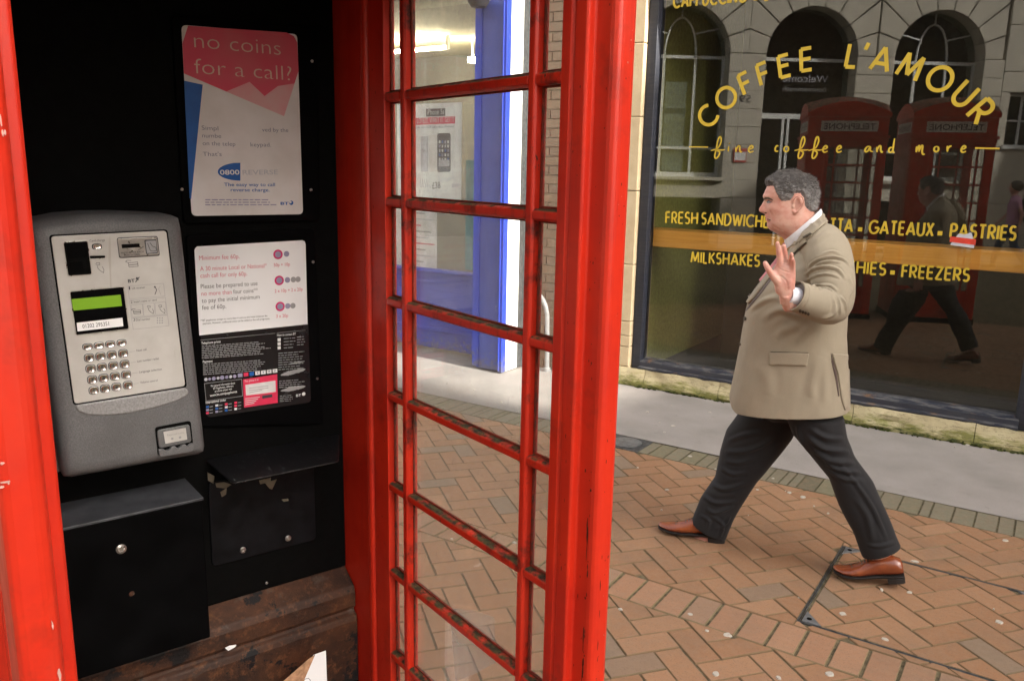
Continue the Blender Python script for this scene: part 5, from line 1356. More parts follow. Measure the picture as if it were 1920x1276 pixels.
q = K(227, 1028, SBX); mb = MB(); mb.lathe([(0.0095, 0.0), (0.0095, 0.002), (0.0055, 0.0035), (0.004, 0.001), (0.0, 0.001)], 16, axis='y', c=(q[0], SBX, q[1])); bpart(mb, 'lock_washer', 'steel', cash, smooth=True)
q = K(247, 1112, SBX); mb = MB(); mb.lathe([(0.005, 0.0), (0.005, 0.001), (0.003, 0.0012), (0, 0.0008)], 10, axis='y', c=(q[0], SBX, q[1])); bpart(mb, 'keyhole', 'rust', cash)
# ---- small black shelf and the plate it folds from
sz = bx_s(389, 860, 0.68)[1]
sh = bthing('folding_shelf', 'scratched black steel shelf sticking out below the notices', 'shelf', -0.17, 0.68, sz)
def on_shelf(x, y): p = np.array(on_z(x, y, sz)) - BP; return float(p @ BV), float(p @ BU)
fp_ = [(-0.322, 0.679), on_shelf(437, 905), on_shelf(635, 864), (-0.010, 0.679)]
shelf_mb = MB(); shelf_mb.prism(ccw(rquad(fp_, 0.012)), 'z', sz - 0.003, sz)
def scratched():
    t = NT('scratched_black_paint')
    s_ = t.ramp(t.noise(38, 6, 0.8, (0.6, 2.2, 1), dist=2.5), 0.60, 0.64)
    c = t.mix(s_, (0.005, 0.005, 0.006), (0.16, 0.16, 0.17)); return t.done(t.bsdf(c, 0.34, 0, 0.5, t.bump(s_, 0.2, 0.0005)))
M['scratched'] = scratched()
bpart(shelf_mb, 'shelf_top', 'scratched', sh, bevel=0.001)
q = [K(390, 905, 0.676), K(588, 868, 0.676), K(592, 1010, 0.676), K(398, 1061, 0.676)]
M['plate_black'] = flat('dusty_black_plate', (0.006, 0.0062, 0.0078), 0.45, 0, 0.15, 0.3, 25, 0.1, 200)
mb = MB(); mb.prism(ccw(rquad(q, 0.012)), 'y', 0.6735, 0.679); bpart(mb, 'mounting_plate', 'plate_black', sh, bevel=0.0015)
for x, y in ((455, 1030), (540, 1008)): screw(x, y, 0.6735, 0.0072, 'steel', sh)
for k, poly in enumerate(([(389, 885), (402, 892), (400, 906), (390, 900)], [(486, 900), (508, 895), (507, 903), (488, 907)], [(497, 905), (519, 898), (510, 917), (505, 915)], [(528, 936), (540, 934), (541, 938), (532, 940)], [(413, 922), (425, 914), (424, 926), (416, 931)], [(404, 905), (420, 903), (434, 908), (422, 915), (406, 913)])):
    mb = MB(); mb.prism(ccw([K(x, y, 0.672) for x, y in poly]), 'y', 0.6715, 0.673); bpart(mb, 'torn_label', flat('dirty_torn_paper', (0.15, 0.125, 0.088), 0.8) if k == 0 else bpy.data.materials['dirty_torn_paper'], sh)
# ---- litter: a folded white sheet at the bottom of the box, a scrap on the ledge
SPP = 0.50
q = [K(613, 1290, SPP), K(610, 1219, SPP), K(590, 1225, SPP), K(562, 1250, SPP), K(560, 1290, SPP)]
pz = q[0][1]
lit = bthing('paper_sheet', 'white folded paper with a worn brown edge leaning in the bottom of the box', 'paper', -0.08, SPP, 0.076)
top = [K(611, 1219, SPP), K(588, 1227, SPP)]
mb = MB(); lo = 0.077
pts = [(top[0][0], top[0][1]), (top[1][0], top[1][1]), (K(556, 1300, SPP)[0], K(556, 1300, SPP)[1]), (K(556, 1300, SPP)[0], lo), (top[0][0] + .004, lo)]
mb.prism(ccw(pts), 'y', SPP, SPP + 0.0012); wpz = bpart(mb, 'white_sheet', 'white_paper', lit)
mb = MB(); mb.prism(ccw([K(590, 1226, SPP), K(576, 1236, SPP), K(560, 1250, SPP), K(528, 1278, SPP), K(520, 1300, SPP), K(558, 1300, SPP)]), 'y', SPP - 0.002, SPP - 0.0004); bpart(mb, 'worn_flap', flat('stained_card', (0.42, 0.24, 0.14), 0.8, 0, 0.3, 0.3, 60), lit)
pr = Print(wpz, SPP); pr.loop([K(x, y, SPP) for x, y in ((568, 1280), (571, 1272), (578, 1270), (582, 1274), (578, 1284))], 0.001, 'ink_dark', 1, False); pr.build('pen_line')
c = bx_s(432, 1212, 0.615)
sc = bthing('paper_scrap', 'tiny torn scrap of white paper on the rusty ledge', 'paper', c[0], 0.61, c[1])
mb = MB(); mb.prism(ccw([K(x, y, 0.612) for x, y in ((422, 1214), (430, 1210), (443, 1208), (441, 1212), (434, 1216), (428, 1219))]), 'y', 0.612, 0.6135); bpart(mb, 'torn_paper', 'white_paper', sc)
# ---- remains of a bill stuck inside the bottom pane
res = NT('ghost_of_a_torn_bill'); tr = res.n('ShaderNodeBsdfTransparent'); df = res.n('ShaderNodeBsdfDiffuse'); df.inputs[0].default_value = (0.7, 0.68, 0.66, 1); mx = res.n('ShaderNodeMixShader'); res.l(res.ramp(res.noise(12, 5), 0.3, 0.7, 0.16, 0.38), mx.inputs[0]); res.l(tr.outputs[0], mx.inputs[1]); res.l(df.outputs[0], mx.inputs[2]); M['residue'] = res.done(mx.outputs[0])
def on_t(x, y, t_): p = np.array(on_plane(x, y, BP + t_ * BV, BV)) - BP; return float(p @ BU), float(p[2])
q = [on_t(x, y, 0.0180) for x, y in ((846, 1173), (849, 1140), (885, 1143), (927, 1157), (929, 1241), (890, 1262), (855, 1276))]
bill = bthing('torn_bill', 'pale torn bill stuck on the lowest wide pane of the red box', 'bill', 0.018, q[0][0], q[0][1])
mb = MB(); mb.prism(ccw(q), 'x', 0.0174, 0.0182); bpart(mb, 'sheet', 'residue', bill)

# ---- chipped and scratched paint on the box posts: thin irregular flakes of bare iron and old undercoat
rc = random.Random(21)
def flakes(place, n, m, name, lmin, lmax, wmin, wmax):
    mb = MB()
    for _ in range(n):
        (o, ua, va, nn), (ru, rv) = place; u0, v0 = rc.uniform(*ru), rc.uniform(*rv)
        L, w = rc.uniform(lmin, lmax) * rc.random() ** 1.5 + lmin * .4, rc.uniform(wmin, wmax); k = 9; pts = []
        for i in range(k):
            a = 2 * math.pi * i / k; r = rc.uniform(0.55, 1.1)
            pts.append((u0 + w * r * math.cos(a), v0 + L * r * math.sin(a)))
        mb.add([tuple(Vector(o) + Vector(ua) * p[0] + Vector(va) * p[1] + Vector(nn) * 0.00035) for p in pts], [tuple(range(k))])
    bpart(mb, name, m, booth)['kind'] = 'stuff'
M['bare_iron'] = flat('bare_rusty_iron', (0.045, 0.020, 0.012), 0.8, 0, 0.3, 0.3, 90)
M['undercoat'] = flat('pale_pink_undercoat', (0.62, 0.36, 0.31), 0.7, 0, 0.3, 0.15, 60)
FACES = {'reveal': ((0.0155, 0, 0), (0, 1, 0), (0, 0, 1), (-1, 0, 0)), 'front': ((0, -0.180, 0), (1, 0, 0), (0, 0, 1), (0, -1, 0)), 'stile': ((0.0, 0, 0), (0, 1, 0), (0, 0, 1), (-1, 0, 0))}
flakes((FACES['reveal'], ((-0.166, -0.160), (0.35, 1.25))), 46, 'bare_iron', 'paint_chip', 0.003, 0.026, 0.0008, 0.0022)
flakes((FACES['reveal'], ((-0.164, -0.140), (0.3, 2.0))), 40, 'bare_iron', 'paint_chip', 0.0012, 0.005, 0.0006, 0.0014)
flakes((FACES['front'], ((0.031, 0.045), (0.3, 2.0))), 26, 'bare_iron', 'paint_chip', 0.001, 0.005, 0.0006, 0.0013)
flakes((FACES['front'], ((0.030, 0.032), (0.5, 1.3))), 26, 'bare_iron', 'paint_chip', 0.003, 0.022, 0.0005, 0.0011)
flakes((FACES['front'], ((0.031, 0.045), (0.3, 2.0))), 14, 'undercoat', 'paint_scratch', 0.001, 0.004, 0.0005, 0.0012)
flakes((FACES['stile'], ((-0.131, -0.112), (0.3, 2.0))), 26, 'bare_iron', 'paint_chip', 0.001, 0.006, 0.0005, 0.0013)
flakes((FACES['stile'], ((0.465, 0.515), (0.4, 2.0))), 24, 'bare_iron', 'paint_chip', 0.0012, 0.006, 0.0006, 0.0016)
LJ = ((0, -0.180, 0), (1, 0, 0), (0, 0, 1), (0, -1, 0))
for (x, y, L, w) in ((4, 868, 10, 5), (8, 903, 6, 12), (3, 912, 4, 7), (16, 905, 5, 3), (5, 250, 8, 3), (9, 248, 5, 2), (2, 228, 14, 2), (112, 1265, 18, 4), (98, 1170, 14, 2)):
    t_, z_ = bx_s(x, y, -0.180); k = 0.78 / FPX
    flakes((LJ, ((t_, t_ + 1e-5), (z_, z_ + 1e-5))), 1, 'undercoat', 'paint_scratch', L * k, L * k * 1.2, w * k * 0.8, w * k)
# ================================================================== WALKING MAN
MO = np.array([-0.885, 3.53, 0.0])
MF = np.array([-0.970, -0.243, 0.0]); MF /= np.linalg.norm(MF)     # his walking direction
ML = np.array([-MF[1], MF[0], 0.0])                                # his left = the viewer's side
def mp(x, y, b=0.0):
    """pixel -> (a forward, b left, c up) on his own vertical plane b"""
    q = np.array(on_plane(x, y, MO + b * ML, ML)) - MO
    return (float(q @ MF), b, float(q[2]))
MROT = math.atan2(MF[1], MF[0])
man = thing('person', 'man in a beige suit jacket striding past the coffee shop with a raised hand', 'person', tuple(MO), MROT)

def remesh(mbs, voxel, smooth=4, fac=0.5):
    """union closed lofts into one continuous skin"""
    mb = MB()
    for m in mbs: mb.add(m.v, m.f)
    me = mb.mesh('skin', [])
    o = bpy.data.objects.new('skin', me); COL.objects.link(o)
    r = o.modifiers.new('r', 'REMESH'); r.mode = 'VOXEL'; r.voxel_size = voxel; r.use_smooth_shade = True
    s = o.modifiers.new('s', 'SMOOTH'); s.iterations = smooth; s.factor = fac
    dg = bpy.context.evaluated_depsgraph_get(); dg.update()
    out = bpy.data.meshes.new_from_object(o.evaluated_get(dg))
    bpy.data.objects.remove(o); bpy.data.meshes.remove(me)
    return out
def co_get(me):
    a = np.empty(len(me.vertices) * 3, np.float32); me.vertices.foreach_get('co', a); return a.reshape(-1, 3).astype(np.float64)
def no_get(me):
    a = np.empty(len(me.vertices) * 3, np.float32); me.vertices.foreach_get('normal', a); return a.reshape(-1, 3).astype(np.float64)
def co_set(me, co): me.vertices.foreach_set('co', co.astype(np.float32).ravel()); me.update()
def finish(me, name, m, parent, smooth=True):
    me.name = name; me.materials.clear(); me.materials.append(m)
    me.polygons.foreach_set('use_smooth', [smooth] * len(me.polygons))
    o = bpy.data.objects.new(name, me); return link(o, parent)
def bvh_of(me):
    return BVHTree.FromPolygons([tuple(v.co) for v in me.vertices], [tuple(p.vertices) for p in me.polygons])
CL = Vector((float((CAM - MO) @ MF), float((CAM - MO) @ ML), HC))   # camera in the man's frame
def hit(bvh, x, y):
    d = ray(x, y); d = Vector((float(d @ MF), float(d @ ML), float(d[2]))).normalized()
    loc, nrm, idx, dist = bvh.ray_cast(CL, d)
    return (loc, nrm) if loc else (None, None)
def dens(p, step=6):
    out = []
    for i in range(len(p) - 1):
        n = max(1, int(math.hypot(p[i + 1][0] - p[i][0], p[i + 1][1] - p[i][1]) / step))
        for k in range(n): out.append((lerp(p[i][0], p[i + 1][0], k / n), lerp(p[i][1], p[i + 1][1], k / n)))
    out.append(p[-1]); return out
def folds(me, strokes):
    """strokes: (pixel polyline, width m, height m); raises a ridge with a valley below it on the cloth"""
    bvh = bvh_of(me); co = co_get(me); no = no_get(me); disp = np.zeros(len(co))
    for pts, w, h in strokes:
        sp = smooth_path(pts, 5) if len(pts) > 2 else [Vector(q) for q in dens(pts)]
        P = [hit(bvh, q.x, q.y)[0] for q in sp]; P = [np.array(q) for q in P if q is not None]
        if len(P) < 2: continue
        best = np.full(len(co), 1e9); tt = np.zeros(len(co)); side = np.zeros(len(co))
        for i in range(len(P) - 1):
            a, b = P[i], P[i + 1]; ab = b - a; L2 = ab @ ab
            if L2 < 1e-10: continue
            t = np.clip(((co - a) @ ab) / L2, 0, 1); q = a + t[:, None] * ab; v = co - q; dd = np.einsum('ij,ij->i', v, v)
            m = dd < best; best[m] = dd[m]; tt[m] = (i + t[m]) / (len(P) - 1)
        d = np.sqrt(best) / w
        taper = np.clip(np.sin(np.pi * np.clip(tt, 0.02, 0.98)), 0, 1) ** 0.6
        disp += h * taper * (np.exp(-d * d * 1.6) - 0.42 * np.exp(-(d - 1.45) ** 2 * 2.0))
    co_set(me, co + no * disp[:, None])
def cloth(name, c1, c2, rough, weave=1400, var=6, sheen=0.06):
    t = NT(name)
    c = t.mix(t.ramp(t.noise(var, 5), 0.3, 0.7), c1, c2)
    c = t.mix(t.ramp(t.noise(weave * 0.35, 3), 0.3, 0.7, 0, 0.45), c, tuple(x * 0.62 for x in c1))
    return t.done(t.bsdf(c, rough, 0, 0.25, t.bump(t.noise(weave * 0.8, 2), 0.25, 0.0006), Sheen_Weight=sheen, Sheen_Roughness=0.5))
M['suit'] = cloth('beige_wool_suiting', (0.345, 0.298, 0.222), (0.305, 0.262, 0.194), 0.85)
M['trouser'] = cloth('charcoal_wool_suiting', (0.0185, 0.0185, 0.0205), (0.0125, 0.0125, 0.0145), 0.8)
M['shirt'] = flat('white_striped_shirt', (0.74, 0.75, 0.80), 0.7, 0, 0.3, 0.03, 60)
M['lining_gap_shade'] = flat('brown_lining_and_gap_shade', (0.10, 0.07, 0.06), 0.5)  # sleeve lining; also the painted shade in the vent and front gaps
M['seam'] = flat('dark_jacket_thread', (0.07, 0.055, 0.035), 0.9)
M['tie'] = flat('pink_tie', (0.50, 0.17, 0.19), 0.6)
def skin(name, hand=False):
    t = NT(name)
    c = t.mix(t.ramp(t.noise(22, 5), 0.35, 0.65), (0.63, 0.38, 0.305), (0.55, 0.245, 0.19))
    c = t.mix(t.ramp(t.noise(60, 4), 0.55, 0.75, 0, 0.5), c, (0.50, 0.17, 0.12))
    return t.done(t.bsdf(c, 0.48, 0, 0.4, t.bump(t.noise(420, 4), 0.18, 0.0012), Subsurface_Weight=0.12, Subsurface_Scale=0.02))
M['skin'] = skin('ruddy_skin')
def leather():
    t = NT('tan_brogue_leather')
    z = t.n('ShaderNodeTexCoord')
    c = t.mix(t.ramp(t.noise(14, 4), 0.3, 0.7), (0.26, 0.066, 0.020), (0.155, 0.033, 0.012))
    c = t.mix(t.ramp(t.noise(60, 5), 0.55, 0.75, 0, 0.5), c, (0.09, 0.02, 0.01))
    return t.done(t.bsdf(c, 0.26, 0, 0.55, t.bump(t.noise(90, 5), 0.25, 0.001), Coat_Weight=0.3, Coat_Roughness=0.15))
M['leather'] = leather()
M['sole'] = flat('black_shoe_sole', (0.014, 0.013, 0.013), 0.55)
def hair_mat():
    t = NT('grey_cropped_hair')
    n1 = t.noise(120, 4, 0.7, (0.5, 1, 1.4)); n2 = t.noise(18, 4)
    tc = t.n('ShaderNodeTexCoord'); sx = t.n('ShaderNodeSeparateXYZ'); t.l(tc.outputs['Object'], sx.inputs[0])
    grey = t.ramp(sx.outputs[2], HAIR_Z - 0.06, HAIR_Z + 0.075, 0.10, -0.22)   # greyer at the temples and sides
    c = t.mix(t.ramp(t.math('ADD', grey, t.math('ADD', t.math('MULTIPLY', n1, 0.6), t.math('MULTIPLY', n2, 0.5))), 0.42, 0.70), (0.046, 0.040, 0.037), (0.30, 0.288, 0.28))
    return t.done(t.bsdf(c, 0.55, 0, 0.4, t.bump(t.noise(260, 4, 0.7, (0.5, 1, 1.5)), 0.8, 0.004)))

# ---------------------------------------------------------------- head (heights c and depths a measured from the profile)
HP = mp(1490, 385, 0.0); HS = (mp(1490, 285, 0)[2] - HP[2]) / 100.0     # metres per pixel at the head
TURN = R(9)
hfx = (math.cos(TURN), math.sin(TURN)); hlx = (-math.sin(TURN), math.cos(TURN))
def hpt(a, b, c): return (HP[0] + a * hfx[0] + b * hlx[0], HP[1] + a * hfx[1] + b * hlx[1], HP[2] + c)
def px_prof(tab): return [((385 - y) * HS, (1490 - x) * HS) for y, x in tab]
FR0 = px_prof([(322, 1470), (325, 1458), (331, 1447), (339, 1440), (350, 1436), (360, 1432.5), (368, 1430), (372, 1431), (377, 1434.5), (384, 1436), (392, 1437), (400, 1437.5), (404, 1437.5), (407.5, 1437.0), (410.5, 1440.0), (413.5, 1438.5), (418, 1442), (424, 1441.5), (429, 1443.5), (434, 1449), (439, 1458), (444, 1468), (450, 1476), (458, 1480)])
BK0 = px_prof([(322, 1492), (325, 1504), (332, 1515), (342, 1522), (352, 1525), (364, 1527), (376, 1527), (388, 1526), (398, 1527), (410, 1531), (430, 1535), (458, 1540)])
WD0 = [(((385 - y) * HS), w) for y, w in ((322, 0.030), (325, 0.048), (331, 0.062), (340, 0.072), (352, 0.078), (364, 0.080), (376, 0.079), (388, 0.080), (400, 0.082), (412, 0.082), (422, 0.080), (430, 0.075), (440, 0.069), (458, 0.066))]
def nose_bump(c):
    return interp(c, px_prof2)
px_prof2 = [((385 - y) * HS, v * HS) for y, v in ((372, 0.0), (376, 1.5), (382, 6.0), (388, 10.0), (393, 13.0), (396.5, 13.6), (399, 12.0), (401.5, 6.0), (404, 0.0))][::-1]
px_sig = [((385 - y) * HS, s) for y, s in ((372, 0.007), (384, 0.0085), (392, 0.013), (397, 0.0165), (404, 0.016))][::-1]
def gau(x, s): return math.exp(-(x / s) ** 2)
Y2C = lambda y: (385 - y) * HS
def head_ring(c, n=120, skin=True, grow=0.0):
    f0_, b_, w = interp(c, FR0), interp(c, BK0), interp(c, WD0)
    f = sum(interp(c + q * HS, FR0) * g_ for q, g_ in ((-12, .06), (-8, .14), (-4, .19), (0, .22), (4, .19), (8, .14), (12, .06)))
    mid = lerp(b_, f, 0.44); ring = []
    for k in range(n):
        th = 2 * math.pi * k / n; cs, sn = math.cos(th), math.sin(th)
        ex = 0.86 if cs > 0 else 0.95
        r = (f - mid) if cs > 0 else (mid - b_)
        a = mid + math.copysign(abs(cs) ** ex, cs) * (r + grow); b = math.copysign(abs(sn) ** 0.92, sn) * (w + grow)
        if skin and cs > -0.2:
            fr = max(0, cs); ab = abs(b)
            # eye socket, brow, cheek, folds, mouth corners, nostril wings
            k1 = -0.0125 * gau(ab - 0.031, 0.014) * gau(c - Y2C(378.5), 0.0105)
            k1 += 0.0068 * gau(ab - 0.031, 0.012) * gau(c - Y2C(380), 0.0060)
            k1 += 0.0050 * gau(ab - 0.030, 0.020) * gau(c - Y2C(369.5), 0.0075)
            k1 += 0.0060 * gau(ab - 0.050, 0.020) * gau(c - Y2C(391), 0.016)
            k1 += -0.0035 * gau(ab - 0.040 - 0.25 * (Y2C(404) - c), 0.0055) * gau(c - Y2C(405), 0.018)
            k1 += 0.0045 * gau(ab - 0.055, 0.016) * gau(c - Y2C(418), 0.014)
            k1 += -0.0030 * gau(ab - 0.026, 0.006) * gau(c - Y2C(410.5), 0.006)
            k1 += -0.0025 * gau(ab, 0.024) * gau(c - Y2C(410.6), 0.0018)
            k1 += 0.0028 * gau(ab, 0.017) * (gau(c - Y2C(408), 0.003) + gau(c - Y2C(413.6), 0.0036))
            k1 += 0.0022 * gau(ab - 0.019, 0.006) * gau(c - Y2C(398.5), 0.006)
            k1 += -0.0020 * gau(c - Y2C(355), 0.0022) * gau(ab, 0.05) - 0.0016 * gau(c - Y2C(362), 0.002) * gau(ab, 0.045)
            k1 += -0.004 * gau(c - Y2C(437), 0.004) * gau(ab - 0.02, 0.05)
            a += k1 * min(1, fr * 1.6)
            if k1 and sn: b += math.copysign(k1 * (1 - fr) * 0.8, sn)
            a += (f0_ - f) * gau(b, 0.030) * (1 if skin and fr > .2 else 0)
            a += interp(c, px_prof2) * gau(b, interp(c, px_sig)) * (1 if fr > .2 else 0)
        ring.append((a, b))
    return ring
cs_ = np.linspace(Y2C(322), Y2C(458), 110)
hm = MB(); rings = [[hpt(a, b, c) for a, b in head_ring(c)] for c in cs_]
top = [[(lerp(p[0], sum(q[0] for q in rings[0]) / 120, .55), lerp(p[1], sum(q[1] for q in rings[0]) / 120, .55), p[2] + 0.005) for p in rings[0]]]
hm.loft(top + rings)
# ears
def ear(sg):
    out = []; A0, C0 = (1490 - 1489.0) * HS, Y2C(382.5)
    wq = 0.080
    rim = [(0.018, 0.006), (0.018, 0.022), (0.010, 0.036), (-0.006, 0.041), (-0.020, 0.033), (-0.025, 0.014), (-0.021, -0.006), (-0.011, -0.022), (0.001, -0.034), (0.010, -0.036), (0.014, -0.026)]
    off = [0.001, 0.006, 0.011, 0.014, 0.017, 0.018, 0.016, 0.013, 0.009, 0.006, 0.002]
    path = [hpt(A0 + a * 0.88, sg * (wq + o), C0 + c * 0.90) for (a, c), o in zip(rim, off)]
    sp = []
    for i in range(len(path) - 1):
        for k in range(3): sp.append(tuple(np.array(path[i]) * (1 - k / 3) + np.array(path[i + 1]) * (k / 3)))
    sp.append(path[-1])
    out.append(MB().tube(sp, [0.0040] * 22 + [0.0048] * (len(sp) - 22), 8))
    out.append(MB().ellipsoid(hpt(A0 + 0.003, sg * (wq + 0.001), C0 - 0.028), (0.008, 0.006, 0.008), 10, 7))
    d = []
    for o in (0.0, 0.0045): d.append([hpt(A0 - 0.003 + 0.018 * math.cos(t) - 0.003 * math.sin(t), sg * (wq - 0.004 + o + 0.009 * (0.5 - 0.5 * math.cos(t))), C0 + 0.003 + 0.028 * math.sin(t)) for t in np.linspace(0, 2 * math.pi, 20, endpoint=False)])
    out.append(MB().loft(d))
    out.append(MB().ellipsoid(hpt(A0 + 0.016, sg * (wq + 0.001), C0 - 0.006), (0.005, 0.005, 0.008), 8, 6))
    out.append(MB().tube([hpt(A0 - 0.006, sg * (wq + 0.007), C0 + 0.026), hpt(A0 - 0.013, sg * (wq + 0.0095), C0 + 0.004), hpt(A0 - 0.004, sg * (wq + 0.006), C0 - 0.018)], 0.0040, 8))
    return out
parts = [hm] + ear(1) + ear(-1)
# ---------------------------------------------------------------- left hand, palm turned to the viewer
HB = 0.45
E3 = lambda x, y: (1380 + x / 4.908, 300 + y / 4.908)
def H3(x, y, b=HB): return mp(1380 + x / 4.908, 300 + y / 4.908, b)
def finger(pts, rad): parts.append(MB().tube(smooth3(pts), list(np.interp(np.linspace(0, 1, (len(pts) - 1) * 5 + 1), np.linspace(0, 1, len(rad)), rad)), 12)); parts.append(MB().ellipsoid(pts[-1], (rad[-1],) * 3, 10, 7))
def smooth3(p, n=5):
    out = []
    for i in range(len(p) - 1):
        p0, p1, p2, p3 = (np.array(p[max(i - 1, 0)]), np.array(p[i]), np.array(p[i + 1]), np.array(p[min(i + 2, len(p) - 1)]))
        for k in range(n):
            t = k / n; out.append(tuple(0.5 * ((2 * p1) + (-p0 + p2) * t + (2 * p0 - 5 * p1 + 4 * p2 - p3) * t * t + (-p0 + 3 * p1 - 3 * p2 + p3) * t ** 3)))
    out.append(tuple(p[-1])); return out
finger([H3(408, 1075), H3(404, 950), H3(396, 845, HB + .004), H3(381, 765, HB + .010)], [0.0125, 0.0120, 0.0103, 0.0078])
finger([H3(447, 1075, HB - .006), H3(452, 950, HB - .010), H3(452, 870, HB - .006), H3(441, 792, HB + .004)], [0.0125, 0.0118, 0.0105, 0.0080])
finger([H3(488, 1080, HB - .004), H3(497, 975, HB - .004), H3(510, 915, HB + .006), H3(509, 866, HB + .018)], [0.0115, 0.0108, 0.0098, 0.0076])
finger([H3(500, 1100, HB + .002), H3(519, 1010, HB + .004), H3(527, 960, HB + .012), H3(525, 918, HB + .022)], [0.0105, 0.0095, 0.0085, 0.0066])
finger([H3(450, 1205, HB - .004), H3(382, 1112, HB + .006), H3(318, 1035, HB + .014), H3(268, 948, HB + .010)], [0.016, 0.0175, 0.0130, 0.0092])
def slab(c, hw, th, tilt=0.0):
    c = np.array(c); n = 20
    return [tuple(c + np.array([hw * math.copysign(abs(math.cos(t)) ** 0.75, math.cos(t)), th * math.copysign(abs(math.sin(t)) ** 0.85, math.sin(t)), tilt * math.cos(t) * hw])) for t in np.linspace(0, 2 * math.pi, n, endpoint=False)]
parts.append(MB().loft([slab(H3(474, 1330, HB - .01), 0.027, 0.021), slab(H3(468, 1240), 0.028, 0.021), slab(H3(455, 1180), 0.034, 0.020, -.1), slab(H3(443, 1110), 0.040, 0.0175, -.15), slab(H3(446, 1040), 0.040, 0.0150, -.12), slab(H3(448, 985, HB - .002), 0.038, 0.0125, -.1), slab(H3(449, 955, HB - .004), 0.033, 0.010, -.1)]))
parts.append(MB().ellipsoid(H3(418, 1152, HB + .003), (0.026, 0.0165, 0.040), 12, 8))      # ball of the thumb
parts.append(MB().ellipsoid(H3(496, 1150, HB + .010), (0.014, 0.011, 0.030), 12, 8))      # heel of the hand
wr = H3(474, 1330, HB - .01)
# ---------------------------------------------------------------- the rest of the body, under the clothes
SHL, ELL = mp(1546, 462, 0.17), mp(1563, 572, 0.30)
parts.append(MB().tube([SHL, ELL, wr, H3(470, 1240)], [0.05, 0.042, 0.028, 0.026], 12))
parts.append(MB().loft([slab(mp(1508, 452), 0.055, 0.060), slab(mp(1518, 480), 0.08, 0.12), slab(mp(1510, 560), 0.14, 0.15), slab(mp(1492, 680), 0.15, 0.14), slab(mp(1485, 755), 0.10, 0.12)]))
SHR = mp(1546, 462, -0.19); ELR = (SHR[0] - 0.05, -0.245, SHR[2] - 0.30); WRR = (ELR[0] + 0.10, -0.235, ELR[2] - 0.26)
parts.append(MB().tube([SHR, ELR, WRR], [0.05, 0.042, 0.027], 12))
hx0 = np.array(WRR); dn = np.array([0.25, 0, -0.97])
parts.append(MB().tube([tuple(hx0), tuple(hx0 + dn * .05), tuple(hx0 + dn * 0.10)], [(0.022, 0.026), (0.017, 0.038), (0.013, 0.036)], 14))
for k in range(4):
    o = np.array([(-0.030 + 0.020 * k), 0, 0]); L = (0.062, 0.075, 0.080, 0.070)[k]
    a = hx0 + dn * 0.095 + o; finger([tuple(a), tuple(a + dn * L * .5 + np.array([.0, .006, 0])), tuple(a + dn * L + np.array([-.006, .022, 0]))], [0.0105, 0.0095, 0.0072])
finger([tuple(hx0 + dn * 0.03 + np.array([.02, 0, 0])), tuple(hx0 + dn * 0.07 + np.array([.042, .008, 0])), tuple(hx0 + dn * 0.105 + np.array([.045, .014, 0]))], [0.014, 0.0115, 0.0085])
LB = -0.085; RB = 0.085                               # front leg is his right (far), rear leg his left (near)
def mid(x0, x1, y, b): p = mp((x0 + x1) / 2, y, b); q = mp(x0, y, b); return p, abs(q[0] - p[0])
front_leg = [mid(1388, 1500, 775, LB), mid(1362, 1487, 812, LB), mid(1349, 1458, 850, LB), mid(1341, 1420, 897, LB), mid(1312, 1392, 940, LB), mid(1300, 1376, 968, LB)]
rear_leg = [mid(1470, 1581, 775, RB), mid(1484, 1589, 815, RB), mid(1514, 1603, 850, RB), mid(1551, 1637, 898, RB), mid(1571, 1662, 950, RB), mid(1596, 1680, 998, RB)]
for lg in (front_leg, rear_leg): parts.append(MB().tube([lg[0][0]] + [q[0] for q in lg[1:]], [0.070, 0.066, 0.066, 0.055, 0.046, 0.04], 14))
FA = mp(1330, 1008, LB); RA = mp(1650, 1035, RB)
parts.append(MB().tube([front_leg[-1][0], FA, mp(1285, 1015, LB)], [0.04, 0.028, 0.014], 12)); parts.append(MB().tube([rear_leg[-1][0], mp(1660, 1036, RB), mp(1625, 1056, RB)], [0.04, 0.026, 0.014], 12))
body = remesh(parts, 0.0032, 3, 0.5)
folds(body, [([E3(*q) for q in ((345, 1062), (420, 1072), (470, 1130), (480, 1200))], 0.0026, -0.0022), ([E3(*q) for q in ((385, 985), (440, 1020), (510, 1040))], 0.0024, -0.0020), ([E3(*q) for q in ((395, 960), (450, 962), (505, 985))], 0.0022, -0.0016),
             ([E3(*q) for q in ((318, 470), (335, 505), (345, 540))], 0.0035, -0.0022), ([E3(*q) for q in ((300, 395), (325, 400), (345, 396))], 0.0025, -0.0014), ([E3(*q) for q in ((345, 600), (420, 655), (500, 690))], 0.004, -0.0022)])
finish(body, 'body', M['skin'], man)
bodyb = bvh_of(body)

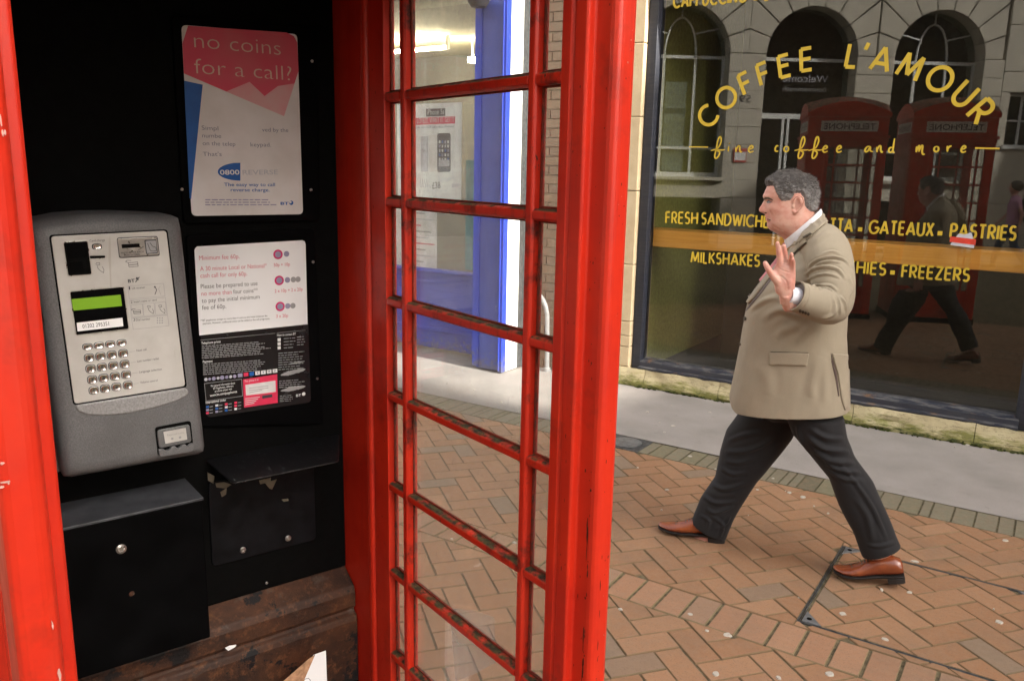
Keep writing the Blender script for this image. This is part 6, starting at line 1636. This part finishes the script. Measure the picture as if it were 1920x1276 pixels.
# eyes, brows, lids, lips
def head_hit(x, y): return hit(bodyb, x, y)[0]
def surf_patch(bvh, px, off, thick, name, m, parent, step=3.0, smooth=True, bulge=0.0, edge=None):
    """a cloth or skin piece laid on the surface: grid of points inside a pixel polygon, cast on to the body, given its own thickness"""
    xs = [p[0] for p in px]; ys = [p[1] for p in px]
    bm = bmesh.new()
    vs = [bm.verts.new((p[0], p[1], 0)) for p in dens(list(px) + [px[0]], step)[:-1]]
    f = bm.faces.new(vs)
    bmesh.ops.triangulate(bm, faces=[f])
    for _ in range(14):
        lon = [e for e in bm.edges if e.calc_length() > step * 1.6]
        if not lon: break
        bmesh.ops.subdivide_edges(bm, edges=lon, cuts=1); bmesh.ops.triangulate(bm, faces=bm.faces[:])
    bmesh.ops.beautify_fill(bm, faces=bm.faces[:], edges=bm.edges[:])
    bm.normal_update()
    loc = {}; bad = []
    for v in bm.verts:
        L, N = hit(bvh, v.co.x, v.co.y)
        if L is None: bad.append(v); continue
        loc[v] = (L, N)
    bmesh.ops.delete(bm, geom=bad, context='VERTS')
    for v in bm.verts:
        L, N = loc[v]; v.co = L + N * off
    for _ in range(2): bmesh.ops.smooth_vert(bm, verts=[v for v in bm.verts if not v.is_boundary], factor=0.4, use_axis_x=True, use_axis_y=True, use_axis_z=True)
    me = bpy.data.meshes.new(name)
    bm.normal_update()
    cam_dir = CL
    if bm.faces and sum((f_.normal.dot(CL - f_.calc_center_median()) for f_ in bm.faces)) < 0: bmesh.ops.reverse_faces(bm, faces=bm.faces[:])
    bm.to_mesh(me); bm.free()
    o = finish(me, name, m, parent, smooth)
    if thick:
        s = o.modifiers.new('thickness', 'SOLIDIFY'); s.thickness = thick; s.offset = -1.0
    return o
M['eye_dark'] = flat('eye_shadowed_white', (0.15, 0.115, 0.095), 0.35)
M['iris'] = flat('dark_iris', (0.03, 0.025, 0.02), 0.15)
M['brow'] = flat('grey_brown_eyebrow', (0.19, 0.145, 0.115), 0.8, 0, 0.2, 0.3, 300)
M['lip'] = flat('lip_skin', (0.42, 0.135, 0.11), 0.5)
M['mouth'] = flat('dark_mouth_line', (0.09, 0.022, 0.018), 0.6)
surf_patch(bodyb, [E3(*q) for q in ((281, 385), (292, 379), (308, 380), (324, 390), (312, 397), (292, 397))], 0.0006, 0.0, 'eye', M['eye_dark'], man, 1.0)
surf_patch(bodyb, [E3(*q) for q in ((286, 382), (296, 380), (301, 388), (297, 396), (288, 394))], 0.0010, 0.0, 'iris', M['iris'], man, 1.0)
surf_patch(bodyb, [E3(*q) for q in ((278, 381), (294, 373), (314, 375), (336, 386), (330, 390), (312, 381), (292, 379))], 0.0013, 0.001, 'upper_lid', M['mouth'], man, 1.0)
surf_patch(bodyb, [E3(*q) for q in ((252, 358), (268, 343), (300, 341), (324, 352), (346, 368), (338, 374), (312, 362), (288, 356), (262, 366))], 0.0016, 0.0012, 'eyebrow', M['brow'], man, 1.0)
surf_patch(bodyb, [E3(*q) for q in ((286, 541), (300, 540), (318, 549), (326, 556), (314, 556), (298, 550), (288, 549))], 0.0009, 0.0, 'mouth_line', M['mouth'], man, 1.0)
surf_patch(bodyb, [E3(*q) for q in ((288, 551), (300, 553), (318, 559), (312, 569), (296, 568), (288, 560))], 0.0009, 0.0, 'lower_lip', M['lip'], man, 1.0)
surf_patch(bodyb, [E3(*q) for q in ((264, 483), (276, 480), (288, 486), (280, 491), (266, 489))], 0.0008, 0.0, 'nostril', M['mouth'], man, 1.0)

HAIR_Z = HP[2] + Y2C(358)
M['hair'] = hair_mat()
# hair: thick cropped cap, grown from the skull and ruffled
def hair_h(th, c):
    """thickness of hair at angle th (0 = face) and height c"""
    deg = abs(math.degrees(math.atan2(math.sin(th), math.cos(th))))
    # lower edge of the hair as a pixel height around the head
    edge = interp(deg, [(0, 350), (24, 349), (38, 350), (47, 358), (56, 371), (66, 379), (76, 381), (83, 376), (88, 366), (100, 362), (108, 372), (116, 388), (130, 396), (180, 398)])
    v = (c - Y2C(edge)) / HS
    t = min(1.0, max(0.0, (v + 1.0) / 11.0))
    thick = interp(deg, [(0, 0.019), (25, 0.016), (42, 0.008), (56, 0.0050), (80, 0.0050), (95, 0.0065), (120, 0.009), (180, 0.012)])
    up = interp(c, [(Y2C(398), 0.75), (Y2C(360), 1.0), (Y2C(340), 1.15), (Y2C(326), 1.1)])
    return -0.006 + t ** 0.55 * (thick * up + 0.006)
hr = []
for c in np.linspace(Y2C(400), Y2C(322), 84):
    base = head_ring(c, 220, False); ring = []
    mida = sum(p[0] for p in base) / len(base)
    for k, (a, b) in enumerate(base):
        th = 2 * math.pi * k / 220; h = hair_h(th, c)
        nz = mnoise.noise((a * 70, b * 70, c * 60)) * 0.0038 + mnoise.noise((a * 190, b * 190, c * 90)) * 0.0022
        h += nz * (1 if h > 0 else 0)
        d = Vector((a - mida, b)); L_ = d.length; d /= max(L_, 1e-6)
        lift = 0.004 if (abs(th) < 0.6 or abs(th - 2 * math.pi) < 0.6) and h > 0.006 else 0.0
        ring.append(hpt(a + d.x * h, b + d.y * h, c + lift))
    hr.append(ring)
last = head_ring(Y2C(322), 220, False); ca = sum(p[0] for p in last) / 220; c0 = Y2C(322)
for f_, up in ((0.84, 0.0060), (0.64, 0.0090), (0.42, 0.0105), (0.2, 0.0112)):
    ring = []
    for k, (a, b) in enumerate(last):
        d = Vector((a - ca, b)); hh = 0.012; q = d * f_ + d.normalized() * hh * f_
        nz = mnoise.noise(((ca + q.x) * 70, q.y * 70, 5)) * 0.004
        ring.append(hpt(ca + q.x, q.y, c0 + up + nz))
    hr.append(ring)
hairb = MB(); hairb.loft(hr, True)
hair_o = hairb.build('hair', M['hair'], man, smooth=False); hair_o.data.polygons.foreach_set('use_smooth', [True] * len(hair_o.data.polygons))
hb = bvh_of(hair_o.data)
# fine tufts break the outline
tf = MB(); rt = random.Random(9); hv = hair_o.data.vertices; hn = len(hv)
for _ in range(7000):
    i = rt.randrange(hn); p = hv[i].co; n_ = hv[i].normal
    s_ = bodyb.find_nearest(p)
    if s_[0] is None or s_[3] < 0.005: continue
    back = Vector((-0.8, 0.0, -0.25)) if p.z < HP[2] + Y2C(345) else Vector((-0.55, 0.1, 0.12))
    d = (n_ * 0.30 + back * rt.uniform(0.5, 1.1) + Vector((rt.gauss(0, .25), rt.gauss(0, .25), rt.gauss(0, .25)))).normalized()
    L_ = rt.uniform(0.006, 0.013); w_ = d.cross(n_).normalized() * 0.00055; p = p - n_ * 0.001
    tf.add([p - w_, p + w_, p + d * L_ + n_ * 0.001], [(0, 1, 2)])
t_ = NT('loose_hair_strands'); r_ = t_.pos.outputs['Random Per Island']
zz = t_.n('ShaderNodeTexCoord'); zs = t_.n('ShaderNodeSeparateXYZ'); t_.l(zz.outputs['Object'], zs.inputs[0])
M['strand'] = t_.done(t_.bsdf(t_.mix(t_.ramp(t_.math('ADD', r_, t_.ramp(zs.outputs[2], HAIR_Z - 0.05, HAIR_Z + 0.07, 0.25, -0.25)), 0.25, 0.95), (0.035, 0.030, 0.027), (0.42, 0.41, 0.40)), 0.5))
tf.build('hair_tufts', M['strand'], man)['kind'] = 'stuff'

# ---------------------------------------------------------------- jacket
TR = [((1484, 458), (1542, 399), 0.0830), ((1478, 470), (1545, 410), 0.084), ((1466, 482), (1557, 424), 0.110), ((1452, 500), (1571, 442), 0.165), ((1434, 518), (1582, 464), 0.205), ((1418, 536), (1588, 494), 0.222), ((1404, 556), (1590, 530), 0.230),
      ((1398, 585), (1590, 575), 0.232), ((1391, 625), (1588, 625), 0.234), ((1384, 660), (1590, 664), 0.234), ((1376, 700), (1592, 702), 0.234), ((1369, 735), (1594, 740), 0.233), ((1366, 757), (1595, 763), 0.232), ((1364, 800), (1596, 806), 0.230)]
def seg_ring(F, B, w, n=56):
    f, b = np.array(mp(*F)), np.array(mp(*B)); m = f * 0.48 + b * 0.52
    ring = []
    for t in np.linspace(0, 2 * math.pi, n, endpoint=False):
        c_, s_ = math.cos(t), math.sin(t)
        v = (f - m) * abs(c_) ** 0.82 if c_ > 0 else (b - m) * abs(c_) ** 0.70
        q = m + v; q[1] = math.copysign(abs(s_) ** 0.80, s_) * w; ring.append(tuple(q))
    return ring
torso = MB().loft([seg_ring(*r) for r in TR])
CUFF = mp(1494, 556, 0.425)
sl_path = [mp(1538, 455, 0.10), mp(1549, 470, 0.165), mp(1558, 505, 0.225), mp(1564, 545, 0.275), mp(1560, 574, 0.315), mp(1540, 573, 0.355), mp(1516, 565, 0.390), CUFF]
sl = MB().tube(smooth3(sl_path, 4), list(np.interp(np.linspace(0, 1, 29), [0, .14, .29, .43, .57, .71, .86, 1], [0.085, 0.088, 0.086, 0.078, 0.070, 0.066, 0.062, 0.058])), 24)
slr = MB().tube([mp(1538, 455, -0.10), mp(1549, 470, -0.17), (ELR[0], ELR[1], ELR[2]), (WRR[0] - .01, WRR[1], WRR[2] + .03)], [0.085, 0.085, 0.068, 0.055], 20)
jm = remesh([torso, sl, slr], 0.0048, 10, 0.5)
J = lambda pts: [(1350 + x / 3.986, 480 + y / 3.986) for x, y in pts]
J3 = lambda pts: [E3(*q) for q in pts]
folds(jm, [
    (J3([(668, 975), (720, 935), (800, 905), (900, 893), (990, 915), (1040, 965)]), 0.0060, 0.0111),
    (J3([(690, 1010), (760, 955), (860, 930), (960, 945)]), 0.0055, 0.0078),
    (J3([(640, 1050), (720, 1000), (830, 980), (940, 1010), (1005, 1090)]), 0.0063, 0.0117),
    (J3([(640, 1110), (740, 1062), (850, 1048), (950, 1080)]), 0.0055, 0.0084),
    (J3([(690, 1162), (760, 1150), (850, 1165)]), 0.0046, 0.0091),
    (J3([(710, 1187), (790, 1172), (860, 1185), (900, 1215)]), 0.0046, 0.0084),
    (J3([(800, 860), (880, 840), (950, 858)]), 0.0055, 0.0052),
    (J([(690, 235), (760, 215), (830, 225), (880, 265)]), 0.0060, 0.0065),
    (J([(900, 300), (935, 350), (950, 420)]), 0.0064, 0.0084),
    (J([(870, 280), (895, 350), (905, 440)]), 0.0060, 0.0072),
    (J([(840, 300), (860, 360), (850, 430)]), 0.0069, 0.0052),
    (J([(965, 160), (985, 220), (975, 300)]), 0.0083, 0.0072),
    (J([(880, 380), (840, 440), (760, 470)]), 0.0101, 0.0065),
    (J([(230, 400), (330, 330), (430, 300)]), 0.0129, 0.0065),
    (J([(330, 460), (440, 400), (560, 430), (640, 470)]), 0.0166, 0.0072),
    (J([(420, 620), (470, 560), (600, 520)]), 0.0184, 0.0046),
    (J([(560, 640), (640, 560), (700, 510)]), 0.0184, 0.0046),
    (J([(330, 820), (360, 940), (350, 1040)]), 0.0276, 0.0046),
    (J([(760, 740), (700, 930), (680, 1060)]), 0.0239, 0.0072),
    (J([(800, 760), (780, 930), (790, 1100)]), 0.0202, 0.0046),
    (J3([(700, 760), (790, 700), (850, 660)]), 0.0147, 0.0039),
    (J3([(1060, 1020), (1085, 1120), (1070, 1240)]), 0.0092, 0.0052),
])
co = co_get(jm); no = no_get(jm)
nz = np.array([mnoise.noise((c[0] * 9, c[1] * 9, c[2] * 5)) * 0.0035 + mnoise.noise((c[0] * 24, c[1] * 24, c[2] * 14)) * 0.0016 for c in co])
co_set(jm, co + no * nz[:, None])
bmj = bmesh.new(); bmj.from_mesh(jm)                # cut the hem open: level all round, rounded off at the front corner
h0, h1 = Vector(mp(1375, 757)), Vector(mp(1594, 760))
def cut(p, n):
    bmesh.ops.bisect_plane(bmj, geom=bmj.verts[:] + bmj.edges[:] + bmj.faces[:], plane_co=p, plane_no=n, clear_outer=True)
d_ = (h0 - h1).normalized(); cut(h1, Vector((d_.z, 0, -d_.x)).normalized() if d_.x > 0 and Vector((d_.z, 0, -d_.x)).z < 0 else Vector((-d_.z, 0, d_.x)).normalized())
for q, ang in ((mp(1382, 755), 62), (mp(1373, 745), 36), (mp(1369, 736), 16)):
    cut(Vector(q), Vector((math.cos(R(ang)), 0, -math.sin(R(ang)))))
bmj.to_mesh(jm); bmj.free()
jack = finish(jm, 'jacket', M['suit'], man)
sj = jack.modifiers.new('cloth_thickness', 'SOLIDIFY'); sj.thickness = 0.003; sj.offset = -1.0
jb = bvh_of(jm)
def jp(px, off, th, name, m='suit', step=3.0): return surf_patch(jb, px, off, th, name, M[m], jack, step)
# collar and lapels
jp(J3([(790, 500), (845, 565), (705, 690), (642, 722), (560, 790), (478, 805), (520, 740), (640, 630)]), 0.0095, 0.008, 'collar')
jp(J3([(706, 694), (650, 740), (655, 758), (600, 800), (530, 868), (300, 1100), (180, 1255), (80, 1370), (84, 1290), (150, 1170), (300, 985), (440, 850), (520, 770), (640, 722)]), 0.0066, 0.006, 'lapel')
jp(J3([(638, 718), (702, 684), (710, 695), (646, 732)]), 0.0135, 0.002, 'notch_seam', 'seam', 1.5)
jp(J3([(658, 762), (604, 810), (532, 880), (524, 868), (596, 797), (650, 754)]), 0.0062, 0.002, 'lapel_seam', 'seam', 1.5)
jp(J([(378, 163), (390, 170), (300, 290), (195, 412), (186, 406), (280, 285)]), 0.0014, 0.0012, 'front_gap_shade', 'lining_gap_shade', 1.6)  # dark strip painted as the shade along the front edge
jp(J([(218, 240), (250, 232), (240, 280), (205, 340), (196, 330)]), 0.0060, 0.001, 'lapel_underside', 'lining_gap_shade', 2.0)
jp(J([(382, 716), (660, 722), (664, 732), (648, 818), (368, 812), (370, 726)]), 0.0052, 0.0045, 'pocket_flap')
jp(J([(380, 711), (662, 718), (662, 722), (380, 716)]), 0.0058, 0.0015, 'pocket_seam', 'seam', 1.5)
jp(J([(828, 722), (838, 760), (872, 880), (890, 1040), (884, 1050), (858, 900), (832, 790)]), 0.0016, 0.0012, 'vent_gap_shade', 'lining_gap_shade', 1.6)  # dark strip painted as the shade inside the back vent
jp(J([(836, 726), (960, 735), (966, 1100), (930, 1150), (905, 1070), (878, 880), (850, 790)]), 0.0046, 0.004, 'vent_flap')
for q in ((187, 466), (145, 657)):
    jp(J([(q[0] + 13 * math.cos(a), q[1] + 15 * math.sin(a)) for a in np.linspace(0, 6.28, 12, endpoint=False)]), 0.0045, 0.003, 'button', 'seam', 1.2)
for k in range(4):
    q = (600 + k * 20, 408 + k * 7); jp(J([(q[0] + 10 * math.cos(a), q[1] + 11 * math.sin(a)) for a in np.linspace(0, 6.28, 10, endpoint=False)]), 0.0035, 0.002, 'sleeve_button', 'seam', 1.0)
# open cuff: dark inside, shirt cuff, then the wrist
cd = np.array(CUFF) - np.array(sl_path[-2]); cd /= np.linalg.norm(cd)
def cyl(c, ax, r0, r1, h, n=24):
    ax = Vector(ax).normalized(); s1 = ax.cross(Vector((0, 0, 1))).normalized(); s2 = ax.cross(s1); c = Vector(c)
    return [[c + s1 * (r0 * math.cos(t)) + s2 * (r0 * math.sin(t)) for t in np.linspace(0, 2 * math.pi, n, endpoint=False)], [c + ax * h + s1 * (r1 * math.cos(t)) + s2 * (r1 * math.sin(t)) for t in np.linspace(0, 2 * math.pi, n, endpoint=False)]]
c0 = np.array(CUFF) + cd * 0.0
a_, b_ = cyl(c0 - cd * 0.012, cd, 0.0575, 0.0600, 0.030); a2, b2 = cyl(c0 - cd * 0.012, cd, 0.0520, 0.0550, 0.030)
MB().loft([a2, a_, b_, b2, a2], False).build('sleeve_cuff', M['suit'], jack, smooth=True)
MB().loft(list(cyl(c0 - cd * 0.004, cd, 0.0525, 0.0525, 0.007))).build('sleeve_lining', M['lining_gap_shade'], jack)
a_, b_ = cyl(c0 - cd * 0.01, (np.array(H3(470, 1235)) - c0), 0.0350, 0.0335, 0.050); a2, b2 = cyl(c0 - cd * 0.01, (np.array(H3(470, 1235)) - c0), 0.0325, 0.0310, 0.050)
MB().loft([a2, a_, b_, b2, a2], False).build('shirt_cuff', M['shirt'], man, smooth=True)
# shirt collar and tie
shc = []
for F, B, w in (((1474, 466), (1543, 404), 0.0765), ((1471, 455), (1542, 397), 0.0785), ((1470, 450), (1540, 391.5), 0.0780)): shc.append(seg_ring(F, B, w, 48))
inn = [[tuple(np.array(p) * 0.97 + np.array([np.mean([q[0] for q in r]), 0, p[2]]) * np.array([.03, 0, .03])) for p in r] for r in shc]
MB().loft(shc + inn[::-1], False).build('shirt_collar', M['shirt'], man, smooth=True)
tp = [mp(1474, 456, 0.012), mp(1466, 468, 0.012), mp(1462, 482, 0.010), mp(1446, 506, 0.008), mp(1428, 530, 0.006)]
MB().tube(tp, [(0.016, 0.008), (0.020, 0.013), (0.016, 0.007), (0.028, 0.006), (0.034, 0.006)], 12).build('tie', M['tie'], man, smooth=True)
# trousers
def leg_loft(lg, b, hem, hemw, hemh, wid):
    rings = []; n = 36
    for (p, r), w in zip(lg, wid):
        p = np.array(p); rings.append([tuple(p + np.array([r * math.copysign(abs(math.cos(t)) ** 0.9, math.cos(t)), w * math.sin(t), 0])) for t in np.linspace(0, 2 * math.pi, n, endpoint=False)])
    h0, h1 = np.array(hem[0]), np.array(hem[1])                # back and front of the hem
    m = (h0 + h1) / 2; v = (h1 - h0) / 2
    for f_ in (1.0,): rings.append([tuple(m + v * math.cos(t) * f_ + np.array([0, hemw * math.sin(t), 0])) for t in np.linspace(0, 2 * math.pi, n, endpoint=False)])
    return MB().loft(rings)
fl_ = leg_loft(front_leg, LB, (mp(1361, 1011, LB), mp(1296, 977, LB)), 0.066, 0, [0.115, 0.112, 0.10, 0.085, 0.074, 0.069])
rl_ = leg_loft(rear_leg, RB, (mp(1690, 1024, RB), mp(1617, 1044, RB)), 0.068, 0, [0.115, 0.112, 0.10, 0.086, 0.076, 0.071])
hips = MB().loft([seg_ring((1390, 690), (1585, 690), 0.185, 40), seg_ring((1390, 735), (1584, 740), 0.155, 40), seg_ring((1400, 762), (1578, 765), 0.105, 40), seg_ring((1440, 786), (1540, 786), 0.06, 40)])
tm = remesh([fl_, rl_, hips], 0.0055, 10, 0.5)
T5 = lambda pts: [(1220 + x / 3.84, 760 + y / 3.84) for x, y in pts]
folds(tm, [
    (T5([(560, 250), (680, 210), (800, 190)]), 0.0125, 0.0081), (T5([(545, 330), (660, 330), (790, 290), (880, 230)]), 0.0133, 0.0095), (T5([(540, 400), (640, 410), (740, 380)]), 0.0117, 0.0081),
    (T5([(510, 450), (590, 490), (690, 480)]), 0.0109, 0.0081), (T5([(420, 540), (520, 600), (680, 560)]), 0.0125, 0.0081), (T5([(380, 650), (470, 700), (620, 690)]), 0.0117, 0.0095), (T5([(400, 740), (470, 770), (590, 730)]), 0.0101, 0.0101),
    (T5([(360, 790), (420, 830), (400, 900)]), 0.0094, 0.0081), (T5([(450, 800), (520, 860), (500, 940)]), 0.0094, 0.0081), (T5([(480, 890), (540, 850), (570, 800)]), 0.0086, 0.0074),
    (T5([(1150, 170), (1260, 230), (1390, 240)]), 0.0125, 0.0095), (T5([(1140, 230), (1250, 310), (1420, 330)]), 0.0125, 0.0101), (T5([(1190, 330), (1300, 400), (1460, 410)]), 0.0125, 0.0101), (T5([(1250, 400), (1350, 460), (1500, 480)]), 0.0117, 0.0095), (T5([(1290, 470), (1400, 530), (1530, 540)]), 0.0117, 0.0068),
    (T5([(1360, 420), (1480, 560), (1600, 740), (1700, 960)]), 0.0094, 0.0068), (T5([(1480, 680), (1560, 800), (1600, 980)]), 0.0140, 0.0074), (T5([(1560, 1000), (1650, 1010), (1760, 980)]), 0.0094, 0.0061),
    (T5([(1060, 150), (1080, 240), (1180, 400)]), 0.0140, 0.0068),
])
co = co_get(tm); no = no_get(tm)
nz = np.array([mnoise.noise((c[0] * 10, c[1] * 10, c[2] * 8)) * 0.0035 for c in co]); co_set(tm, co + no * nz[:, None])
finish(tm, 'trousers', M['trouser'], man)
# shoes
def shoe(heel, toe, lift, b):
    """heel, toe: ground points (a, c) of the sole; a loft along the foot"""
    h, t = np.array([heel[0], heel[1]]), np.array([toe[0], toe[1]]); L = np.linalg.norm(t - h); ax = (t - h) / L; up = np.array([-ax[1], ax[0]])
    if up[1] < 0: up = -up
    def P(u, v, w): q = h + ax * (u * L) + up * v; return (q[0], b + w, q[1])
    st_ = [(0.0, 0.030, 0.020, 0.068), (0.03, 0.034, 0.018, 0.082), (0.12, 0.038, 0.016, 0.092), (0.25, 0.036, 0.014, 0.096), (0.38, 0.035, 0.012, 0.092), (0.50, 0.040, 0.010, 0.078), (0.62, 0.046, 0.010, 0.062), (0.74, 0.047, 0.011, 0.051), (0.86, 0.040, 0.013, 0.042), (0.94, 0.030, 0.016, 0.037), (0.985, 0.018, 0.019, 0.031), (1.0, 0.008, 0.021, 0.027)]
    bend = lambda u: (0.020 * max(0, (u - 0.70) / 0.30) ** 2 if lift else 0.010 * max(0, (u - 0.72) / .28) ** 2)
    rings = []
    for u, w, z0, z1 in st_:
        z0 += bend(u); z1 += bend(u); r = []
        for k in range(22):
            a = 2 * math.pi * k / 22; s_, c_ = math.sin(a), math.cos(a)
            v = lerp(z0, z1, 0.5 + 0.5 * math.copysign(abs(s_) ** 0.8, s_)); ww = w * math.copysign(abs(c_) ** 0.8, c_) * (1.0 - 0.30 * max(0, s_))
            r.append(P(u, v, ww))
        rings.append(r)
    up_ = MB().loft(rings)
    sole = MB(); rings = []
    for u, w, z0, z1 in st_:
        e = bend(u); arch = 0.006 * gau(u - 0.36, 0.14)
        r = [P(lerp(u, .5, -0.012), z + e + (arch if z < 0.003 else 0), ww) for z, ww in ((0.004, -w * 0.9), (0.004, w * 0.9), (0.013, w * 1.06 + .002), (0.0165, w * 1.06 + .002), (0.0165, -w * 1.06 - .002), (0.013, -w * 1.06 - .002))]
        rings.append(r)
    sole.loft(rings)
    hb_ = MB(); rings = []
    for u in (-0.012, 0.02, 0.12, 0.235):
        w = interp(u, [(s[0], s[1]) for s in st_]) * (1.02 if u > 0 else 0.8); rings.append([P(u, z, ww) for z, ww in ((-0.018, -w * .97), (-0.018, w * .97), (0.006, w * 1.02), (0.006, -w * 1.02))])
    hb_.loft(rings)
    vamp = []
    return up_, sole, hb_, P
hz = 0.020
for (hp_, tp_, lift, b) in ((mp(1357, 1023.5, LB), mp(1234, 1011, LB), 0, LB), (mp(1698, 1053, RB), mp(1566, 1066, RB), 1, RB)):
    toe = [tp_[0], 0.0]; heel = [hp_[0], 0.019 if not lift else 0.052]
    if not lift: toe[1] = 0.004
    u_, so_, h_, P = shoe(heel, toe, lift, b)
    o = u_.build('shoe', M['leather'], man, smooth=True); so_.build('shoe_sole', M['sole'], o, bevel=0.0015); h_.build('shoe_heel', M['sole'], o, bevel=0.002)
    lace = MB()
    for k in range(4):
        u = 0.44 + 0.045 * k; zt = interp(u, [(0.38, 0.093), (0.5, 0.079), (0.62, 0.063)]) + 0.0015
        lace.tube([P(u, zt - .008, -0.020), P(u + .01, zt, 0.0), P(u, zt - .006, 0.020)], 0.0018, 6)
    lace.build('laces', M['seam'], o)
    cap = MB()
    for u in (0.70, 0.715): cap.tube([P(u + 0.02, 0.0170 + (0.0 if not lift else 0.001), s_ * 0.0475 * q) if q > 0.95 else P(u + .03 * (1 - q), lerp(0.056, 0.024, q ** 3), s_ * 0.0475 * q * 0.82) for s_, q in ((-1, .99), (-1, .8), (-1, .5), (1, 0.01), (1, .5), (1, .8), (1, .99))], 0.0009, 6)
    cap.build('toe_cap_stitching', M['seam'], o)
# ================================================================== PASSER-BY far up the street, seen only mirrored in the shop window
def mirrored_ground(x, y):
    """the real ground point that shows at this pixel in the tilted pane"""
    n = np.array([math.sin(PANE_TILT), -math.cos(PANE_TILT), 0.0]); p0 = np.array([PCX, GL, 0.0]); d = ray(x, y)
    h = CAM + d * (np.dot(p0 - CAM, n) / np.dot(d, n)); r = d - 2 * np.dot(d, n) * n
    return h + r * (-h[2] / r[2])
v0 = mirrored_ground(1886, 505)
pb = thing('person', 'passer-by in pink top and blue jeans with dark rucksack, mirrored in the shop window', 'person', (v0[0], v0[1], 0.0), R(172))
M['pink_top'] = flat('pink_cotton_top', (0.50, 0.25, 0.40), 0.85)
M['denim'] = flat('blue_denim', (0.03, 0.06, 0.16), 0.85)
M['dark_hair'] = flat('dark_brown_hair', (0.035, 0.026, 0.02), 0.6)
def ring_(c, a, b, z, n=18): return [(c[0] + a * math.cos(2 * math.pi * k / n), c[1] + b * math.sin(2 * math.pi * k / n), z) for k in range(n)]
hd = MB().loft([ring_((0.04, 0), r * 0.9, r * 0.72, z) for z, r in ((1.40, 0.055), (1.455, 0.06), (1.47, 0.085), (1.52, 0.105), (1.57, 0.112), (1.62, 0.105), (1.66, 0.075), (1.675, 0.03))])
nose_ = MB().ellipsoid((0.145, 0, 1.545), (0.018, 0.012, 0.02), 8, 6)
limb = []
sh = [(0.0, 0.175, 1.33), (0.0, -0.175, 1.33)]
for k, (s_, sw) in enumerate(((sh[0], 0.16), (sh[1], -0.16))):
    el_ = (s_[0] + sw * 0.55 - 0.02, s_[1] * 1.2, 1.06); wr_ = (el_[0] + 0.10 + sw * 0.5, s_[1] * 1.15, 0.86)
    limb.append(MB().tube([s_, el_, wr_, (wr_[0] + .02, wr_[1], wr_[2] - .09)], [0.045, 0.038, 0.026, 0.030], 10))
    for f_ in range(4): limb.append(MB().tube([(wr_[0] + .005 + .016 * f_, wr_[1], wr_[2] - .08), (wr_[0] + .015 + .016 * f_, wr_[1] * .98, wr_[2] - .155)], [0.009, 0.007], 8))
    limb.append(MB().tube([(wr_[0] + .02, wr_[1], wr_[2] - .03), (wr_[0] + .055, wr_[1] * .97, wr_[2] - .09)], [0.011, 0.008], 8))
core = MB().loft([ring_((0, 0), a, b, z) for z, a, b in ((0.82, 0.09, 0.13), (1.0, 0.09, 0.13), (1.2, 0.10, 0.15), (1.36, 0.075, 0.15), (1.42, 0.05, 0.06))])
hips_ = [(0.0, 0.085, 0.86), (0.0, -0.085, 0.86)]
lg_ = [[hips_[0], (0.17, 0.085, 0.48), (0.24, 0.085, 0.09)], [hips_[1], (-0.06, -0.085, 0.47), (-0.30, -0.085, 0.13)]]
for l_ in lg_: limb.append(MB().tube(l_, [0.075, 0.05, 0.034], 12))
bm_ = remesh([hd, nose_, core] + limb, 0.009, 3); finish(bm_, 'body', M['skin'], pb)
tpm = remesh([MB().loft([ring_((0, 0), a, b, z) for z, a, b in ((0.84, 0.12, 0.165), (1.0, 0.115, 0.155), (1.2, 0.125, 0.175), (1.34, 0.10, 0.175), (1.41, 0.065, 0.08))])] + [MB().tube([s_, (s_[0] + sw * .35, s_[1] * 1.14, 1.18)], [0.064, 0.058], 12) for s_, sw in ((sh[0], .16), (sh[1], -.16))], 0.012, 4); finish(tpm, 'top', M['pink_top'], pb)
jn = remesh([MB().tube(l_, [0.095, 0.070, 0.055], 14) for l_ in lg_] + [MB().loft([ring_((0, 0), .11, .155, 0.80), ring_((0, 0), .115, .16, 0.92)])], 0.012, 4); finish(jn, 'jeans', M['denim'], pb)
MB().loft([ring_((0.015, 0), r * 0.95, r * 0.80, z) for z, r in ((1.50, 0.075), (1.53, 0.108), (1.58, 0.125), (1.64, 0.115), (1.68, 0.08), (1.695, 0.03))]).build('hair', M['dark_hair'], pb, smooth=True)
MB().loft([[(-0.13 + a * math.cos(t) - .04, b * math.sin(t), z) for t in np.linspace(0, 2 * math.pi, 16, endpoint=False)] for z, a, b in ((0.93, 0.05, 0.12), (0.96, 0.085, 0.145), (1.2, 0.085, 0.145), (1.34, 0.06, 0.125), (1.37, 0.02, 0.09))]).build('rucksack', M['black_metal'], pb, smooth=True)
for l_, dx in ((lg_[0], 0.0), (lg_[1], 0.0)):
    e = l_[-1]; MB().loft([[(e[0] + x + 0, e[1] + w * s_, (e[2] - .085) * (1 if e[2] > .1 else 0) + z) for s_, z in ((-1, 0.0), (1, 0.0), (0.8, h), (-0.8, h))] for x, w, h in ((-0.07, 0.03, 0.07), (0.0, 0.04, 0.09), (0.10, 0.045, 0.06), (0.18, 0.03, 0.035))]).build('shoe', M['sole'], pb, smooth=True)
